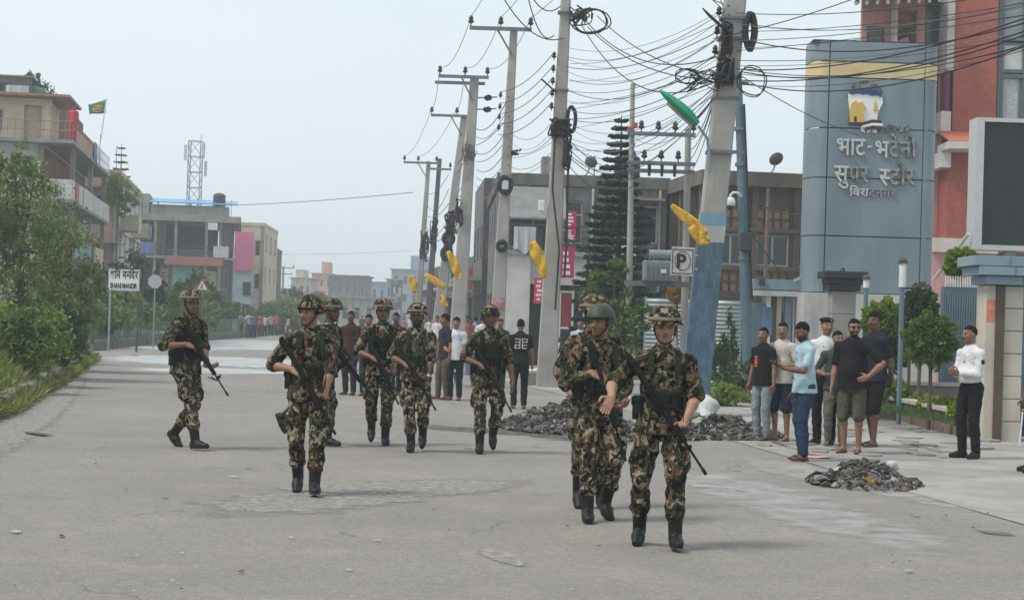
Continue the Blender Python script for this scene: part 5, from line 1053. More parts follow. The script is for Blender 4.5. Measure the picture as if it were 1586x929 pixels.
for k, (a, b_, c, d_) in enumerate(((1336, 186, 1364, 189), (1335, 191, 1366, 194), (1338, 196, 1364, 200))): cut('emblem_wave', [(a, b_ + 4), ((a + c) / 2, b_), (c, d_ - 2), (c + 1, d_ + 2), ((a + c) / 2, b_ + 4), (a, b_ + 7)], -.13, -.09, M_DKR if k != 1 else M_SNOW)
for k, px in enumerate((1337, 1346, 1355, 1366, 1375, 1385, 1396, 1405)):
    r = random.Random(k + 50); cut('charred_remnant', [(px - 4, 196 + r.uniform(-2, 2)), (px + 4, 194 + r.uniform(-3, 2)), (px + 3, 206 + r.uniform(-3, 2)), (px - 3, 205 + r.uniform(-2, 3))], -.06, -.023, M_SMOKE if k > 2 else M_SNOW)
jt = random.Random(9); M_LET = mat('letter_white', (.52, .53, .52), .5, .12, 8, .05, stain=((.15, .15, .15), .3, 7)); M_LETS = mat('letter_sooty', (.27, .27, .275), .7, .4, 8, .1, stain=((.07, .07, .07), .5, 6))
o0 = pc(1296, 243); o1 = pc(1358, 243)
write(PY, ['भा', 'ट'], .60, (pc(1296, 245)[0], -.05, pc(1355, 241)[1]), M_LET, .03, width=pc(1340, 245)[0] - pc(1296, 245)[0], bold=.008)
mb = MB(); a_, b_ = pc(1343, 226), pc(1350, 229); mb.bx(a_[0], b_[0], -.07, -.022, b_[1], a_[1]); mb.build('letter', M_LET, PY)
write(PY, ['भ', 'टे', 'नी'], .60, (pc(1355, 245)[0], -.05, pc(1355, 243)[1]), M_LETS, .03, mats=lambda k: M_LET if k < 1 else M_LETS, width=pc(1420, 245)[0] - pc(1355, 245)[0], bold=.008, jitter=jt)
write(PY, ['सु', 'प', 'र'], .60, (pc(1293, 245)[0], -.05, pc(1355, 283)[1]), M_LET, .03, width=pc(1346, 245)[0] - pc(1293, 245)[0], bold=.008, mats=lambda k: M_LET if k < 1 else M_LETS)
write(PY, ['स-', 'टो', 'र'], .60, (pc(1362, 245)[0], -.05, pc(1355, 285)[1]), M_LET, .03, width=pc(1418, 245)[0] - pc(1362, 245)[0], bold=.008, mats=lambda k: M_LET if k < 1 else M_LETS, jitter=jt)
write(PY, ['िव', 'रा', 'ट', 'न', 'ग', 'र'], .27, (pc(1317, 245)[0], -.04, pc(1355, 304)[1]), M_LETS, .018, width=pc(1389, 245)[0] - pc(1317, 245)[0], bold=.006, mats=lambda k: M_LET if k < 2 else M_LETS)
# ------------------------------------------------------------------ brick store building
KY = 54.0
def brick_mat():
    m, n, b, lk = nodes_of('red_brick'); v = coords(n, (1, 1, 1)); br = n.nodes.new('ShaderNodeTexBrick'); br.inputs['Scale'].default_value = 4.2; br.inputs['Mortar Size'].default_value = .012; br.inputs['Color1'].default_value = (.33, .085, .06, 1); br.inputs['Color2'].default_value = (.42, .12, .085, 1); br.inputs['Mortar'].default_value = (.36, .20, .17, 1)
    sx = n.nodes.new('ShaderNodeSeparateXYZ'); cx = n.nodes.new('ShaderNodeCombineXYZ'); ad = n.nodes.new('ShaderNodeMath'); lk(v, sx.inputs[0]); lk(sx.outputs[0], ad.inputs[0]); lk(sx.outputs[1], ad.inputs[1]); lk(ad.outputs[0], cx.inputs[0]); lk(sx.outputs[2], cx.inputs[1]); lk(cx.outputs[0], br.inputs['Vector'])
    c = mixc(n, ramp(n, noise(n, v, .8, 5), [(.4, 0), (.7, .3)]), br.outputs['Color'], (.20, .07, .06)); lk(c, b.inputs['Base Color']); b.inputs['Roughness'].default_value = .9; b.inputs['Specular IOR Level'].default_value = .15; return m
BRK = brick_mat(); M_TRIM = wallmat('cream_trim', (.60, .53, .50), amt=.2); M_PNKW = wallmat('pink_render', (.55, .30, .28), amt=.2); M_GRN = mat('green_window_frame', (.02, .08, .06), .5, .1, 5, 0)
kx = lambda px: xat(px, KY, 200) ; kz = lambda py, px=1480: zat(px, py, KY)
K0 = kx(1340); K_ = thing('building', 'red brick store building with cream trim and deep eaves behind the pylon', 'building', (K0, KY, 0)); X = lambda px: kx(px) - K0
ztop = 13.5
mb = MB(); mb.bx(X(1362), X(1700), 1.8, 3.2, -.05, ztop - .1); mb.build('core', W_BRK, K_)
# recessed pink bays with tall windows
wall_sheet(K_, M_PNKW, (X(1340), .9), (1, 0), (0, -1), X(1470) - X(1340), ztop, 0, [(.28, .85, kz(68), kz(36), 'win'), (.98, 1.75, kz(68), kz(12), 'void', .6), (2.1, 2.7, kz(70), kz(-40), 'win'), (2.3, 2.9, kz(180), kz(112), 'void', .4)] if False else [(.15, .75, kz(90), kz(37), 'win'), (.98, 1.78, kz(90), kz(10), 'void', .8), (2.05, 2.55, kz(90), kz(-30), 'win'), (2.3, 2.55, kz(170), kz(110), 'win')], frame=M_GRN, depth=.12)
mb = MB(); mb.add([(X(1385), .5, kz(66)), (X(1412), .5, kz(66)), (X(1412), .88, kz(52)), (X(1385), .88, kz(64))], [(0, 1, 2, 3)]); mb.build('awning', mat('pink_awning', (.62, .36, .42), .6, .1, 4, 0), K_)
mb = MB(); mb.bx(X(1385), X(1388), .2, .9, 0, ztop); mb.build('pilaster', M_TRIM, K_)
# brick pier and cream pilaster
mb = MB(); mb.bx(X(1474), X(1541), -.05, 1.2, kz(205), ztop); mb.build('brick_pier', BRK, K_); mb = MB(); mb.bx(X(1462), X(1473), -.12, 1.2, kz(110), ztop); mb.build('cream_pilaster', M_TRIM, K_)
mb = MB(); mb.bx(X(1461), X(1468), -.14, .5, kz(172), kz(112)); mb.build('maroon_post', mat('maroon', (.12, .02, .05), .5), K_); mb = MB(); mb.bx(X(1455), X(1470), -.2, 1.0, kz(205), kz(174)); mb.build('bracket_block', M_TRIM, K_)
# glazed bay
gx0, gx1 = X(1543), X(1680); mb = MB(); mb.bx(gx0, gx1, .12, .2, kz(205), ztop); mb.build('curtain_glass', mat('pale_glazing', (.25, .28, .28), .25, .2, 1.5, 0), K_)
for px in (1543, 1548, 1581, 1586, 1620): mb = MB(); mb.bx(X(px), X(px) + .09, -.0, .117, kz(205), ztop); mb.build('mullion', mat('slate_frame', (.09, .115, .125), .5), K_)
for py in (62, 64, 108, 116): mb = MB(); mb.bx(gx0 + .095, gx1, -.02, .115, kz(py) - .05, kz(py) + .06); mb.build('transom', MATS['slate_frame'], K_)
mb = MB(); mb.bx(X(1548) + .1, X(1582), .07, .11, kz(106), kz(66)); mb.build('blind', mat('lace_blind', (.55, .56, .54), .9, .1, 8, .1), K_); mb = MB(); mb.bx(X(1550), X(1576), .07, .11, kz(182), kz(119)); mb.build('grille', mat('grille_grey', (.38, .41, .41), .8, .2, 12, .1), K_)
# eaves with rafters at the top left
for k in range(9): a = Vector((X(1300) + k * .36, -2.1 + k * .14, kz(30) + .05 * k)); mb = MB(); mb.bar(a, a + Vector((.55, 2.4, .55)), .1, .12); mb.build('rafter', M_TRIM, K_)
mb = MB(); mb.add([(X(1296), -2.2, kz(32) + .12), (X(1440), -1.2, kz(32) + .75), (X(1440), 1.4, kz(32) + 1.5), (X(1310), 1.2, kz(32) + .9), (X(1296), -2.2, kz(32) + .3), (X(1440), -1.2, kz(32) + .95), (X(1440), 1.4, kz(32) + 1.7), (X(1310), 1.2, kz(32) + 1.1)], [(3, 2, 1, 0), (4, 5, 6, 7), (0, 1, 5, 4), (1, 2, 6, 5), (2, 3, 7, 6), (3, 0, 4, 7)]); mb.build('eaves', wallmat('eaves_board', (.50, .43, .37), amt=.2), K_)
# tiled canopy: rows of tiles
M_TILE = mat('clay_tile', (.50, .14, .075), .8, .2, 5, .3); tz0, tz1 = kz(226), kz(204); xt0, xt1 = X(1452), X(1545); rows, cols = 6, 14
tme = MB().box((0, 0, 0), ((xt1 - xt0) / cols * .97, .30, .05)).mesh('tile', M_TILE)
for i_ in range(rows):
    for j in range(cols): meshobj('tile', tme, K_, (xt0 + (j + .5) * (xt1 - xt0) / cols, -1.35 + i_ * .24, tz0 + (tz1 - tz0) * (i_ + .3) / rows), (R_(18), 0, 0))
mb = MB(); mb.bx(xt0, xt1, -1.5, -.06, tz0 - .25, tz0 - .02); mb.build('canopy_fascia', M_TRIM, K_); mb = MB(); mb.bx(X(1466), X(1545), -.3, 1.1, kz(378), tz0 - .26); mb.build('lower_brick', BRK, K_)
mb = MB(); mb.bx(X(1452), X(1468), -.5, .9, kz(262), tz0 - .26); mb.build('white_block', M_WHP, K_); mb = MB(); mb.bx(X(1446), X(1545), -.45, 1.1, kz(392), kz(376)); mb.bx(X(1446), X(1545), -.38, 1.1, kz(376) + .003, kz(370)); mb.build('cornice', M_TRIM, K_); mb = MB(); mb.bx(X(1448), X(1545), -.28, 1.1, 0, kz(392) - .003); mb.build('plinth', M_PNKW, K_)
# ------------------------------------------------------------------ big dark display screen on a frame
LY = 33.0; lx0, lx1 = xat(1508, LY, 300), xat(1680, LY, 300); lz0, lz1 = zat(1550, 388, LY), zat(1550, 184, LY)
LS = thing('display_screen', 'large dark outdoor display screen in a pale grey frame', 'screen', (lx0, LY, 0)); lw = lx1 - lx0; M_SCR = mat('screen_black', (.018, .024, .026), .45, .15, 3, 0); M_SFR = mat('pale_alloy', (.50, .52, .52), .5, .06, 4, .02, .2)
mb = MB(); mb.bx(.16, lw, -.02, .3, lz0 + .1, lz1 - .08); mb.build('screen_face', M_SCR, LS); mb = MB(); mb.bx(0, .155, -.1, .45, lz0, lz1); mb.bx(.158, lw, -.1, .45, lz1 - .078, lz1); mb.bx(.158, lw, -.1, .45, lz0, lz0 + .098); mb.build('screen_frame', M_SFR, LS)
for u in (.8, 1.9): mb = MB(); mb.bx(u - .1, u + .1, .1, .3, -.05, lz0); mb.build('support_post', STEEL(), LS)
mb = MB(); a, b_ = at(1447, 432, LY + 1) - LS.location, at(1500, 362, LY) - LS.location; mb.tube([a, b_], .035, 8); mb.build('stay', M_SFR, LS)
# ------------------------------------------------------------------ gate pillar, gates, railings
GY = 25.2; M_CRM = wallmat('cream_stone', (.52, .47, .40), amt=.25); M_CAPB = mat('pillar_cap_blue', (.20, .28, .34), .6, .1, 4, .1); M_GATE = mat('gate_blue', (.12, .18, .215), .5, .12, 4, .05, .1); M_WTIP = mat('spear_white', (.60, .60, .58), .6, .1, 4, 0)
gx = xat(1535, GY, 560); GP = thing('gate_pillar', 'cream stone gate pillar with a brown corner post and stepped blue-grey cap', 'pillar', (gx, GY, 0)); gz = lambda py, px=1545: zat(px, py, GY)
mb = MB(); mb.bx(-.10, .04, -.02, .5, -.05, gz(442)); mb.build('pale_edge', M_CRM, GP); mb = MB(); mb.bx(.043, .17, -.06, .5, -.05, gz(442)); mb.build('brown_post', mat('brown_paint', (.095, .062, .045), .6, .15, 5, .1), GP)
for k in range(7): z0 = -.05 + k * (gz(442) + .05) / 7; mb = MB(); mb.bx(.173, .46, -.01, .5, z0 + .006, z0 + (gz(442) + .05) / 7 - .006); mb.build('stone_block', M_CRM, GP, False, .008)
mb = MB(); mb.bx(.16, .45, .003, .48, 0, gz(442)); mb.build('pillar_core', W_DARK, GP)
for (a, b_, z0, z1) in ((-.16, .70, gz(441), gz(428)), (-.30, .9, gz(427), gz(414)), (-.38, 1.0, gz(413), gz(398))):
    u = a
    while u < b_ - .05: w_ = min(.55, b_ - u); mb = MB(); mb.bx(u + .004, u + w_ - .004, -.2 - (z0 > 2.4) * .1, .65, z0, z1); mb.build('cap_block', M_CAPB, GP, False, .006); u += w_
mb = MB(); mb.bx(-.098, .038, -.026, -.0205, gz(498), gz(480)); mb.bx(-.098, .038, -.026, -.0205, gz(478), gz(465)); mb.build('orange_mark', mat('orange_paint', (.60, .22, .12), .7, .2, 9, 0), GP)
def slat_gate(label, px0, px1, pyt, Y, n, tips=True, z0=.1, name='slat_gate'):
    x0, x1 = xat(px0, Y, 500), xat(px1, Y, 500); zt_ = zat((px0 + px1) / 2, pyt, Y); T = thing(name, label, 'gate', (x0, Y, 0)); w_ = x1 - x0; st = w_ / n
    sl = MB().box((0, 0, 0), (st * .62, .025, zt_ - .28 - z0)).mesh('slat', M_GATE); tp = MB().box((0, 0, 0), (st * .55, .03, .2), None, .6).mesh('slat_tip', M_WTIP)
    for k in range(n):
        meshobj('slat', sl, T, ((k + .5) * st, 0, (zt_ - .28 + z0) / 2))
        if tips: meshobj('slat_tip', tp, T, ((k + .5) * st, 0, zt_ - .10))
    for z_ in (z0 + .12, zt_ * .5, zt_ - .24): mb = MB(); mb.bx(0, w_, .016, .056, z_ - .03, z_ + .03); mb.build('rail', M_GATE, T)
    for u in (-.05, w_ + .01): mb = MB(); mb.bx(u, u + .05, -.02, .06, 0, zt_ - .2); mb.build('stile', M_GATE, T)
    return T
slat_gate('blue slatted gate leaf with white tips left of the gate pillar', 1461, 1529, 428, 31.0, 18); slat_gate('blue slatted gate leaf right of the gate pillar at the edge of the photo', 1572, 1660, 428, 25.4, 16)
for px0, px1, Y_, w_ in ((1462, 1529, 31.12, 'left'), (1574, 1660, 25.52, 'right')): gB = MB(); gB.bx(xat(px0, Y_), xat(px1, Y_), Y_, Y_ + .02, .05, zat(1500, 440, Y_)); tag(gB.build('gate_backing', mat('gate_sheet', (.14, .22, .26), .5, .1, 3, .05)), 'blue sheet panel behind the slatted gate %s of the gate pillar' % w_, 'panel')
# left entrance: blue beam, white posts, slats
EY = 41.0; EN = thing('entrance_gate', 'blue entrance gate with a pale lintel beside the pylon', 'gate', (xat(1166, EY), EY, 0)); ex = lambda px: xat(px, EY) - xat(1166, EY); ez = lambda py: zat(1210, py, EY)
mb = MB(); mb.bx(ex(1164), ex(1250), -.15, .35, ez(449), ez(433)); mb.build('lintel', M_CAPB, EN); mb = MB(); mb.bx(ex(1164), ex(1250), -.2, .4, ez(459), ez(451)); mb.build('lintel_moulding', M_SFR, EN)
for px in (1187, 1196): mb = MB(); mb.bx(ex(px), ex(px) + .10, -.02, .2, -.05, ez(459)); mb.build('white_post', M_WHP if px == 1187 else mat('brown_paint', (0, 0, 0)), EN)
for px in (1200, 1216): mb = MB(); mb.bx(ex(px), ex(px) + .16, .02, .25, -.05, ez(459)); mb.build('jamb', M_CRM if px == 1200 else M_CAPB, EN)
for a, b_ in ((1165, 1186), (1234, 1262)): mb = MB(); mb.bx(ex(a), ex(b_), .03, .08, .05, ez(470)); mb.build('gate_leaf', M_GATE, EN)
sl = MB().box((0, 0, 0), (.05, .03, 2.0)).mesh('slat', M_WTIP)
for k in range(8): meshobj('slat', sl, EN, (ex(1218) + .1 + k * .085, .06, 1.35))
mb = MB(); mb.bar((ex(1225), -.3, ez(434)), (ex(1262), -.3, ez(419)), .05, .06); mb.build('light_arm', M_SFR, EN); mb = MB(); mb.box((ex(1176), -.25, ez(437)), (.14, .14, .2)); mb.build('flood_lamp', M_FRAMED, EN, False, .02)
mb = MB(); mb.bx(ex(1180), ex(1196), -.03, .05, ez(520), ez(476)); mb.build('notice', mat('notice_blue', (.11, .2, .3), .6), EN)
# stone pillar with dark cap
SY = 36.0; ST = thing('stone_pillar', 'square stone pillar with a stepped black cap in front of the pylon', 'pillar', (xat(1303, SY), SY, 0)); sz = lambda py: zat(1303, py, SY); M_STN = wallmat('grey_stone_pillar', (.29, .275, .255), amt=.3)
for k in range(5): z0 = -.05 + k * (sz(451) + .05) / 5; mb = MB(); mb.bx(-.255, .255, -.255, .255, z0 + .004, z0 + (sz(451) + .05) / 5 - .004); mb.build('stone_block', M_STN, ST, False, .012)
mb = MB(); mb.bx(-.24, .24, -.24, .24, 0, sz(451)); mb.build('pillar_core', W_DARK, ST)
M_BCAP = mat('black_cap', (.022, .026, .03), .6, .2, 5, .1)
for hw_, y0, y1 in ((.33, 451, 441), (.37, 440.8, 432), (.46, 431.8, 421)): mb = MB(); mb.bx(-hw_, hw_, -hw_, hw_, sz(y0) + .003, sz(y1)); mb.build('cap_course', M_BCAP, ST, False, .01)
mb = MB(); mb.lathe([(.07, sz(421)), (.05, sz(421) + .06), (.02, sz(421) + .1)], n=10); mb.build('finial', M_BCAP, ST)
# low lamp posts with white cylinder tops
def lamp_post(label, px, pyb, pyt, pyw, Y, arm=False):
    x = xat(px, Y, (pyb + pyt) / 2); T = thing('bollard_lamp', label, 'lamp post', (x, Y, 0)); z0, z1 = zat(px, pyw, Y), zat(px, pyt, Y)
    mb = MB(); mb.tube([(0, 0, -.05), (0, 0, z0)], .045, 10); mb.build('post', M_GATE, T, True); mb = MB(); mb.tube([(0, 0, z0 + .003), (0, 0, z1)], .062, 12); mb.build('diffuser', M_WHP, T, True); mb = MB(); mb.lathe([(.085, z1), (.08, z1 + .05), (.03, z1 + .1)], n=12); mb.build('cap', M_FRAMED, T)
    if arm: mb = MB(); mb.tube([(0, 0, z0 - .02), (.2, 0, z0 + .0), (.3, 0, z0 + .05)], .02, 6); mb.box((.34, 0, z0 + .06), (.12, .08, .09)); mb.build('side_lamp', M_FRAMED, T)
lamp_post('tall blue lamp post with white cylinder head and side lamp in the planter', 1396, 580, 408, 445, 29, True); lamp_post('shorter blue lamp post with white head left of the tall one', 1340, 560, 433, 446, 33)
# corrugated fence
CY_ = 48.0; CF = thing('corrugated_fence', 'pale green corrugated sheet fence behind the blue-footed pole', 'fence', (xat(1000, CY_), CY_, 0)); cw = xat(1148, CY_) - xat(1000, CY_); chh = zat(1070, 464, CY_); M_COR = mat('corrugated_pale', (.42, .48, .47), .5, .1, 2, .05, .2)
for k in range(3):
    mb = MB(); V = []; Fc = []; n_ = 96; x0, x1 = k * cw / 3 + .01, (k + 1) * cw / 3 - .01
    for i_ in range(n_ + 1): z = .02 + (chh - .02) * i_ / n_; y_ = .035 * math.sin(2 * math.pi * z / .115) - .01 * (k % 2); V += [(x0, y_, z), (x1, y_, z)]
    for i_ in range(n_): Fc.append((2 * i_, 2 * i_ + 1, 2 * i_ + 3, 2 * i_ + 2))
    mb.add(V, Fc); o = mb.build('corrugated_sheet', M_COR, CF, True); md = o.modifiers.new('thickness', 'SOLIDIFY'); md.thickness = .01
for k in range(4): mb = MB(); mb.tube([(k * cw / 3, .09, -.05), (k * cw / 3, .09, chh + .05)], .035, 8); mb.build('post', STEEL(), CF)
# planter with kerb and beds
def wall_path(name, label, pts, h, th, m, mcap, Y=None, cat='planter', seglen=.6):
    P_ = [gp(*p) for p in pts]; T = thing(name, label, cat, (P_[0].x, P_[0].y, 0)); O = P_[0]; Q = []
    for a, b_ in zip(P_[:-1], P_[1:]):
        k_ = max(1, int((b_ - a).length / seglen))
        for i_ in range(k_): Q.append(a.lerp(b_, i_ / k_))
    Q.append(P_[-1])
    for a, b_ in zip(Q[:-1], Q[1:]):
        a2, b2_ = a - O, b_ - O; mb = MB(); mb.bar(a2 + Vector((0, th / 2, h / 2 - .02)), b2_ + Vector((0, th / 2, h / 2 - .02)), th, h + .04); mb.build('facing_stone', m, T); mb = MB(); mb.bar(a2 + Vector((0, th / 2, h + .035)), b2_ + Vector((0, th / 2, h + .035)), th + .08, .06); mb.build('coping', mcap, T)
    return T
M_FACE = mat('brown_tile', (.135, .095, .075), .7, .25, 5, .2, stain=((.25, .2, .16), .4, 5)); M_COPE = mat('pale_coping', (.42, .37, .33), .8, .15, 5, .2)
wall_path('planter_wall', 'low curved brown-faced planter wall with pale coping beside the guard', [(1290, 640), (1345, 640), (1395, 650), (1440, 662), (1482, 673), (1520, 676)], .34, .18, M_FACE, M_COPE); wall_path('planter_wall', 'low dark kerb wall of the bed left of the onlookers', [(1098, 606), (1130, 614), (1175, 626), (1230, 640)], .2, .16, mat('dark_timber_kerb', (.05, .042, .038), .8, .25, 5, .3), M_COPE)
BW = thing('planter_wall', 'straight pale back wall of the planting bed below the gate', 'planter', (xat(1335, 30.7), 30.7, 0))
for k in range(5): u = k * .5; mb = MB(); mb.bx(u, u + .495, 0, .2, -.05, .62); mb.build('facing_stone', mat('back_wall_brown', (.20, .16, .13), .85, .2, 5, .2), BW); mb = MB(); mb.bx(u, u + .495, -.04, .24, .622, .69); mb.build('coping', M_COPE, BW)
sheet('planting_bed', [(gp(*p).x, gp(*p).y + .15) for p in ((1290, 640), (1345, 640), (1395, 650), (1440, 662), (1482, 673), (1520, 676))] + [(xat(1520, 30.7), 30.7), (xat(1290, 30.7), 30.7)], .26, mat('bed_soil', (.07, .09, .045), .95, .4, 3, .5))
sheet('planting_bed', [(gp(*p).x, gp(*p).y + .1) for p in ((1098, 606), (1130, 614), (1175, 626), (1235, 640), (1240, 610), (1160, 590), (1090, 586))], .12, MATS['bed_soil'])
R = np.random.default_rng(77)
def in_bed(pl, z):
    def f(R):
        u, v = R.uniform(), R.uniform(); a = gp(*pl[0], z).lerp(gp(*pl[1], z), u); b_ = gp(*pl[3], z).lerp(gp(*pl[2], z), u); p = a.lerp(b_, v); return (p.x, p.y + .15, z)
    return f
tag(blades(R, 3500, in_bed([(1330, 632), (1500, 664), (1500, 636), (1330, 622)], .26), .05, .14, .008, leafmat('lawn', (.05, .10, .03), (.09, .15, .05)), 'grass', .8), 'short green lawn in the planting bed by the guard', 'grass', kind='stuff')
tag(blades(R, 5000, in_bed([(1082, 604), (1170, 618), (1170, 580), (1082, 568)], .03), .10, .34, .014, LF_LITE, 'grass', .8), 'light green weeds at the foot of the blue-footed pole', 'grass', kind='stuff')
def clipped(label, px, py, Y, rads, seed, m=LF_CLIP, n=3800, stem=True, size=.035, top=None):
    q = at(px, py, Y); T = thing('clipped_bush', label, 'bush', (q.x, Y, 0)); Rr = np.random.default_rng(seed)
    mb = MB(); mb.tube([(0, 0, -.02), (.02, 0, q.z * .5), (0, 0, q.z)], [.04, .032, .025], 7); mb.build('stem', M_BARK, T)
    d = rand_dirs(Rr, n); d *= (.80 + .24 * Rr.uniform(0, 1, (n, 1)) ** .5); bump_ = 1 + .2 * np.sin(d[:, :1] * 9 + seed) * np.sin(d[:, 2:] * 8) ; C = np.array((0, 0, q.z)) + d * bump_ * np.array(rads); A = rand_dirs(Rr, n) * .5 + d * .6; A /= np.linalg.norm(A, axis=1)[:, None]; B2 = np.cross(A, rand_dirs(Rr, n)); B2 /= np.linalg.norm(B2, axis=1)[:, None] + 1e-6; s_ = size * Rr.uniform(.6, 1.4, (n, 1))
    meshobj('crown', quads_mesh('crown', C, A * s_, B2 * s_ * .6, m), T)
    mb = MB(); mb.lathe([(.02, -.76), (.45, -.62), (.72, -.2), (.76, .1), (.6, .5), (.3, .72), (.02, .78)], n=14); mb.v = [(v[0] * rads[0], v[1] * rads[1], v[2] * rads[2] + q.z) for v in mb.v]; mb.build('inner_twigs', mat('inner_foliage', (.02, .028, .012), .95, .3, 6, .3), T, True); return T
clipped('rounded yellow-green clipped hedge behind the tall onlooker', 1371, 497, 31, (.43, .4, .38), 1); clipped('dense dark lower part of the hedge behind the tall onlooker', 1378, 540, 31.2, (.40, .4, .4), 2, MATS.get('leaf_topiary', LF_MID))
clipped('round dark green clipped tree on a bare stem beside the guard', 1441, 527, 27.5, (.42, .4, .42), 3, leafmat('leaf_topiary', (.08, .145, .03), (.18, .28, .07)), 4500); clipped('loose green shrub between the two lamp posts', 1425, 480, 30, (.30, .3, .4), 4, LF_DARK, 2600); clipped('small shrub with orange flowers behind the clipped tree', 1408, 505, 30.5, (.26, .3, .4), 5, LF_MID, 2000)
clipped('bright clipped bush rising behind the slatted gate', 1490, 398, 32, (.27, .3, .16), 6, LF_CLIP, 2200); clipped('second bright clipped bush below it behind the slatted gate', 1484, 412, 32.1, (.25, .3, .20), 7, LF_CLIP, 2200)
for k, (px, py, rx) in enumerate(((1391, 600, .14), (1360, 606, .16), (1410, 618, .2), (1444, 628, .22), (1470, 632, .2), (1485, 640, .15))): clipped(['small clipped ball in the bed', 'low bright edging plant nearest the tall onlooker', 'low bright edging plant in the middle of the bed', 'broad bright edging plant in the bed', 'bright edging plant left of the guard', 'last bright edging plant beside the guard'][k], px, py, min(30.2, 1.29 * FPX / (py + 9 - 498.4 - .0311 * (px - 793))), (rx * 1.1, rx * 1.1, .16), 20 + k, LF_CLIP, 900)
mb = MB(); q = gp(1412, 634); mb.box((q.x, q.y, .29), (.07, .05, .05)); tag(mb.build('paper_scrap', M_WHP, None, False, .01), 'white scrap of paper on the lawn of the bed', 'litter')
clipped('orange flowering shrub beside the parking sign', 1049, 456, 46, (.28, .3, .22), 31, leafmat('orange_flowers', (.35, .18, .02), (.5, .28, .03)), 700, size=.05)
# ------------------------------------------------------------------ street signs
q = at(1057, 405, 29.3); PS = thing('parking_sign', 'white parking sign with black P on the nearest pole', 'sign', q)
mb = MB(); mb.box((0, 0, 0), (.40, .03, .50), Matrix.Rotation(R_(2), 3, 'Y')); mb.build('plate', mat('sign_pale', (.46, .45, .43), .55, .12, 5, .05, stain=((.25, .22, .2), .4, 6)), PS, False, .006)
fr = MB()
for a, b_, c, d_ in ((-.17, .17, .2, .215), (-.17, .17, -.215, -.2), (-.185, -.17, -.215, .215), (.17, .185, -.215, .215)): fr.bx(a, b_, -.022, -.0165, c, d_)
fr.build('border', M_FRAMED, PS); write(PS, ['P'], .34, (-.1, -.02, -.11), mat('sign_black', (.015, .015, .015), .6), .004, bold=.01)
for z_ in (.12, -.12): mb = MB(); mb.box((.22, .1, z_), (.12, .04, .04)); mb.build('bracket', STEEL(), PS)
mb = MB()
for k in range(16): a0, a1 = 2 * math.pi * k / 16, 2 * math.pi * (k + 1) / 16; mb.bar((.0 + .135 * math.cos(a0), -.019, .01 + .165 * math.sin(a0)), (.135 * math.cos(a1), -.019, .01 + .165 * math.sin(a1)), .005, .012)
mb.build('ring', M_FRAMED, PS)
SY2 = 62.0; q = at(192, 434, SY2); SM = thing('temple_sign', 'white road sign with Devanagari and Latin lettering on two posts', 'sign', (q.x, SY2, 0)); zc = q.z
mb = MB(); mb.box((0, 0, zc), (1.17, .04, .80)); mb.build('board', M_WHP, SM, False, .008)
M_NVY = mat('sign_navy', (.012, .018, .035), .6, .1, 5, 0)
write(SM, ['श', 'िन', ' ', 'म', 'न-', 'िद', 'र'], .40, (-.51, -.024, zc + .07), M_NVY, .004, width=1.03, bold=.012); write(SM, list('SHANI') + [' '] + list('MANDIR'), .27, (-.50, -.024, zc - .30), M_NVY, .004, width=1.0, bold=.010)
fr = MB(); [fr.bx(a, b_, -.026, -.0205, c, d_) for a, b_, c, d_ in ((-.57, .57, zc + .365, zc + .38), (-.57, .57, zc - .38, zc - .365), (-.575, -.56, zc - .38, zc + .38), (.56, .575, zc - .38, zc + .38))]; fr.build('border', M_NVY, SM)
for u, m in ((-.5, STEEL()), (.53, mat('dark_post', (.06, .065, .07), .6))): mb = MB(); mb.tube([(u, .06, 0), (u, .06, zc + .42)], .04, 8); mb.build('post', m, SM)
q = at(240, 436, 70); DS = thing('road_sign', 'plain pale grey octagonal back of a road sign on a thin post', 'sign', (q.x, 70, 0)); mb = MB(); mb.prism([(.30 * math.cos(R_(22.5 + 45 * k)), .30 * math.sin(R_(22.5 + 45 * k))) for k in range(8)], -.015, .015, Matrix.Translation((0, 0, q.z)) @ Matrix.Rotation(R_(90), 4, 'X')); mb.build('plate', mat('sign_grey_back', (.40, .43, .43), .6, .1, 5, .05), DS); mb = MB(); mb.tube([(0, .05, 0), (0, .05, q.z + .2)], .03, 8); mb.build('post', STEEL(), DS)
q = at(313, 442, 92); TS = thing('warning_sign', 'triangular red-bordered warning sign beyond the lone soldier', 'sign', (q.x, 92, 0)); Mt = Matrix.Translation((0, 0, q.z)) @ Matrix.Rotation(R_(90), 4, 'X')
mb = MB(); mb.prism([(-.42, -.3), (.42, -.3), (0, .42)], -.015, .0, Mt); mb.build('plate', mat('sign_red2', (.42, .06, .05), .6), TS); mb = MB(); mb.prism([(-.30, -.235), (.30, -.235), (0, .28)], .002, .006, Mt); mb.build('face', M_WHP, TS); mb = MB(); mb.prism([(-.03, -.16), (.03, -.16), (.025, .1), (-.025, .1)], .008, .012, Mt); mb.prism([(-.15, -.16), (-.06, -.16), (-.06, -.08)], .008, .012, Mt); mb.build('symbol', M_NVY, TS); mb = MB(); mb.tube([(0, .05, 0), (0, .05, q.z + .1)], .035, 8); mb.build('post', STEEL(), TS)
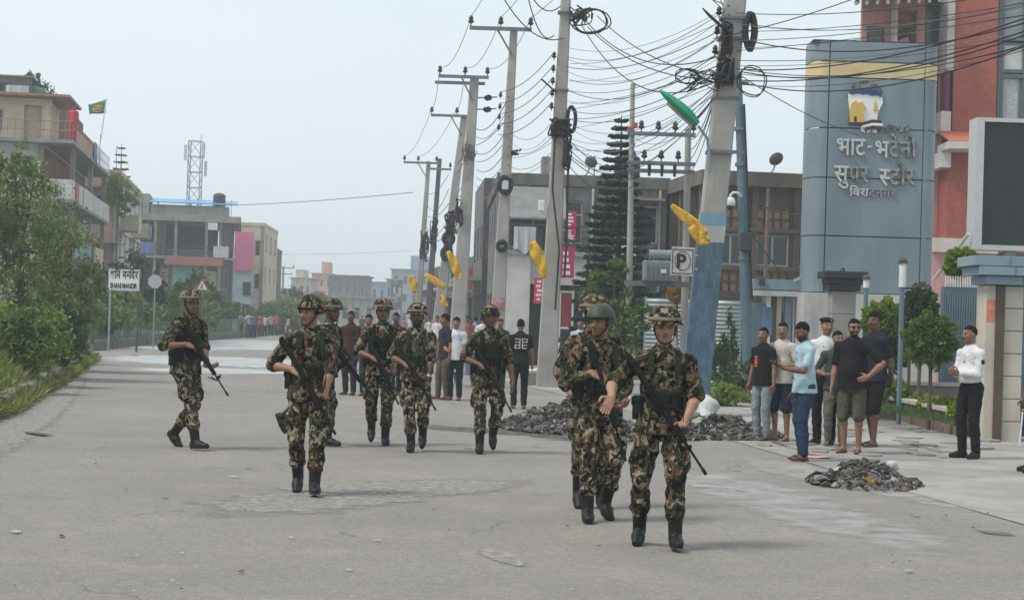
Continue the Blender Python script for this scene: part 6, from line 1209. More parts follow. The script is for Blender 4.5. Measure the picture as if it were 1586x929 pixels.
# flag on the balcony house
fb, ft = at(152, 238, 84), at(165, 153, 84); FG = thing('flag', 'green flag with an orange emblem on a leaning pole over the balcony house', 'flag', fb)
mb = MB(); mb.tube([(0, 0, -.3), ft - fb], .03, 6); mb.build('flagpole', M_WHP, FG)
c00, c10, c11, c01 = [at(*p, 84) - fb for p in ((164, 154), (137, 163), (138, 178), (163, 175))]; V = []; n_ = 10
for i_ in range(n_ + 1):
    for j in range(6): u, v = i_ / n_, j / 5; V.append(c00.lerp(c10, u).lerp(c01.lerp(c11, u), v) + Vector((0, .12 * math.sin(u * 6 + v), .04 * math.sin(u * 7 + 2 * v) * u)))
mb = MB(); mb.add(V, [(i_ * 6 + j, i_ * 6 + j + 1, (i_ + 1) * 6 + j + 1, (i_ + 1) * 6 + j) for i_ in range(n_) for j in range(5)]); o = mb.build('cloth', mat('flag_green', (.02, .22, .09), .8, .1, 4, .1), FG, True); o.modifiers.new('t', 'SOLIDIFY').thickness = .01
fp = lambda u, v, d=-.03: c00.lerp(c10, u).lerp(c01.lerp(c11, u), v) + Vector((0, .12 * math.sin(u * 6 + v) + d, .04 * math.sin(u * 7 + 2 * v) * u))
for nm, m, cu, cv, ru, rv, a0, a1 in (('emblem', mat('flag_orange', (.6, .25, .03), .8), .5, .45, .27, .24, 0, 360), ('emblem_curve', M_WHP, .5, .62, .26, .22, 190, 350)):
    mb = MB(); V = []
    for k in range(25):
        a = R_(a0 + (a1 - a0) * k / 24)
        for f in ((.0, 1.0) if nm == 'emblem' else (.8, 1.0)): V.append(fp(cu + ru * f * math.cos(a), cv - rv * f * math.sin(a), -.03 if nm == 'emblem' else -.045))
    mb.add(V, [(2 * k, 2 * k + 1, 2 * k + 3, 2 * k + 2) for k in range(24)]); mb.build(nm, m, FG)

# ------------------------------------------------------------------ organic surfaces: blended distance fields meshed with surface nets
def V3(*a): return np.array(a, dtype=np.float32)
def nrm(v): v = np.asarray(v, dtype=np.float32); return v / max(1e-9, float(np.linalg.norm(v)))
def smin(a, b, k):
    if k <= 0: return np.minimum(a, b)
    h = np.clip(.5 + .5 * (b - a) / k, 0, 1)
    return b + (a - b) * h - k * h * (1 - h)
class SDF:
    def __init__(s): s.g = [[]]
    def group(s): s.g.append([]); return s
    def cone(s, a, b, ra, rb=None, k=.02, u=None, q=1.0, sub=False):
        a = V3(*a); b = V3(*b); rb = ra if rb is None else rb
        R = max(ra, rb) * max(1.0, q) + .05
        s.g[-1].append((0, np.minimum(a, b) - R, np.maximum(a, b) + R, (a, b, ra, rb, None if u is None else nrm(u), q), k, sub)); return s
    def ell(s, c, rad, M=None, k=.02, sub=False):
        c = V3(*c); R = max(rad) + .05
        s.g[-1].append((1, c - R, c + R, (c, V3(*rad), M), k, sub)); return s
    def box(s, c, half, M=None, rnd_=.01, k=.008, sub=False):
        c = V3(*c); R = float(np.linalg.norm(half)) + .05
        s.g[-1].append((2, c - R, c + R, (c, V3(*half), M, rnd_), k, sub)); return s
    def _d(s, pr, P):
        t, _, _, A, _, _ = pr
        if t == 0:
            a, b, ra, rb, u, q = A; ab = b - a; L2 = float(ab @ ab) + 1e-12
            d = P - a; h = np.clip((d @ ab) / L2, 0, 1); d = d - h[..., None] * ab
            if u is not None:
                du = d @ u; d = d + (du * (1 / q - 1))[..., None] * u
            return np.sqrt((d * d).sum(-1)) - (ra + (rb - ra) * h)
        if t == 1:
            c, rad, M = A; d = P - c
            if M is not None: d = d @ M
            k0 = np.sqrt(((d / rad) ** 2).sum(-1)); k1 = np.sqrt(((d / (rad * rad)) ** 2).sum(-1)) + 1e-9
            return np.where(k0 < 1e-4, -rad.min(), k0 * (k0 - 1) / k1)
        c, half, M, r_ = A; d = P - c
        if M is not None: d = d @ M
        qd = np.abs(d) - (half - r_)
        return np.sqrt((np.maximum(qd, 0) ** 2).sum(-1)) + np.minimum(qd.max(-1), 0) - r_
    def mesh(s, name, h, wr=0.0, wf=28.0, kg=.012, seed=0):
        lo = np.min([p[1] for g in s.g for p in g if not p[5]], axis=0) - h
        hi = np.max([p[2] for g in s.g for p in g if not p[5]], axis=0) + h
        n = np.ceil((hi - lo) / h).astype(int) + 1
        ax = [lo[i] + h * np.arange(n[i], dtype=np.float32) for i in range(3)]
        F = None
        for g in s.g:
            if not g: continue
            G = np.full(n, .12, dtype=np.float32)
            for pr in g:
                i0 = np.clip(np.floor((pr[1] - lo) / h).astype(int), 0, n); i1 = np.clip(np.ceil((pr[2] - lo) / h).astype(int) + 1, 0, n)
                if (i1 <= i0).any(): continue
                sl = tuple(slice(i0[i], i1[i]) for i in range(3))
                P = np.stack(np.meshgrid(ax[0][sl[0]], ax[1][sl[1]], ax[2][sl[2]], indexing='ij'), -1)
                d = s._d(pr, P)
                T = F if (pr[5] and F is not None and pr[4] < 0) else G
                G[sl] = np.maximum(G[sl], -d) if pr[5] else smin(G[sl], d, pr[4])
            F = G if F is None else smin(F, G, kg)
        if wr:
            near = np.abs(F) < .04; I = np.nonzero(near)
            P = np.stack([ax[i][I[i]] for i in range(3)], -1); a = seed * 1.7
            x, y, z = P[:, 0] * wf, P[:, 1] * wf, P[:, 2] * wf
            wx = x + 1.3 * np.sin(.6 * z + a) + .8 * np.sin(.9 * y + 2 * a); wz = z + 1.5 * np.sin(.55 * x + 3 * a) + np.sin(.8 * y)
            w_ = np.sin(wx * .8 + wz * .7) * np.cos(wz * 1.15 - y * .8 + a) + .55 * np.sin(2.1 * wz + 1.1 * wx + a) * np.sin(1.7 * y + wx)
            F[near] += (wr * w_).astype(np.float32)
        return surface_net(name, F, lo, h)
def surface_net(name, F, lo, h):
    S = F < 0; n = F.shape
    c = np.zeros(tuple(k - 1 for k in n), dtype=np.int8)
    offs = [(i, j, k) for i in (0, 1) for j in (0, 1) for k in (0, 1)]
    for (i, j, k) in offs: c += S[i:n[0] - 1 + i, j:n[1] - 1 + j, k:n[2] - 1 + k]
    A = np.nonzero((c > 0) & (c < 8)); m = len(A[0])
    idx = np.full(c.shape, -1, dtype=np.int32); idx[A] = np.arange(m)
    acc = np.zeros((m, 3), dtype=np.float32); cnt = np.zeros(m, dtype=np.float32)
    val = {o: F[A[0] + o[0], A[1] + o[1], A[2] + o[2]] for o in offs}
    for o in offs:
        for d in range(3):
            if o[d]: continue
            o2 = tuple(1 if t == d else o[t] for t in range(3))
            f0, f1 = val[o], val[o2]; x = (f0 < 0) != (f1 < 0)
            t = np.where(x, f0 / np.where(np.abs(f0 - f1) < 1e-12, 1, f0 - f1), 0)
            for e in range(3): acc[:, e] += np.where(x, (o[e] + (t if e == d else 0)), 0)
            cnt += x
    P = (np.stack(A, -1) + acc / np.maximum(cnt, 1)[:, None]) * h + lo
    Q = []
    for d in range(3):
        e, f = (d + 1) % 3, (d + 2) % 3
        sl0 = [slice(None)] * 3; sl1 = [slice(None)] * 3
        sl0[d] = slice(0, n[d] - 1); sl1[d] = slice(1, n[d])
        s0 = S[tuple(sl0)]; s1 = S[tuple(sl1)]
        I = np.array(np.nonzero(s0 != s1))
        ok = (I[e] > 0) & (I[f] > 0) & (I[e] < n[e] - 1) & (I[f] < n[f] - 1); I = I[:, ok]
        def cell(de, df):
            J = I.copy(); J[e] -= de; J[f] -= df; return idx[J[0], J[1], J[2]]
        q = np.stack([cell(1, 1), cell(0, 1), cell(0, 0), cell(1, 0)], -1)
        fl = ~s0[tuple(I)]; q[fl] = q[fl][:, ::-1]
        Q.append(q)
    Q = np.concatenate(Q); Q = Q[(Q >= 0).all(1)]
    me = bpy.data.meshes.new(name)
    me.vertices.add(len(P)); me.vertices.foreach_set('co', P.astype(np.float32).ravel())
    me.loops.add(Q.size); me.loops.foreach_set('vertex_index', Q.astype(np.int32).ravel())
    me.polygons.add(len(Q)); me.polygons.foreach_set('loop_start', np.arange(0, Q.size, 4, dtype=np.int32))
    me.polygons.foreach_set('use_smooth', np.ones(len(Q), dtype=bool))
    me.update(calc_edges=True); me.validate()
    return me, P

# ------------------------------------------------------------------ skin, cloth materials
def skinmat():
    if 'skin' in MATS: return MATS['skin']
    m, n, b, lk = nodes_of('skin')
    a = n.nodes.new('ShaderNodeAttribute'); a.attribute_name = 'tint'
    v = coords(n); k = ramp(n, noise(n, v, 30, 3), [(.3, .86), (.7, 1.0)])
    lk(mixc(n, 1.0, a.outputs['Color'], k, 'MULTIPLY'), b.inputs['Base Color'])
    b.inputs['Roughness'].default_value = .52; b.inputs['Specular IOR Level'].default_value = .35
    MATS['skin'] = m; return m
def cloth(col, name=None):
    key = name or 'cloth_%d_%d_%d' % tuple(int(c * 999) for c in col)
    if key in MATS: return MATS[key]
    m, n, b, lk = nodes_of(key); v = coords(n)
    lk(ramp(n, noise(n, v, 7, 5), [(.3, tuple(c * .8 for c in col)), (.7, tuple(min(1, c * 1.1) for c in col))]), b.inputs['Base Color'])
    b.inputs['Roughness'].default_value = .92; b.inputs['Specular IOR Level'].default_value = .15
    bump(n, b, noise(n, v, 16, 5, .65, 1.0), .9, .02)
    MATS[key] = m; return m
M_BOOT = mat('black_leather', (.010, .010, .011), .5, .3, 18, .25, spec=.25)
M_GUN = mat('gun_metal', (.008, .008, .009), .6, .3, 25, .1, spec=.15)
M_GUNP = mat('gun_polymer', (.009, .010, .010), .75, .3, 25, .1, spec=.12)
M_WEB = cloth((.030, .036, .022), 'olive_webbing')
M_WEBD = cloth((.016, .019, .016), 'dark_webbing')
M_HAIR = mat('black_hair', (.010, .009, .008), .85, .4, 60, .5, spec=.1)
CAMO = camomat('camouflage_cloth', 11.0, 1.05); CAMOH = camomat('camouflage_cover', 11.0, .9); CAMOD = camomat('dark_camouflage_cloth', 11.0, .7)

def rotz(a): c, s = math.cos(a), math.sin(a); return np.array([[c, -s, 0], [s, c, 0], [0, 0, 1]], dtype=np.float32)
def rotx(a): c, s = math.cos(a), math.sin(a); return np.array([[1, 0, 0], [0, c, -s], [0, s, c]], dtype=np.float32)
def roty(a): c, s = math.cos(a), math.sin(a); return np.array([[c, 0, s], [0, 1, 0], [-s, 0, c]], dtype=np.float32)
def ik(a, t, l1, l2, pole):
    a = V3(*a); t = V3(*t); d = t - a; D = float(np.linalg.norm(d))
    if D > .995 * (l1 + l2): t = a + d / D * .995 * (l1 + l2); d = t - a; D = float(np.linalg.norm(d))
    D = max(D, abs(l1 - l2) + .02)
    x = (l1 * l1 - l2 * l2 + D * D) / (2 * D); hgt = math.sqrt(max(0, l1 * l1 - x * x)); dn = d / np.linalg.norm(d)
    p = V3(*pole); p = p - dn * float(p @ dn); p = nrm(p)
    return a + dn * x + p * hgt, t

# finger geometry: root across the palm, length, radius
def hand(sd, W, fd, pn, side, s, curl, spread=.0, thumb_in=.35):
    """palm and five fingers; fd finger direction, pn palm normal (the way fingers curl), side +1 right hand / -1 left"""
    fd = nrm(fd); pn = nrm(V3(*pn) - fd * float(V3(*pn) @ fd)); ac = np.cross(fd, pn) * side   # towards the thumb
    W = V3(*W)
    sd.cone(W - fd * .02 * s, W + fd * .03 * s, .025 * s, .032 * s, k=.015, u=pn, q=.7)
    sd.box(W + fd * .055 * s, (.041 * s, .045 * s, .0155 * s), np.stack([ac, fd, pn], 1), .014 * s, k=.012)
    spec = [(.031, .072, .0092, .92), (.0105, .080, .0096, 1.0), (-.0105, .074, .0092, 1.05), (-.031, .058, .0082, 1.1)]
    for (o, ln, r_, cm) in spec:
        p = W + (fd * .095 + ac * o) * s; a = curl * .55 * cm; dirs = []
        for seg, f in enumerate((.45, .31, .24)):
            dv = fd * math.cos(a) + pn * math.sin(a) + ac * (o * spread * 8)
            q = p + nrm(dv) * ln * f * s
            sd.cone(p, q, r_ * (1 - .08 * seg) * s, r_ * (.94 - .08 * seg) * s, k=.004 if seg == 0 else .003)
            p = q; a += curl * .85 * cm
    p = W + (fd * .022 + ac * .036 + pn * .004) * s
    d1 = nrm(fd * .62 + ac * .72 + pn * thumb_in); q = p + d1 * .045 * s
    sd.cone(p - d1 * .01 * s, q, .0135 * s, .0115 * s, k=.012)
    d2 = nrm(fd * .95 + ac * .15 + pn * (thumb_in * 1.1)); q2 = q + d2 * .032 * s; sd.cone(q, q2, .0112 * s, .0098 * s, k=.004)
    sd.cone(q2, q2 + nrm(fd + pn * thumb_in) * .022 * s, .0098 * s, .0082 * s, k=.003)

def add_mesh(name, me, m, parent):
    me.materials.append(m); return meshobj(name, me, parent)

def person(label, pos, facing, H, pose=None, skin=(.20, .115, .075), shirt=None, sleeve=.62, bottom=None, bottom_to='ankle', shoes=None,
           hat=None, hair='short', res=.011, soldier=None, cat='person', name='person', group=None, extras=(), belly=1.0, untucked=True, beard=False, build=1.0):
    """One figure. facing: degrees, 0 = away from camera (+Y), 180 = towards it; local frame faces +Y, right hand +X."""
    pose = pose or {}
    T = thing(name, label, cat, pos, R_(facing), group)
    s = H / 1.745; seed = int(abs(pos[0] * 13 + pos[1] * 7) * 10) % 97
    B = build
    # ---- skeleton
    l1, l2 = .435 * s, .425 * s
    feet = {}
    for sd_, k in ((1, 'rf'), (-1, 'lf')):
        fx, fy, fl, fp, fyaw = (list(pose.get(k, (.09, 0, 0, 0, 8))) + [0, 0, 0, 8])[:5] if k in pose else (.10, 0, 0, 0, 10)
        # fp: heel raise in degrees (toe stays); fl: lift of the whole foot
        yaw = -R_(fyaw) * sd_; tdir = rotz(yaw) @ V3(0, 1, 0)
        a = R_(fp); toe = V3(sd_ * fx, fy, 0) * s + tdir * .13 * s
        fwd = tdir * math.cos(a) - V3(0, 0, 1) * math.sin(a); up = tdir * math.sin(a) + V3(0, 0, 1) * math.cos(a)
        if fp < 0: toe = V3(sd_ * fx, fy, 0) * s + tdir * .13 * s; base = V3(sd_ * fx, fy, 0) * s - tdir * .05 * s; ank = base + fwd * .05 * s + up * .085 * s
        else: ank = toe - fwd * .13 * s + up * .085 * s
        ank = ank + V3(0, 0, fl * s)
        feet[sd_] = (ank, fwd, up)
    py_ = pose.get('shift', 0) * s
    hz = pose.get('hipz', 9) * s
    for sd_ in (1, -1):
        A = feet[sd_][0]; hx = sd_ * .088 * s
        r2 = ((l1 + l2) * .993) ** 2 - (A[0] - hx) ** 2 - (A[1] - py_) ** 2
        hz = min(hz, A[2] + math.sqrt(max(.01, r2)))
    P = V3(0, py_, hz)
    lean = R_(pose.get('lean', 2)); tw = R_(pose.get('twist', 0)); sl_ = R_(pose.get('side', 0))
    up = roty(sl_) @ V3(0, math.sin(lean), math.cos(lean)); Rt = rotz(tw)
    fw = Rt @ nrm(np.cross(up, V3(1, 0, 0))); rt = nrm(np.cross(fw, up)); fw0 = V3(0, 1, 0)
    N = P + up * .525 * s
    sh = {sd_: N + rt * sd_ * .178 * s * B - up * .075 * s for sd_ in (1, -1)}
    hy, hp = R_(pose.get('hyaw', 0)), R_(pose.get('hpitch', 0))
    Rh = rotz(hy) @ rotx(-hp)
    HC = N + up * .085 * s + (Rh @ V3(0, .022, .085)) * s
    fwh, rth, uph = Rh @ V3(0, 1, 0), Rh @ V3(1, 0, 0), Rh @ V3(0, 0, 1)
    hl = lambda x, y, z: HC + (rth * x + fwh * y + uph * z) * s
    arms = {}
    for sd_, k in ((1, 'ra'), (-1, 'la')):
        a = pose.get(k)
        if a is None: a = dict(w=(.27, .06, .80), pole=(.3, -1, 0), f=(0, .12, -1), p=(-1, .2, 0), curl=.45)
        w_ = V3(a['w'][0] * sd_, a['w'][1], a['w'][2] - .955) * s + V3(P[0], P[1], P[2]) if not a.get('abs') else V3(*a['w'])
        pl = V3(a['pole'][0] * sd_, a['pole'][1], a['pole'][2])
        E, W = ik(sh[sd_], w_, .285 * s, .255 * s, pl)
        f = V3(a['f'][0] * sd_, *a['f'][1:]) if not a.get('abs') else V3(*a['f']); p_ = V3(a['p'][0] * sd_, *a['p'][1:]) if not a.get('abs') else V3(*a['p'])
        arms[sd_] = (E, W, f, p_, a.get('curl', .45), a.get('th', .35))
    legs = {}
    for sd_ in (1, -1):
        hip = P + V3(sd_ * .088 * s, 0, 0); A, f_, u_ = feet[sd_]
        K, A2 = ik(hip, A, l1, l2, f_ + V3(sd_ * .06, 0, .05) if f_[1] > -.2 else V3(0, 1, 0)); legs[sd_] = (hip, K, A2)
    # ---- body: one continuous skin mesh
    b = SDF()
    HM = np.stack([rth, fwh, uph], 1)
    b.ell(hl(0, -.008, .022), (.0735 * s, .094 * s, .094 * s), HM, k=.01)
    b.ell(hl(0, .022, -.030), (.060 * s, .068 * s, .082 * s), HM, k=.03)
    b.ell(hl(0, .058, -.092), (.030 * s, .026 * s, .022 * s), HM, k=.03)                # chin
    b.cone(hl(-.03, .078, .022), hl(.03, .078, .022), .012 * s, k=.016)                 # brow
    for q in (-1, 1):
        b.ell(hl(.033 * q, .094, .004), (.017 * s, .012 * s, .010 * s), HM, sub=True)
        b.ell(hl(.033 * q, .078, .004), (.015 * s, .012 * s, .011 * s), HM, k=.003)
        b.ell(hl(.045 * q, .062, -.028), (.022 * s, .022 * s, .020 * s), HM, k=.018)    # cheekbone
        b.ell(hl(.076 * q, -.006, -.008), (.011 * s, .019 * s, .032 * s), HM, k=.006)   # ear
    b.cone(hl(0, .090, .012), hl(0, .107, -.030), .008 * s, .0135 * s, k=.010)          # nose
    b.cone(hl(-.016, .092, -.034), hl(.016, .092, -.034), .009 * s, k=.008)
    b.cone(hl(-.018, .085, -.058), hl(.018, .085, -.058), .0085 * s, k=.007)            # lips
    b.cone(hl(-.015, .083, -.070), hl(.015, .083, -.070), .0085 * s, k=.006)
    b.cone(hl(0, -.012, -.05), N - up * .03 * s, .050 * s, .058 * s, k=.025)
    b.cone(P + up * .02 * s, P + up * .18 * s, .118 * s, .110 * s, k=.04, u=fw0, q=.7)
    b.cone(P + up * .20 * s, P + up * .40 * s, .115 * s, .128 * s, k=.05, u=fw, q=.66)
    b.cone(sh[1], sh[-1], .044 * s, k=.05)
    for sd_ in (1, -1):
        E, W, f, p_, cu, th = arms[sd_]
        b.cone(sh[sd_], E, .047 * s * B, .038 * s * B, k=.02)
        mid = E + (W - E) * .3
        b.cone(E, mid, .037 * s * B, .040 * s * B, k=.012); b.cone(mid, W, .039 * s * B, .0255 * s, k=.015)
        b.group(); hand(b, W, f, p_, sd_, s, cu, thumb_in=th); b.group()
        hip, K, A = legs[sd_]
        b.cone(hip, K, .074 * s, .050 * s, k=.02)
        cm = K + (A - K) * .3 - feet[sd_][1] * .012 * s
        b.cone(K, cm, .049 * s, .054 * s, k=.015); b.cone(cm, A, .052 * s, .034 * s, k=.015)
        f_, u_ = feet[sd_][1], feet[sd_][2]
        b.cone(A - u_ * .052 * s - f_ * .03 * s, A - u_ * .052 * s + f_ * .06 * s, .031 * s, .034 * s, k=.03)
        b.cone(A - u_ * .057 * s + f_ * .06 * s, A - u_ * .062 * s + f_ * .15 * s, .034 * s, .022 * s, k=.02, u=u_, q=.75)
        b.group()
    b.g = [g for g in b.g if g]
    me, PT = b.mesh('body', res, kg=.010)
    col = np.tile(np.array(skin, dtype=np.float32), (len(PT), 1))
    L_ = ((PT - HC) @ HM) / s; x, y, z = L_[:, 0], L_[:, 1], L_[:, 2]; ax_ = np.abs(x); fr = y > .045
    def blend(mk, c, a=1.0): col[mk] = col[mk] * (1 - a) + np.array(c) * a
    sk = np.array(skin)
    hd = (np.abs(z) < .14) & (y > -.12) & (ax_ < .1)
    blend(hd & fr & (np.abs(z + .064) < .013) & (ax_ < .024), sk * V3(.62, .42, .42), .9)
    blend(hd & fr & (np.abs(z + .063) < .0035) & (ax_ < .022), sk * .25, .9)
    blend(hd & fr & (((ax_ - .033) / .017) ** 2 + ((z - .004) / .0075) ** 2 < 1), (.10, .085, .075), .85)
    blend(hd & fr & (((ax_ - .033) / .0075) ** 2 + ((z - .004) / .0085) ** 2 < 1), (.008, .006, .005), 1)
    blend(hd & fr & (np.abs(z - .029 + .12 * np.abs(ax_ - .03)) < .0065) & (ax_ > .012) & (ax_ < .054), (.012, .010, .009), .85)
    blend(hd & fr & (np.abs(z + .040) < .004) & (ax_ < .013), sk * .35, .7)
    if beard:
        blend(hd & (y > -.01) & (z < -.045) & ((ax_ > .024) | (z < -.078) | (z > -.052)), (.014, .011, .009), .93)
    else:
        blend(hd & (y > 0) & (z < -.06), sk * .62, .35)
    blend(hd & (z > .06) & (y < .06), (.012, .010, .009), .6)
    ca = me.color_attributes.new('tint', 'FLOAT_COLOR', 'POINT')
    ca.data.foreach_set('color', np.concatenate([np.clip(col, 0, 1), np.ones((len(col), 1))], 1).astype(np.float32).ravel())
    add_mesh('body', me, skinmat(), T)
    # ---- hair
    if hair:
        h_ = SDF(); big = {'short': 0, 'thick': .010, 'long': .012, 'bun': .006, 'crop': -.003}[hair]
        h_.ell(hl(0, -.012, .030), ((.079 + big) * s, (.099 + big) * s, (.096 + big) * s), HM, k=.01)
        if hair in ('long', 'bun'): h_.cone(hl(0, -.07, .0), hl(0, -.075, -.08 if hair == 'bun' else -.13), .062 * s, .05 * s, k=.03)
        if hair == 'bun': h_.ell(hl(0, -.12, .04), (.04 * s, .035 * s, .04 * s), HM)
        h_.box(hl(0, .10, -.075), (.11 * s, .085 * s, .127 * s), HM, .012, sub=True)
        h_.box(hl(0, .0, -.16), (.14 * s, .11 * s, .135 * s) if hair not in ('long', 'bun') else (.14 * s, .05 * s, .135 * s), HM, .01, sub=True)
        me, _ = h_.mesh('hair', min(res, .010), wr=.003, wf=75, seed=seed); add_mesh('hair', me, M_HAIR, T)
    # ---- trousers / shorts
    if bottom is not None:
        t = SDF(); wB = .142 * B
        t.cone(P - up * .01 * s, P + up * .10 * s, wB * s, wB * .95 * s, k=.03, u=fw0, q=.74 + .1 * (belly - 1))
        for sd_ in (1, -1):
            t.group(); hip, K, A = legs[sd_]; lw = 1.0 if not soldier else 1.03
            t.cone(hip + V3(0, -.012 * s, -.01), hip + (K - hip) * .5, .098 * s * lw, .089 * s * lw, k=.02)
            if bottom_to == 'knee':
                e = hip + (K - hip) * 1.05
                t.cone(hip + (K - hip) * .5, e, .092 * s, .085 * s, k=.02)
            else:
                t.cone(hip + (K - hip) * .5, K, .088 * s * lw, .071 * s * lw, k=.02)
                lo_ = .60 if soldier else .98
                e = K + (A - K) * lo_
                cm = K + (A - K) * .45 - feet[sd_][1] * .008 * s
                w1 = .074 if soldier else pose.get('cuff', .060)
                t.cone(K, cm, .068 * s * lw, .066 * s * lw, k=.02); t.cone(cm, e, .066 * s * lw, w1 * s, k=.02)
                if soldier: t.ell(hip + (K - hip) * .72 + V3(sd_ * .085 * s, 0, 0), (.028 * s, .075 * s, .09 * s), None, k=.02)
        me, _ = t.mesh('trousers', res, wr=.0075 if soldier else .0035, wf=30, kg=.02, seed=seed + 3)
        add_mesh('shorts' if bottom_to == 'knee' else 'trousers', me, bottom, T)
    # ---- shirt
    if shirt is not None:
        t = SDF(); hem = (-.09 if untucked else .06)
        if untucked: t.cone(P + up * (hem - .03) * s, P + up * .16 * s, .204 * s * B, .155 * s * B, k=.04, u=fw0, q=.80)
        t.cone(P + up * (hem + .05) * s, P + up * .20 * s, .150 * s * B, .143 * s * B * belly ** .3, k=.04, u=fw0, q=.74 * belly)
        t.cone(P + up * .18 * s, P + up * .41 * s, .146 * s * B * belly ** .2, .158 * s * B, k=.05, u=fw, q=.70 * belly ** .5)
        t.cone(sh[1] - up * .002, sh[-1] - up * .002, .056 * s, k=.05)
        t.cone(N - up * .05 * s - fw * .012 * s, N + up * .012 * s - fw * .006 * s, .075 * s, .062 * s, k=.03)
        if belly > 1.05: t.ell(P + up * .14 * s + fw0 * .05 * s, (.145 * s, .115 * s * belly, .16 * s), None, k=.05)
        t.box(P + up * (hem - .16) * s, (.3 * s, .3 * s, .16 * s), np.stack([V3(1, 0, 0), nrm(np.cross(up, V3(1, 0, 0))), up], 1), .004, sub=True)
        for sd_ in (1, -1):
            t.group(); E, W = arms[sd_][:2]
            t.cone(sh[sd_] - up * .012, sh[sd_] + (E - sh[sd_]) * min(1, sleeve), (.062 if soldier else .056) * s * B, (.060 if soldier else .055) * s * B, k=.02)
            if sleeve > 1: t.cone(E, E + (W - E) * (sleeve - 1), (.058 if soldier else .050) * s * B, .042 * s, k=.02)
            if soldier and sleeve <= 1: t.cone(sh[sd_] + (E - sh[sd_]) * (sleeve - .12), sh[sd_] + (E - sh[sd_]) * (sleeve - .02), .064 * s * B, .064 * s * B, k=.004)
        t.g[0], rest = t.g[0], t.g[1:]
        me, _ = t.mesh('shirt', res, wr=.0065 if soldier else .0026, wf=28, kg=.035, seed=seed)
        # flatten the hem: clamp what hangs below it
        add_mesh('shirt', me, shirt, T)
    # ---- footwear
    for sd_ in (1, -1):
        hip, K, A = legs[sd_]; f_, u_ = feet[sd_][1], feet[sd_][2]; FM = np.stack([nrm(np.cross(f_, u_)), f_, u_], 1)
        if shoes == 'boots' or shoes == 'shoes':
            t = SDF()
            if shoes == 'boots':
                t.cone(K + (A - K) * .50, A + u_ * .0, .060 * s, .050 * s, k=.02)
            else: t.cone(A + u_ * .0 * s, A - u_ * .02 * s, .043 * s, .045 * s, k=.02)
            t.cone(A - u_ * .045 * s - f_ * .035 * s, A - u_ * .045 * s + f_ * .07 * s, .042 * s, .046 * s, k=.03)
            t.cone(A - u_ * .05 * s + f_ * .07 * s, A - u_ * .058 * s + f_ * .165 * s, .046 * s, .033 * s, k=.03)
            t.box(A - u_ * .10 * s + f_ * .05 * s, (.12 * s, .30 * s, .0185 * s), FM, .002, k=0, sub=True)
            me, _ = t.mesh('boot', min(res, .011)); bt = add_mesh('boot' if shoes == 'boots' else 'shoe', me, M_BOOT if not isinstance(pose.get('shoe_m'), bpy.types.Material) else pose['shoe_m'], T)
            sm = MB(); pts = []
            for k in range(20):
                a = 2 * math.pi * k / 20; yy = .058 + .138 * math.sin(a); xx = (.040 if yy < .05 else .047) * math.cos(a) * (1 - .25 * max(0, math.sin(a)) ** 4)
                pts.append((xx * s, yy * s))
            M4 = Matrix([list(FM[0]) + [A[0]], list(FM[1]) + [A[1]], list(FM[2]) + [A[2]], [0, 0, 0, 1]])
            sm.prism(pts, -.085 * s, -.066 * s, M4); sm.build('sole', BLACK(), bt)
        elif shoes == 'sandals':
            sm = MB(); pts = []
            for k in range(16):
                a = 2 * math.pi * k / 16; pts.append((.046 * math.cos(a) * s, (.055 + .135 * math.sin(a)) * s))
            M4 = Matrix([list(FM[0]) + [A[0]], list(FM[1]) + [A[1]], list(FM[2]) + [A[2]], [0, 0, 0, 1]])
            sm.prism(pts, -.085 * s, -.069 * s, M4)
            for k in (-1, 1):
                a = Vector(A) + M4.to_3x3() @ Vector((.036 * k * s, .06 * s, -.07 * s)); c = Vector(A) + M4.to_3x3() @ Vector((0, .13 * s, -.045 * s)); mm = Vector(A) + M4.to_3x3() @ Vector((.03 * k * s, .09 * s, -.035 * s))
                sm.tube([a, mm, c], .007 * s, 6)
            sm.build('sandal', mat('sandal_rubber', (.05, .028, .02), .6, .3, 20), T)
    info = dict(T=T, s=s, P=P, N=N, up=up, fw=fw, rt=rt, sh=sh, arms=arms, legs=legs, feet=feet, HC=HC, HM=HM, hl=hl, res=res, seed=seed, B=B)
    if hat: hat(info)
    if soldier: soldier(info)
    for e in extras: e(info)
    return info

def collar(m):
    def f(i):
        s, fw, rt, up = i['s'], i['fw'], i['rt'], i['up']
        for sd_ in (1, -1):
            for (o, w_, yw) in ((.052, .05, .9), (.066, .06, .15)):
                q = i['N'] + (fw * (.045 if yw > .5 else -.01) + rt * sd_ * (.038 if yw > .5 else .060) + up * (.012 if yw > .5 else .028)) * s
                M = Matrix((Vector(nrm(np.cross(fw * yw + rt * sd_ * .6, up))), Vector(nrm(fw * yw + rt * sd_ * .6 + up * .5)), Vector(up))).transposed()
                mb = MB(); mb.box(Vector(q), (w_ * 1.1 * s, .012 * s, .042 * s), M); mb.build('collar', m, i['T'], False, .003)
        q = i['N'] + fw * .118 * s - up * .06 * s; mb = MB()
        for k in range(5): mb.box(Vector(i['P'] + up * (.08 + .085 * k) * s + fw * (.128 - .004 * k) * s), (.012, .012, .012))
        mb.build('buttons', M_WEBD, i['T'])['kind'] = 'stuff'
    return f
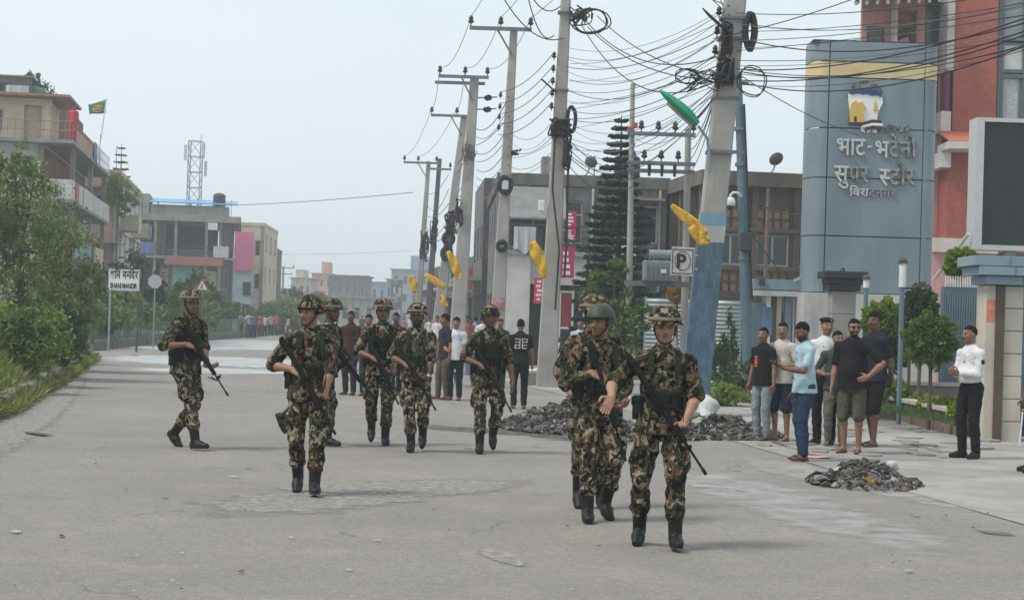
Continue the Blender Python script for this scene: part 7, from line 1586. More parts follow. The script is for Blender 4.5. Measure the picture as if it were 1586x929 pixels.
# ------------------------------------------------------------------ soldiers' kit
def m4(HM, c):
    return Matrix([list(map(float, HM[0])) + [float(c[0])], list(map(float, HM[1])) + [float(c[1])], list(map(float, HM[2])) + [float(c[2])], [0, 0, 0, 1]])
def helmet_brim(i):                       # steel pot with cover, band and wide brim
    s = i['s']; M = m4(i['HM'], i['hl'](0, -.006, .048)); mb = MB()
    prof = [(.006, .122), (.05, .117), (.09, .098), (.117, .066), (.130, .03), (.134, .0), (.144, -.010), (.152, -.020), (.149, -.025), (.130, -.012), (.122, .0)]
    mb.lathe([(r_ * s, z * s) for r_, z in prof], n=28, sx=.93, sy=1.1); mb.v = [tuple(M @ Vector(p)) for p in mb.v]
    h = mb.build('helmet', CAMOH, i['T'], True)
    mb = MB(); mb.lathe([(.131 * s, .012 * s), (.138 * s, .012 * s), (.137 * s, .034 * s), (.130 * s, .034 * s)], n=28, sx=.93, sy=1.1); mb.v = [tuple(M @ Vector(p)) for p in mb.v]
    mb.build('helmet_band', cloth((.22, .20, .15), 'pale_band'), h, True)
    chinstrap(i, h)
def chinstrap(i, h):
    s = i['s']; hl = i['hl']; mb = MB(); pts = []
    for k in range(13):
        a = math.pi * k / 12; pts.append(hl(.079 * math.cos(a), .012 + .075 * math.sin(a) ** 2, .02 - .139 * math.sin(a) ** .8))
    mb.tube(pts, .0055 * s, 5); mb.build('chin_strap', M_WEBD, h)
def helmet_round(m=None):                 # close fitting combat helmet that comes down over the ears
    def f(i):
        s = i['s']; t = SDF(); hl = i['hl']; HM = i['HM']
        t.ell(hl(0, -.010, .036), (.116 * s, .138 * s, .128 * s), HM)
        t.box(hl(0, -.0, -.15), (.2 * s, .2 * s, .135 * s), HM, .005, sub=True)
        t.box(hl(0, .13, -.055), (.2 * s, .10 * s, .092 * s), HM, .03, sub=True)
        me, _ = t.mesh('helmet', min(i['res'], .010), wr=.0018, wf=40); h = add_mesh('helmet', me, m or CAMOH, i['T']); chinstrap(i, h)
        mb = MB(); pts = [hl(.113 * math.cos(a), -.010 + .134 * math.sin(a), .036) for a in [math.pi * k / 14 for k in range(15)]]
        mb.tube(pts, .007 * s, 5); mb.build('helmet_rim', M_WEBD, h)
    return f
def beret(m):
    def f(i):
        s = i['s']; t = SDF(); t.ell(i['hl'](.012, -.005, .085), (.098 * s, .112 * s, .038 * s), i['HM']); t.ell(i['hl'](0, -.008, .066), (.082 * s, .1 * s, .032 * s), i['HM'])
        me, _ = t.mesh('cap', min(i['res'], .012)); c = add_mesh('cap', me, m, i['T'])
        mb = MB(); mb.lathe([(.0, .0), (.016 * s, .0), (.014 * s, .006 * s), (0, .008 * s)], n=10); M = m4(i['HM'], i['hl'](-.02, .103, .078)) @ Matrix.Rotation(R_(-90), 4, 'X')
        mb.v = [tuple(M @ Vector(p)) for p in mb.v]; mb.build('badge', cloth((.45, .12, .1), 'red_badge'), c)
    return f
def webbing(dark=False, big=1.0, sleeve_patch=False):
    m = M_WEBD if dark else M_WEB
    def f(i):
        s, P, up, fw, rt, T, B = i['s'], i['P'], i['up'], i['fw'], i['rt'], i['T'], i['B']
        v = SDF(); fw0 = V3(0, 1, 0)
        v.cone(P + up * .13 * s, P + up * .30 * s, .158 * s * B, .164 * s * B, k=.03, u=fw, q=.76)
        v.box(P + up * .50 * s + fw * .10 * s, (.075 * s, .14 * s, .115 * s), np.stack([rt, fw, up], 1), .04, sub=True)
        me, _ = v.mesh('vest', max(i['res'], .011), wr=.003, wf=34, seed=i['seed']); vest = add_mesh('vest', me, m if dark else CAMOD, T)
        for sd_ in (1, -1):                       # shoulder straps
            mb = MB(); pts = []
            for k in range(15):
                t_ = k / 14; a = math.pi * (t_ - .5)
                q = i['N'] + rt * sd_ * .098 * s + fw * (.128 * math.cos(a + math.pi / 2) * -1) * s + up * (-.10 + .105 * math.cos(a) ** .6) * s
                if k < 3: q = P + up * (.30 + .04 * k) * s + rt * sd_ * .098 * s - fw * .125 * s
                if k > 11: q = P + up * (.30 + .04 * (14 - k)) * s + rt * sd_ * .10 * s + fw * .128 * s
                pts.append(q)
            for a, c in zip(pts[:-1], pts[1:]):
                mb.bar(Vector(a), Vector(c) + (Vector(c) - Vector(a)) * .15, .042 * s, .012 * s, Vector(fw) * .3 + Vector(up))
            mb.build('shoulder_strap', m, vest)
        # belt and pouches
        mb = MB(); n_ = 26; ring = []
        for k in range(n_ + 1):
            a = 2 * math.pi * k / n_; ring.append(Vector(P + up * .085 * s + V3(math.cos(a) * .158 * B, math.sin(a) * .118, 0) * s))
        for a, c in zip(ring[:-1], ring[1:]): mb.bar(a, c + (c - a) * .1, .012 * s, .05 * s)
        belt = mb.build('belt', m, T)
        for a, w_, hgt, dep, zz in ((60, .075, .14, .05, .17), (90, .075, .14, .05, .17), (120, .075, .14, .05, .17), (18, .09, .13, .06, .12), (162, .09, .13, .06, .12), (200, .12, .17, .075, .09), (340, .12, .17, .075, .09), (270, .2, .15, .07, .13)):
            a = R_(a); rr = V3(math.cos(a) * .170 * B, math.sin(a) * .128, 0) * s
            out = nrm(V3(math.cos(a) * .8, math.sin(a), 0)); sd_ = np.cross(V3(0, 0, 1), out)
            mb = MB(); M = Matrix((Vector(sd_), Vector(out), Vector((0, 0, 1)))).transposed()
            mb.box(Vector(P + up * zz * s + rr), (w_ * s * big, dep * s * big, hgt * s * big), M)
            p_ = mb.build('pouch', m, T, True, .008 * s)
            mb = MB(); mb.box(Vector(P + up * (zz + hgt * .32) * s + rr + out * .007 * s), (w_ * 1.06 * s * big, dep * 1.02 * s * big, hgt * .38 * s * big), M); mb.build('pouch_flap', m, p_, True, .006 * s)
        # collar and brassard
        for sd_ in (1, -1):
            mb = MB(); q = i['N'] + fw * .062 * s + rt * sd_ * .038 * s + up * .005 * s
            M = Matrix((Vector(nrm(rt * sd_ - up * .8)), Vector(nrm(up + rt * sd_ * .5 + fw * .4)), Vector(nrm(fw + up * .5)))).transposed()
            mb.box(Vector(q), (.035 * s, .075 * s, .012 * s), M); mb.build('collar', CAMO, T, False, .003)
    return f

# ------------------------------------------------------------------ rifles (things of their own)
RIFLE = {}
def rifle_meshes():
    if RIFLE: return RIFLE
    def mk(key, fn, m, smooth=True, bev=0): mb = MB(); fn(mb); RIFLE[key] = mb.mesh(key, m, smooth, bev)
    # local frame: +X muzzle, +Z up, origin at the pistol grip top
    mk('receiver', lambda b: (b.bx(-.075, .145, -.018, .018, .0, .062), b.bx(-.02, .11, -.013, .013, .062, .075)), M_GUN, False, .004)
    mk('carry_handle', lambda b: (b.bx(-.055, -.035, -.010, .010, .07, .115), b.bx(.075, .1, -.010, .010, .07, .115), b.bx(-.06, .105, -.011, .011, .108, .124)), M_GUN, False, .002)
    mk('stock', lambda b: b.prism([(-.075, .052), (-.075, .008), (-.19, -.012), (-.335, -.075), (-.345, .045), (-.2, .052)], -.019, .019, Matrix.Rotation(R_(90), 4, 'X')), M_GUNP, False, .005)
    mk('grip', lambda b: b.prism([(-.045, .004), (.0, .004), (-.028, -.105), (-.066, -.098)], -.015, .015, Matrix.Rotation(R_(90), 4, 'X')), M_GUNP, False, .005)
    mk('magazine', lambda b: b.prism([(.062, .004), (.128, .004), (.138, -.085), (.158, -.165), (.096, -.178), (.074, -.09)], -.0125, .0125, Matrix.Rotation(R_(90), 4, 'X')), M_GUN, False, .003)
    mk('handguard', lambda b: (b.tube([(.145, 0, .035), (.16, 0, .035), (.41, 0, .038), (.425, 0, .038)], [.024, .031, .026, .022], 12)), M_GUNP)
    mk('barrel', lambda b: (b.tube([(.42, 0, .04), (.66, 0, .04)], .0095, 10), b.tube([(.655, 0, .04), (.665, 0, .04), (.71, 0, .04)], [.0095, .0135, .0125], 10), b.tube([(.47, 0, .04), (.49, 0, .04)], .016, 10)), M_GUN)
    mk('front_sight', lambda b: b.prism([(.46, .05), (.50, .05), (.488, .105), (.474, .105)], -.006, .006, Matrix.Rotation(R_(90), 4, 'X')), M_GUN, False)
    mk('trigger_guard', lambda b: b.tube([(.0, 0, .0), (.005, 0, -.028), (.05, 0, -.03), (.062, 0, .0)], .004, 6), M_GUN)
    mk('bipod_leg', lambda b: b.tube([(.5, 0, .02), (.40, .03, -.05)], .006, 6), M_GUN)
    return RIFLE
def rifle(label, i, grip, direc, upv, sling=None, scale=1.0, long_=1.0, bipod=False):
    """grip/direc/upv in the soldier's local frame; the rifle is a top-level thing placed in the world"""
    Mw = i['T'].matrix_basis.copy(); Mw = Matrix.LocRotScale(i['T'].location, i['T'].rotation_euler, None)
    d = Vector(direc).normalized(); u = Vector(upv); u = (u - d * u.dot(d)).normalized(); l_ = u.cross(d)
    Ml = Matrix(((d.x, l_.x, u.x, grip[0]), (d.y, l_.y, u.y, grip[1]), (d.z, l_.z, u.z, grip[2]), (0, 0, 0, 1)))
    t = thing('rifle', label, 'rifle', group='rifles carried by the soldiers'); t.matrix_world = Mw @ Ml; t.scale = (scale * long_, scale, scale)
    for k, me in rifle_meshes().items():
        if k == 'bipod_leg' and not bipod: continue
        meshobj(k, me, t)
    if bipod: meshobj('bipod_leg', RIFLE['bipod_leg'], t, scale=(1, -1, 1))
    if sling:
        inv = Ml.inverted(); mb = MB()
        pts = [inv @ Vector(p) for p in sling]
        pts = [Vector((-.30, 0, .03))] + pts + [Vector((.40, 0, .01))]
        Q = []
        for k in range(len(pts) - 1):
            for j in range(4):
                tt = j / 4; p0 = pts[max(0, k - 1)]; p1 = pts[k]; p2 = pts[k + 1]; p3 = pts[min(len(pts) - 1, k + 2)]
                Q.append(.5 * ((2 * p1) + (p2 - p0) * tt + (2 * p0 - 5 * p1 + 4 * p2 - p3) * tt * tt + (3 * p1 - p0 - 3 * p2 + p3) * tt ** 3))
        Q.append(pts[-1])
        for a, c in zip(Q[:-1], Q[1:]):
            if (c - a).length > 1e-4: mb.bar(a, c + (c - a) * .1, .028, .004, Vector((0, 1, .3)))
        mb.build('sling', M_WEB, t)
    return t

# ------------------------------------------------------------------ the patrol
def lr(gr=(.11, .24, 1.17), d=(-.62, .28, -.73), lh=.33, roff=(.05, -.055, .0)):
    """arms for a rifle held across the chest: right hand on the grip, left hand under the handguard"""
    dn = nrm(d); g = V3(*gr); l = g + dn * lh
    right = dict(w=tuple(g + V3(*roff)), pole=(.8, -.5, -.5), f=tuple(nrm(V3(-.62, .45, -.3))), p=tuple(nrm(V3(-.45, -.3, -.8))), curl=1.15)
    l = l + V3(-.055, -.05, -.045)
    left = dict(w=(-l[0], l[1], l[2]), pole=(.7, -.5, -.6), f=(-.75, .5, .12), p=(.1, .3, 1), curl=1.15)
    return right, left
def place_rifle(label, i, gr, d, upv=(.1, .75, .6), sling=True, **kw):
    s = i['s']; P = i['P']
    g = (gr[0] * s + P[0], gr[1] * s + P[1], (gr[2] - .955) * s + P[2])
    N = i['N']; sl = None
    if sling: sl = [tuple(N + (i['rt'] * .13 - i['up'] * .02 + i['fw'] * .10) * s), tuple(N + (i['rt'] * .06 + i['up'] * .035 - i['fw'] * .01) * s), tuple(N + (-i['rt'] * .08 + i['up'] * .01 - i['fw'] * .09) * s), tuple(N + (-i['rt'] * .185 - i['up'] * .22) * s), tuple(N + (-i['rt'] * .17 - i['up'] * .36 + i['fw'] * .14) * s)]
    kw.setdefault('scale', .94); return rifle(label, i, g, d, upv, sl, **kw)
def gpos(px, py): q = gp(px, py); return (q.x, q.y, 0.0)
BROWN, TAN, DARK, LIGHT = (.235, .125, .078), (.30, .165, .105), (.155, .083, .052), (.36, .20, .135)
GS = 'soldiers of the patrol walking up the road'

# 1 the soldier walking across by himself, left of the road
g1, d1 = (.10, .20, 1.20), (-.10, .62, -.78)
ra, la = lr(g1, d1, .30); ra = dict(ra, f=(-.5, .8, -.25)); la = dict(la, f=(.35, .9, -.1))
i = person('lone soldier in wide-brimmed camouflage helmet striding across the road near the grassy median', gpos(284, 692), 236, 1.80,
           dict(rf=(.085, .27, 0, -4), lf=(.085, -.31, .0, 38), ra=ra, la=la, lean=3, hyaw=-22, twist=-6), skin=BROWN, shirt=CAMOD, sleeve=.98, bottom=CAMO, shoes='boots',
           hat=helmet_brim, hair='crop', soldier=webbing(True), res=.010, group=GS)
place_rifle('long dark rifle with bipod slung muzzle-down on the lone soldier near the median', i, g1, d1, (.0, .8, .6), long_=1.12, bipod=True)
# 2 the soldier in front, centre-left
g2, d2 = (.10, .22, 1.14), (-.50, .26, -.82)
ra, la = lr(g2, d2, .34)
i = person('soldier with rolled sleeves looking aside, leading the patrol on the left half of the road', gpos(474, 762), 186, 1.71,
           dict(rf=(.075, -.20, 0, 26, 4), lf=(.075, .22, 0, -6, 6), ra=ra, la=la, lean=3, hyaw=-38, hpitch=2), skin=TAN, shirt=CAMOD, sleeve=.97, bottom=CAMO, shoes='boots',
           hat=helmet_round(), hair='crop', soldier=webbing(), res=.0085, group=GS, build=1.05)
place_rifle('black rifle held muzzle-down by the leading soldier with rolled sleeves', i, g2, d2)
# 3 half hidden behind him
g3, d3 = (.10, .24, 1.10), (-.45, .45, -.75)
ra, la = lr(g3, d3)
i = person('soldier half hidden behind the leading one, stepping sideways with one boot kicked back', gpos(500, 688), 248, 1.74,
           dict(rf=(.08, .10, 0, 0, 4), lf=(.06, -.74, .15, 62, 4), ra=ra, la=la, lean=4, hyaw=-5), skin=DARK, shirt=CAMO, sleeve=.97, bottom=CAMOD, shoes='boots',
           hat=helmet_brim, hair='crop', soldier=webbing(True), res=.011, group=GS)
place_rifle('dark rifle of the soldier half hidden behind the leading one', i, g3, d3)
# 4
g4, d4 = (.06, .22, 1.08), (-.40, .36, -.84)
ra, la = lr(g4, d4)
i = person('soldier with pale helmet band walking just left of the bearded one', gpos(586, 686), 187, 1.75,
           dict(rf=(.075, -.30, .04, 40, 4), lf=(.075, .12, 0, 0, 4), ra=ra, la=la, lean=2, hyaw=4), skin=BROWN, shirt=CAMO, sleeve=.96, bottom=CAMO, shoes='boots',
           hat=helmet_brim, hair='crop', soldier=webbing(True), res=.011, group=GS)
place_rifle('black rifle held low by the soldier with the light helmet band', i, g4, d4)
# 5
g5, d5 = (.08, .23, 1.08), (-.52, .30, -.80)
ra, la = lr(g5, d5)
i = person('bearded soldier with crossing stride and a wristwatch in the middle of the patrol', gpos(640, 697), 180, 1.70,
           dict(rf=(.02, .12, 0, 0, 4), lf=(.10, -.26, .05, 40, 0), ra=ra, la=la, lean=2, hyaw=0), skin=DARK, shirt=CAMO, sleeve=.97, bottom=CAMO, shoes='boots',
           hat=helmet_brim, hair='crop', soldier=webbing(), res=.011, group=GS, beard=True)
place_rifle('black rifle across the body of the bearded soldier', i, g5, d5)
E5 = i['arms'][-1]
mb = MB(); dv = Vector(E5[1] - E5[0]).normalized(); c = Vector(E5[1]) - dv * .03
mb.tube([c - dv * .012, c + dv * .012], .037 * i['s'], 12); mb.build('wristwatch', mat('pale_metal', (.55, .55, .52), .3, .1, 9, 0, .6), i['T'])
# 6
g6, d6 = (.06, .22, 1.08), (-.48, .30, -.82)
ra, la = lr(g6, d6); la = dict(w=(.30, .10, .86), pole=(.4, -1, 0), f=(.05, .15, -1), p=(-1, .1, 0), curl=.6)
i = person('soldier with one arm hanging loose walking nearest the long rubble heap', gpos(752, 699), 184, 1.72,
           dict(rf=(.08, .14, 0, 0, 4), lf=(.09, -.32, .05, 42, 4), ra=ra, la=la, lean=2, hyaw=8, hpitch=5), skin=DARK, shirt=CAMOD, sleeve=.98, bottom=CAMO, shoes='boots',
           hat=helmet_round(), hair='crop', soldier=webbing(True), res=.011, group=GS)
place_rifle('dark rifle slung over the chest of the soldier with one loose arm', i, g6, d6)
# 7 behind the pair
i = person('soldier mostly hidden behind the one in the plain green helmet', gpos(912, 782), 186, 1.76,
           dict(rf=(.10, .02, 0, 30, 4), lf=(.09, .10, 0, 0, 4), ra=dict(w=(.24, .16, 1.02), pole=(.4, -1, -.3), f=(-.4, .7, -.4), p=(-.6, 0, -.5), curl=.8), la=dict(w=(.2, .22, 1.0), pole=(.5, -1, -.3), f=(-.5, .8, 0), p=(0, .2, 1), curl=.8), lean=3, side=1), skin=BROWN, shirt=CAMOD, sleeve=1.7, bottom=CAMOD, shoes='boots',
           hat=helmet_brim, hair='crop', soldier=webbing(), res=.011, group=GS)
# 8
g8, d8 = (.02, .22, 1.18), (-.26, .26, -.93)
ra, la = lr(g8, d8, .31); ra = dict(ra, w=(.10, .20, 1.24)); la = dict(la, w=(.10, .24, .96), f=(.4, .6, .2))
i = person('soldier in plain green combat helmet and long sleeves looking aside in the front pair', gpos(922, 802), 188, 1.69,
           dict(rf=(.10, .17, 0, 0, 6), lf=(.09, -.12, 0, 22, 10), ra=ra, la=la, lean=2, hyaw=-42), skin=BROWN, shirt=CAMOD, sleeve=1.82, bottom=CAMO, shoes='boots',
           hat=helmet_round(mat('green_helmet', (.035, .048, .026), .55, .25, 10, .15)), hair='crop', soldier=webbing(), res=.0085, group=GS, build=1.05)
place_rifle('black rifle hanging upright on the soldier in the plain green helmet', i, g8, d8, (.3, .9, .3))
# 9 nearest, hand held out
g9, d9 = (.09, .22, 1.15), (-.54, .26, -.80)
_, la = lr(g9, d9, .43)
ra = dict(w=(.40, .34, 1.13), pole=(.8, -.6, -.35), f=(.35, .5, -.65), p=(-.45, .7, .55), curl=.25, th=.15)
la = dict(w=(.14, .24, .95), pole=(1, -.3, .15), f=(-.7, .55, -.2), p=(.1, .3, 1), curl=1.15)
i = person('nearest soldier in wide-brimmed helmet holding out an open hand', gpos(1019, 843), 180, 1.66,
           dict(rf=(.13, -.12, 0, 14, 12), lf=(.11, .18, 0, -5, 4), ra=ra, la=la, lean=1, hyaw=0, hpitch=1), skin=LIGHT, shirt=CAMOD, sleeve=.97, bottom=CAMO, shoes='boots',
           hat=helmet_brim, hair='crop', soldier=webbing(), res=.008, group=GS, build=1.04)
place_rifle('black rifle slung across the nearest soldier who holds out a hand', i, g9, d9)

# ------------------------------------------------------------------ onlookers on the pavement
NAVY, BLK, WHT = (.018, .022, .035), (.012, .012, .014), (.62, .64, .66)
GO = 'men watching from the pavement'
def hold(i_label, i, m, size, off=(0, .09, .03)):
    pass
hang = lambda x=.27, y=.05: dict(w=(x, y, .80), pole=(.25, -1, 0), f=(0, .15, -1), p=(-1, .15, 0), curl=.5)
i = person('slim onlooker in black and orange T-shirt and faded jeans beside the rubble', gpos(1180, 681), 128, 1.58, dict(ra=hang(), la=hang(), hyaw=18),
           skin=BROWN, shirt=cloth(BLK), bottom=cloth((.22, .26, .28)), shoes='sandals', hair='crop', res=.012, group=GO)
mb = MB(); s_ = i['s']; c = i['P'] + i['up'] * .28 * s_
for z_ in (-.06, -.02, .02, .06):
    mb.box(Vector(c) + Vector((.045, .112 * s_, z_)), (.07, .02, .03), Matrix.Rotation(R_(-20), 3, 'Z'))
mb.build('shirt_print', cloth((.55, .13, .05)), i['T'])
ph = dict(w=(.12, .30, 1.15), pole=(.7, -.6, -.6), f=(-.55, .8, .2), p=(-.4, .1, .9), curl=.6)
i = person('onlooker in pale beige T-shirt and dark blue shorts', gpos(1209, 682), 142, 1.66, dict(ra=hang(), la=dict(w=(.12, .24, 1.12), pole=(.7, -.6, -.6), f=(-.5, .8, .2), p=(.2, .1, .9), curl=.7), hyaw=20),
           skin=(.27, .15, .10), shirt=cloth((.50, .47, .43)), sleeve=.68, bottom=cloth((.022, .027, .05)), bottom_to='knee', shoes='sandals', hair='short', res=.011, group=GO)
i = person('onlooker in light blue short-sleeved shirt and jeans looking down at a phone', gpos(1243, 712), 103, 1.66, dict(la=dict(w=(.10, .33, 1.17), pole=(.6, -.5, -.7), f=(-.2, .9, .3), p=(.2, -.4, .9), curl=.7), ra=hang(.24, .03), hpitch=18, hyaw=6, lean=1, rf=(.09, -.03, 0, 0, 8), lf=(.10, .03, 0, 0, 8)),
           skin=DARK, shirt=cloth((.36, .50, .56)), sleeve=.72, bottom=cloth((.022, .045, .085)), shoes='sandals', hair='short', beard=True, res=.010, group=GO, extras=[collar(cloth((.36, .50, .56)))])
mb = MB(); W = i['arms'][-1][1]; mb.box((0, 0, 0), (.072, .15, .009), None)
tel = mb.build('mobile_phone', mat('phone_black', (.01, .01, .012), .2, .1, 9, 0), None, False, .002); Mw = Matrix.LocRotScale(i['T'].location, i['T'].rotation_euler, None)
tel.matrix_world = Mw @ Matrix.Translation(Vector(W) + Vector((.01, .10, .05))) @ Matrix.Rotation(R_(35), 4, 'X'); tag(tel, 'dark mobile phone in the hand of the man in light blue', 'phone')
i = person('man in white shirt and dark cap with a badge among the onlookers', gpos(1276, 688), 150, 1.74, dict(ra=hang(), la=hang(), hyaw=40),
           skin=TAN, shirt=cloth(WHT, 'white_cotton'), sleeve=1.8, bottom=cloth(BLK), shoes='shoes', hair='short', res=.012, group=GO, untucked=False, hat=beret(cloth((.015, .012, .02), 'dark_cap')), extras=[collar(cloth(WHT, 'white_cotton'))])
i = person('short onlooker in grey shirt and khaki trousers behind the bearded man in sunglasses', gpos(1292, 690), 170, 1.56, dict(ra=dict(w=(.16, .22, 1.10), pole=(.7, -.6, -.6), f=(-.8, .5, .1), p=(0, .2, 1), curl=.8), la=dict(w=(.12, .24, 1.08), pole=(.7, -.6, -.6), f=(-.8, .5, .1), p=(0, .2, 1), curl=.8), hyaw=25, cuff=.05),
           skin=BROWN, shirt=cloth((.05, .06, .06)), sleeve=.9, bottom=cloth((.13, .12, .095)), shoes='sandals', hair='short', res=.012, group=GO)
i = person('bearded man in sunglasses, black polo shirt and olive shorts with a hand on his hip', gpos(1318, 701), 150, 1.72, dict(la=dict(w=(.235, .10, 1.02), pole=(1, -.35, .1), f=(-.75, .45, -.35), p=(-.4, -.8, 0), curl=.7), ra=hang(.26, .1), hyaw=34),
           skin=(.26, .14, .09), shirt=cloth(BLK, 'black_polo'), sleeve=.75, bottom=cloth((.075, .075, .05), 'olive_cargo'), bottom_to='knee', shoes='sandals', hair='short', beard=True, belly=1.28, build=1.12, res=.010, group=GO, extras=[collar(cloth(BLK, 'black_polo'))])
mb = MB(); hl = i['hl']; s_ = i['s']
for q in (-1, 1):
    mb.box(Vector(hl(.034 * q, .093, .006)), (.042 * s_, .010, .028 * s_), Matrix([list(map(float, r__)) for r__ in i['HM']]))
    mb.tube([hl(.056 * q, .09, .012), hl(.082 * q, .0, .01)], .003, 5)
mb.tube([hl(-.02, .1, .012), hl(.02, .1, .012)], .003, 5); mb.build('sunglasses', mat('dark_lens', (.008, .008, .008), .15, .1, 5, 0), i['T'])
i = person('tall man in navy T-shirt and black shorts with hands behind his back', gpos(1352, 691), 118, 1.84, dict(la=dict(w=(.14, -.17, .90), pole=(1, -.4, 0), f=(-.7, -.2, -.6), p=(0, 1, 0), curl=.6), ra=dict(w=(.24, -.02, .80), pole=(.5, -1, 0), f=(0, .0, -1), p=(-1, .1, 0), curl=.5), hyaw=20, lf=(.10, .08, 0, 0, 8), rf=(.10, -.08, 0, 0, 10)),
           skin=DARK, shirt=cloth(NAVY, 'navy_cotton'), sleeve=.72, bottom=cloth(BLK), bottom_to='knee', shoes='sandals', hair='thick', res=.010, group=GO)
mb = MB(); s_ = i['s']; mb.box(Vector(i['P'] + i['up'] * .36 * s_ + i['fw'] * .118 * s_ - i['rt'] * .02), (.09, .012, .09)); mb.build('shirt_print', cloth((.5, .5, .5)), i['T'], False, .003)
i = person('security guard in white shirt and black trousers, hands clasped, by the gate pillar', gpos(1501, 709), 118, 1.68, dict(la=dict(w=(.05, .27, 1.13), pole=(.6, -.7, -.6), f=(-.5, .8, .2), p=(-.8, -.2, .4), curl=1.0), ra=dict(w=(.06, .27, 1.15), pole=(.6, -.7, -.6), f=(-.55, .8, .2), p=(-.8, -.2, .4), curl=1.0), hyaw=-8, rf=(.10, .03, 0, 0, 14), lf=(.10, -.02, 0, 0, 14)),
           skin=BROWN, shirt=cloth((.66, .66, .68), 'white_uniform'), sleeve=1.86, bottom=cloth(BLK, 'black_trousers'), shoes='shoes', hair='crop', res=.009, untucked=False, belly=1.08, extras=[collar(cloth((.66, .66, .68), 'white_uniform'))])
mb = MB(); s_ = i['s']
for sd_ in (1, -1):
    mb.box(Vector(i['sh'][sd_] + i['up'] * .052 * s_ - i['rt'] * sd_ * .03), (.11, .045, .008), Matrix.Rotation(R_(14 * sd_), 3, 'Y'))
    mb.box(Vector(i['sh'][sd_] + (i['arms'][sd_][0] - i['sh'][sd_]) * .4 + i['rt'] * sd_ * .058 * s_), (.008, .05, .055))
mb.build('insignia', cloth((.03, .03, .035), 'dark_badge'), i['T'])
mb = MB(); ring = [Vector(i['P'] + i['up'] * .11 * s_) + Vector((math.cos(a) * .142 * s_, math.sin(a) * .113 * s_, 0)) for a in [2 * math.pi * k / 22 for k in range(23)]]
for a, c in zip(ring[:-1], ring[1:]): mb.bar(a, c + (c - a) * .1, .01, .04)
mb.build('belt', M_BOOT, i['T'])
i = person('man cut off by the edge of the photograph beside the gate, one dark shoe showing', gpos(1606, 731), 100, 1.70, dict(lf=(.10, .05, 0, 0, 4)), skin=DARK, shirt=cloth((.05, .03, .025)), bottom=cloth(BLK), shoes='shoes', hair='short', res=.014, group=None)

# ------------------------------------------------------------------ passers-by behind the patrol
GB = 'bystanders behind the patrol'
person('bystander in dark red shirt standing behind the half hidden soldier', gpos(541, 611), 150, 1.66, dict(hyaw=20), skin=DARK, shirt=cloth((.055, .02, .02)), sleeve=1.7, bottom=cloth((.03, .03, .04)), shoes='sandals', hair='short', res=.016, group=GB)
person('woman with tied-back hair and dark green trousers behind the soldier with the light helmet band', gpos(568, 612), 175, 1.60, dict(hyaw=0), skin=BROWN, shirt=cloth((.12, .08, .09)), bottom=cloth((.02, .045, .05)), shoes='sandals', hair='bun', res=.016, group=GB)
person('bystander whose head shows between the light-banded and the bearded soldier', gpos(610, 611), 185, 1.66, dict(hyaw=0), skin=DARK, shirt=cloth((.07, .03, .035)), bottom=cloth(NAVY), shoes='sandals', hair='short', res=.018, group=GB)
person('young man in black T-shirt seen from the side behind the patrol', gpos(688, 618), 120, 1.66, dict(hyaw=0, rf=(.09, .1, 0, 0, 4)), skin=BROWN, shirt=cloth((.025, .03, .035)), bottom=cloth((.10, .085, .06)), shoes='sandals', hair='thick', res=.014, group=GB)
person('woman in white T-shirt and dark trousers looking back towards the patrol', gpos(704, 619), 160, 1.60, dict(ra=dict(w=(.10, .24, 1.05), pole=(.7, -.6, -.6), f=(-.8, .5, .1), p=(0, .2, 1), curl=.7), hyaw=10), skin=TAN, shirt=cloth((.58, .58, .62)), bottom=cloth((.018, .02, .032)), shoes='sandals', hair='bun', res=.013, group=GB)
i = person('bystander seen from behind in black T-shirt with white block print', gpos(803, 632), 6, 1.60, dict(la=hang(), ra=hang()), skin=BROWN, shirt=cloth(BLK), bottom=cloth((.015, .016, .02)), shoes='sandals', hair='short', res=.013, group=GB)
mb = MB(); s_ = i['s']; yb = -.122 * s_; pt = cloth((.55, .55, .53)); zc = float(i['P'][2]) + .33 * s_
for q in (-1, 1):
    for k, z_ in enumerate((.085, .03, -.025, -.08)):
        mb.box((.062 * q, yb, zc + z_), (.085 if k else .11, .022, .016))
    mb.box((.024 * q, yb, zc), (.018, .022, .17)); mb.box((.105 * q, yb + .006, zc + (.055 if q > 0 else -.05)), (.018, .022, .07))
mb.build('shirt_print', pt, i['T'])
person('person in pale blue shirt standing behind the front pair of soldiers', gpos(896, 606), 178, 1.66, dict(hyaw=0), skin=BROWN, shirt=cloth((.40, .47, .54)), bottom=cloth(NAVY), shoes='shoes', hair='short', res=.015, group=GB)
person('woman with a hair bun in white top behind the nearest soldier, by the blue-footed pole', gpos(1040, 606), 80, 1.56, dict(hyaw=0), skin=BROWN, shirt=cloth((.55, .55, .58)), bottom=cloth((.04, .04, .05)), shoes='sandals', hair='bun', res=.015, group=GB)
person('person in an olive cap far behind the soldier with one loose arm', gpos(772, 600), 180, 1.62, dict(hyaw=0), skin=BROWN, shirt=cloth((.04, .05, .03)), bottom=cloth((.03, .03, .03)), shoes='shoes', hair='short', res=.02, group=GB, hat=beret(cloth((.07, .075, .04))))
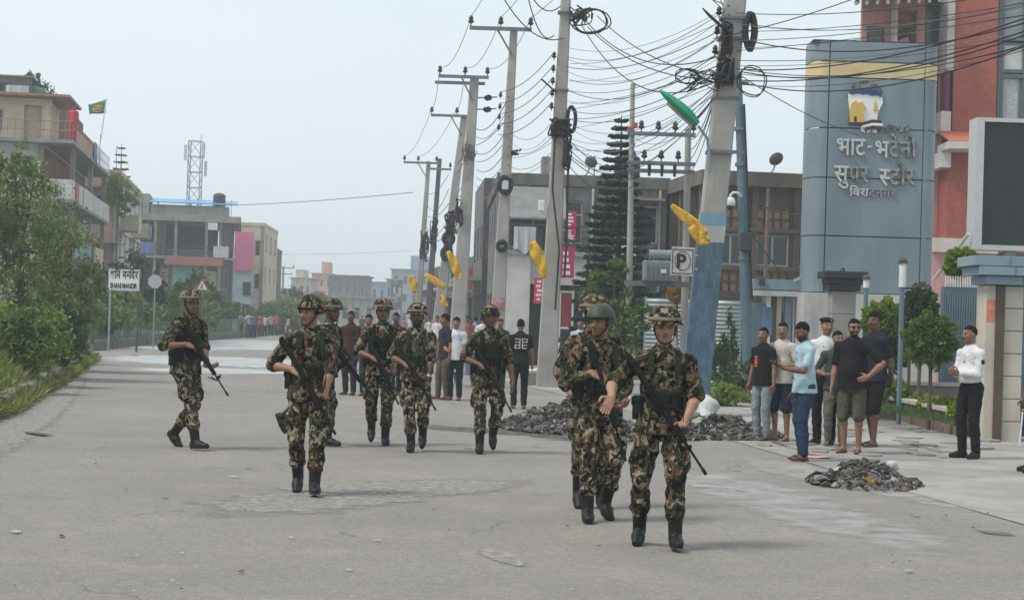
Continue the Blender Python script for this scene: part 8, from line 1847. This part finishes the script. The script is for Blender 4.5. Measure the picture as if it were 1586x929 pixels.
# distant crowd: each a figure of its own
r = random.Random(5)
cols = [(.55, .57, .6), (.6, .6, .62), (.25, .3, .4), (.4, .12, .1), (.05, .05, .06), (.35, .33, .3), (.5, .45, .3), (.12, .15, .22), (.58, .55, .55), (.2, .24, .22)]
def walk(k): return dict(rf=(.09, .15 * k, 0, 0), lf=(.09, -.15 * k, 0, 15 * abs(k)), hyaw=r.uniform(-25, 25))
far = [(372, 521), (393, 523), (402, 521), (410, 520), (419, 519), (428, 519), (437, 518), (446, 518), (455, 517), (592, 519), (601, 520), (609, 520), (617, 519), (626, 520), (634, 521), (575, 519), (585, 521), (560, 522),
       (652, 530), (664, 545), (657, 524), (722, 560), (716, 545), (735, 560), (729, 545), (745, 570), (670, 526), (642, 523), (676, 560), (760, 566), (768, 575)]
cn = ['white', 'pale', 'slate blue', 'red', 'black', 'grey', 'mustard', 'navy', 'off-white', 'grey-green']
for k, (px, py) in enumerate(far):
    ci = r.randrange(len(cols)); c = cols[ci]; q = gpos(px, py + .4)
    side = [p for p in far if (p[0] < 500) == (px < 500)]; n_th = sorted(p[0] for p in side).index(px) + 1; th = {1: 'first', 2: 'second', 3: 'third'}.get(n_th, '%dth' % n_th)
    lab = ('%s from the left in the distant crowd by the netting fence, in %s top' if px < 500 else '%s from the left in the crowd far behind the patrol, in %s top') % (th, cn[ci])
    person(lab, q, r.choice([170, 190, 150, 20, 200]), r.uniform(1.52, 1.72), walk(r.uniform(-1, 1)), skin=BROWN, shirt=cloth(c), bottom=cloth(r.choice([(.03, .03, .04), (.05, .06, .09), (.12, .1, .08), (.02, .02, .02)])),
           shoes='shoes', hair='short', res=.032, group='distant crowd')

# ------------------------------------------------------------------ rubble, litter, vehicles
def chunk(r, flat=.5):
    mb = MB(); mb.box((0, 0, 0), (1, r.uniform(.5, .9), r.uniform(.2, .5) * flat * 2), None, r.uniform(.5, .95)); return [(v[0] + r.uniform(-.16, .16), v[1] + r.uniform(-.16, .16), v[2] + r.uniform(-.1, .1)) for v in mb.v], mb.f
M_RUB = [mat('charred_debris', (.045, .042, .04), .9, .4, 9, .4), mat('grey_debris', (.115, .11, .104), .95, .3, 9, .4), mat('ash_debris', (.26, .25, .235), .95, .25, 9, .4), mat('brown_debris', (.10, .072, .053), .9, .35, 9, .4)]
def heap(label, px, py, wx, wy, hgt, n, seed, mix=(.4, .3, .12, .18), big=10, size=(.03, .11)):
    r = random.Random(seed); q = gp(px, py); T = thing('rubble_heap', label, 'rubble', (q.x, q.y, 0)); V = []; Fc = []; nr, na = 9, 28
    hf = lambda x, y: max(0, hgt * max(0, 1 - (abs(x / wx) ** 1.7 + abs(y / wy) ** 1.7) ** .62) * (1 + .28 * math.sin(x * 9 + seed) * math.sin(y * 7 + 2 * seed)))
    for i_ in range(nr + 1):
        for k in range(na): a = 2 * math.pi * k / na; f = i_ / nr * 1.05 * (1 + .08 * math.sin(3 * a + seed)); x, y = wx * f * math.cos(a), wy * f * math.sin(a); V.append((x, y, hf(x, y) - .012 + r.uniform(-.012, .012) * (i_ < nr)))
    for i_ in range(nr):
        for k in range(na): k2 = (k + 1) % na; Fc.append((i_ * na + k, i_ * na + k2, (i_ + 1) * na + k2, (i_ + 1) * na + k))
    mb = MB(); mb.add(V, Fc); mb.build('ash_mound', M_TAR, T, True)
    mbs = [MB() for _ in M_RUB]
    for k in range(n):
        rad = r.random() ** .6 * 1.02; a = r.uniform(0, 2 * math.pi); x, y = wx * rad * math.cos(a), wy * rad * math.sin(a); s_ = r.uniform(*size) * (1 + (r.random() < .1) * .8); v, f = chunk(r)
        M3 = Euler((r.uniform(-.8, .8), r.uniform(-.8, .8), r.uniform(0, 6))).to_matrix() * s_; c = Vector((x, y, hf(x, y) + s_ * .18))
        j = r.choices(range(4), mix)[0]; mbs[j].add([c + M3 @ Vector(p) for p in v], f)
    for j, m_ in enumerate(M_RUB): o = mbs[j].build('debris', m_, T); o['kind'] = 'stuff'
    for k in range(big):
        a = r.uniform(0, 6.28); rad = r.uniform(.1, .95); x, y = wx * rad * math.cos(a), wy * rad * math.sin(a); v, f = chunk(r, .35); s_ = r.uniform(.10, .19); M3 = Euler((r.uniform(-.5, .5), r.uniform(-.5, .5), r.uniform(0, 6))).to_matrix() * s_; mb = MB(); mb.add([Vector((x, y, hf(x, y) + s_ * .15)) + M3 @ Vector(p) for p in v], f); mb.build('chunk', M_RUB[r.choice((1, 1, 2, 3))], T)
    return T, hf
heap('long heap of charred rubble behind the front pair of soldiers', 880, 662, 1.1, 1.6, .36, 950, 1, size=(.025, .10), mix=(.5, .3, .06, .14), big=12); heap('wide low heap of burnt debris behind the nearest soldier', 1105, 672, 1.0, 1.2, .27, 850, 2, size=(.025, .10), mix=(.5, .28, .07, .15), big=12); H3, hf3 = heap('small debris heap on the road edge in front of the onlookers', 1338, 748, .58, .78, .23, 620, 3, size=(.015, .065), mix=(.38, .36, .07, .19), big=7)
heap('flat scatter of rubble linking the two larger heaps', 985, 676, .9, .8, .16, 260, 4, size=(.03, .10), big=5)
def scrap(label, px, py, size, m, z=.004, name='litter', seed=1, group=None, crumple=.3, cat='litter'):
    r = random.Random(seed); q = gp(px, py); V = []; Fc = []; n_ = 4
    for i_ in range(n_):
        for j in range(n_): V.append(((i_ / 3 - .5) * size[0] + r.uniform(-.1, .1) * size[0], (j / 3 - .5) * size[1] + r.uniform(-.1, .1) * size[1], z + abs(r.gauss(0, crumple)) * size[0] * .4))
    Fc = [(i_ * n_ + j, (i_ + 1) * n_ + j, (i_ + 1) * n_ + j + 1, i_ * n_ + j + 1) for i_ in range(3) for j in range(3)]; mb = MB(); mb.add(V, Fc); o = mb.build(name, m, None); o.location = (q.x, q.y, 0); o.rotation_euler = (0, 0, r.uniform(0, 3)); o.modifiers.new('t', 'SOLIDIFY').thickness = .003
    return tag(o, label, cat, group)
M_PNK = mat('pink_plastic', (.60, .28, .34), .5, .1, 5, .05); M_PLAS = mat('pale_plastic', (.42, .43, .43), .45, .15, 8, .1); M_LEAF = mat('dark_litter', (.05, .045, .04), .9, .3, 9, .2)
scrap('flat pink plastic scrap behind the feet of the man in light blue', 1265, 708, (.24, .3), M_PNK, seed=3, crumple=.1)
for k, (px, py, sx, lab) in enumerate(((25, 823, .10, 'white scrap at the left edge of the road'), (363, 738, .10, 'pale curved scrap left of the leading soldier'), (585, 836, .06, 'tiny pale scrap in the middle foreground'), (1408, 884, .07, 'pale scrap in the right foreground'), (90, 692, .05, 'small white scrap near the left road edge'), (450, 832, .05, 'tiny scrap below the leading soldier'), (540, 882, .05, 'tiny scrap in the centre foreground'), (910, 690, .06, 'pale scrap near the rubble'), (5, 624, .16, 'white scrap at the foot of the grassy kerb'))): scrap(lab, px, py, (sx * .7, sx * .5), M_PLAS, seed=k + 10, crumple=.12)
for k, (px, py, sx, lab) in enumerate(((374, 884, .05, 'dark speck of litter in the lower left foreground'), (256, 772, .05, 'dark scrap below the lone soldier'), (95, 829, .08, 'dark leaf on the left of the road'), (60, 672, .45, 'dark dry twig near the left road edge'), (1420, 800, .06, 'dark scrap on the right of the road'), (120, 578, .4, 'brown dry leaves where the kerb ends'))): scrap(lab, px, py, (sx, sx * .35), M_LEAF if k != 5 else M_RUB[3], seed=k + 40, crumple=.04)
for k in range(60):
    r = random.Random(k + 300); px, py = r.uniform(-20, 1586), 560 + 360 * r.random() ** .7
    if py < 640 and px < 150: continue
    scrap('tiny pale fleck of grit on the road' if k % 2 else 'tiny dark fleck of grit on the road', px, py, (r.uniform(.008, .022),) * 2, M_PLAS if k % 2 else M_LEAF, seed=k + 600, group='flecks of grit on the road', name='grit_fleck', cat='grit')
mb = MB(); mb.lathe([(.05, 0), (.062, .005), (.062, .03), (.045, .035)], n=14); o = mb.build('yellow_plate', mat('yellow_plastic', (.65, .42, .02), .4, .1, 6, 0), None, True); q = gp(1347, 752); o.location = (q.x, q.y, .06); o.rotation_euler = (R_(62), 0, .2); tag(o, 'small round yellow plate at the foot of the small debris heap', 'plate')
def bag(label, px, py, z, s_, seed):
    R = np.random.default_rng(seed); b = SDF()
    for k in range(6): b.ell(R.normal(size=3) * V3(.35, .3, .22) * s_ + V3(0, 0, .4 * s_), R.uniform(.35, .6, 3) * s_, None, k=.1 * s_)
    me, _ = b.mesh('plastic_bag', s_ * .12, wr=.03 * s_, wf=4 / s_); me.materials.append(M_PLAS); o = meshobj('plastic_bag', me); q = gp(px, py); o.location = (q.x, q.y, z); return tag(o, label, 'bag')
bag('crumpled white plastic bag on top of the small debris heap', 1384, 744, .13, .085, 5); bag('grey-white sack behind the nearest soldier among the debris', 1084, 648, .05, .34, 6); bag('pale crumpled sheet lying on the small debris heap', 1300, 746, .1, .07, 7); bag('smaller pale sack leaning on the debris behind the nearest soldier', 1098, 655, .0, .24, 8)
mb = MB(); a = gp(1579, 690); mb.tube([a + Vector((0, 0, 0)), a + Vector((.05, 0, .75))], .012, 6); tag(mb.build('white_stick', M_WHP), 'thin white stick beside the man cut off by the photo edge', 'stick')
# low rail on the pavement edge by the second pole
kb2 = wall_path('low_kerb', 'low pale kerb with tiles behind the second pole', [(806, 596), (850, 590), (905, 588)], .28, .25, M_COPE, M_WHP, cat='kerb')
# riders and bikes far off
def wheel(T, c, rad, name='wheel', axis=(1, 0, 0)):
    mb = MB(); ax = Vector(axis).normalized(); u = Vector((0, 0, 1)); v = ax.cross(u); pts = [Vector(c) + (u * math.cos(a) + v * math.sin(a)) * rad for a in [2 * math.pi * k / 20 for k in range(21)]]; mb.tube(pts, rad * .13, 6); w_ = mb.build(name, BLACK(), T, True)
    mb = MB(); [mb.tube([Vector(c) - (u * math.cos(a) + v * math.sin(a)) * rad, Vector(c) + (u * math.cos(a) + v * math.sin(a)) * rad], .008, 4) for a in [math.pi * k / 5 for k in range(5)]]; mb.tube([Vector(c) - ax * .05, Vector(c) + ax * .05], .035, 8); mb.build('rim', STEEL(), w_)
def motorbike(label, pos, rz, col, seed):
    T = thing('motorbike', label, 'motorbike', pos, rz); wheel(T, (0, .62, .29), .27); wheel(T, (0, -.62, .29), .27); m = mat('bike_paint_%d' % seed, col, .35, .1, 4, 0)
    mb = MB(); mb.box((0, .18, .72), (.26, .42, .22), None, .7); mb.build('fuel_tank', m, T, False, .04); mb = MB(); mb.box((0, -.3, .74), (.24, .62, .09)); mb.build('seat', BLACK(), T, False, .03); mb = MB(); mb.box((0, .05, .42), (.24, .36, .3)); mb.build('engine', STEEL(), T, False, .03)
    mb = MB(); mb.tube([(0, .62, .29), (0, .42, .85), (0, .38, 1.0)], .03, 8); mb.tube([(0, .4, .8), (0, -.1, .5), (0, -.62, .29)], .03, 8); mb.tube([(0, -.1, .5), (0, -.6, .72)], .025, 8); mb.build('frame', M_FRAMED, T); mb = MB(); mb.tube([(-.36, .28, 1.02), (-.15, .38, 1.02), (.15, .38, 1.02), (.36, .28, 1.02)], .016, 6); mb.build('handlebar', BLACK(), T)
    mb = MB(); mb.lathe([(.09, -.05), (.09, .03), (.05, .08), (.01, .09)], n=12, M=Matrix.Rotation(R_(-90), 3, 'X')); mb.v = [(v[0], v[1] + .5, v[2] + .9) for v in mb.v]; mb.build('headlight', M_WHP, T, True); mb = MB(); mb.tube([(.13, .1, .3), (.15, -.7, .36)], .04, 8); mb.build('exhaust', STEEL(), T); return T
motorbike('parked dark motorbike half hidden beside the soldier with one loose arm', gpos(722, 598), R_(200), (.02, .02, .022), 1); motorbike('parked motorbike half hidden beside the second pole', gpos(888, 586), R_(100), (.12, .02, .02), 2)
q = gpos(316, 522); motorbike('far scooter ridden by a man in an orange helmet', q, R_(172), (.3, .3, .32), 3)
ridepose = dict(rf=(.14, .22, .28, 0, 0), lf=(.14, .22, .28, 0, 0), hipz=.80, ra=dict(w=(.30, .46, 1.05), pole=(.6, -.3, -.7), f=(-.2, 1, 0), p=(0, 0, -1), curl=.9), la=dict(w=(.30, .46, 1.05), pole=(.6, -.3, -.7), f=(-.2, 1, 0), p=(0, 0, -1), curl=.9), lean=6)
def orange_helmet(i):
    t = SDF(); t.ell(i['hl'](0, -.005, .04), (.125, .14, .125), i['HM']); t.box(i['hl'](0, .12, -.06), (.2, .1, .09), i['HM'], .02, sub=True); me, _ = t.mesh('helmet', .02); add_mesh('helmet', me, mat('orange_helmet', (.75, .36, .12), .3, .05, 4, 0), i['T'])
person('far scooter rider in an orange helmet and pale pink shirt', (q[0], q[1], 0), 172, 1.68, ridepose, skin=BROWN, shirt=cloth((.6, .42, .42)), bottom=cloth((.1, .1, .12)), shoes='shoes', hair='short', res=.028, hat=orange_helmet, group='riders far down the road')
q = gpos(386, 523); BK = thing('bicycle', 'far bicycle coming along the kerb by the netting fence', 'bicycle', q, R_(176)); wheel(BK, (0, .5, .33), .32); wheel(BK, (0, -.5, .33), .32)
mb = MB(); mb.tube([(0, -.5, .33), (0, -.1, .85), (0, .38, .85), (0, .5, .33)], .02, 6); mb.tube([(0, -.5, .33), (0, -.05, .3), (0, -.12, .92)], .02, 6); mb.tube([(0, -.05, .3), (0, .38, .85)], .02, 6); mb.build('frame', M_FRAMED, BK); mb = MB(); mb.tube([(-.28, .3, 1.02), (0, .38, 1.0), (.28, .3, 1.02)], .015, 6); mb.build('handlebar', STEEL(), BK); mb = MB(); mb.box((0, -.14, .95), (.14, .24, .06)); mb.build('saddle', BLACK(), BK, False, .02)
person('far cyclist in a pale shirt beside the netting fence', q, 176, 1.66, dict(ridepose, rf=(.1, .0, .30, 0, 0), lf=(.1, .05, .1, 0, 0), hipz=.98, lean=14), skin=BROWN, shirt=cloth((.5, .52, .55)), bottom=cloth((.06, .06, .08)), shoes='shoes', hair='short', res=.028, group='riders far down the road')
q = at(109, 232, 73.6); person('person in red standing on the terrace of the balcony house', (q.x, 73.9, 8.89), 190, 1.62, dict(hyaw=20), skin=BROWN, shirt=cloth((.55, .06, .10)), bottom=cloth((.5, .07, .12)), shoes='sandals', hair='long', res=.022)
# ------------------------------------------------------------------ haze
def haze():
    m = bpy.data.materials.new('haze'); m.use_nodes = True; n = m.node_tree; n.nodes.clear(); o = n.nodes.new('ShaderNodeOutputMaterial'); v = n.nodes.new('ShaderNodeVolumePrincipled')
    v.inputs['Color'].default_value = (.90, .96, 1.0, 1); v.inputs['Density'].default_value = HAZE; v.inputs['Anisotropy'].default_value = .2; n.links.new(v.outputs[0], o.inputs['Volume'])
    mb = MB(); mb.bx(-420, 420, -25, 460, -1.2, 15.5); h = mb.build('haze', m); h['kind'] = 'stuff'; h['label'] = 'thin pale haze over the whole street'; h.display_type = 'WIRE'
HAZE = .0016
haze()
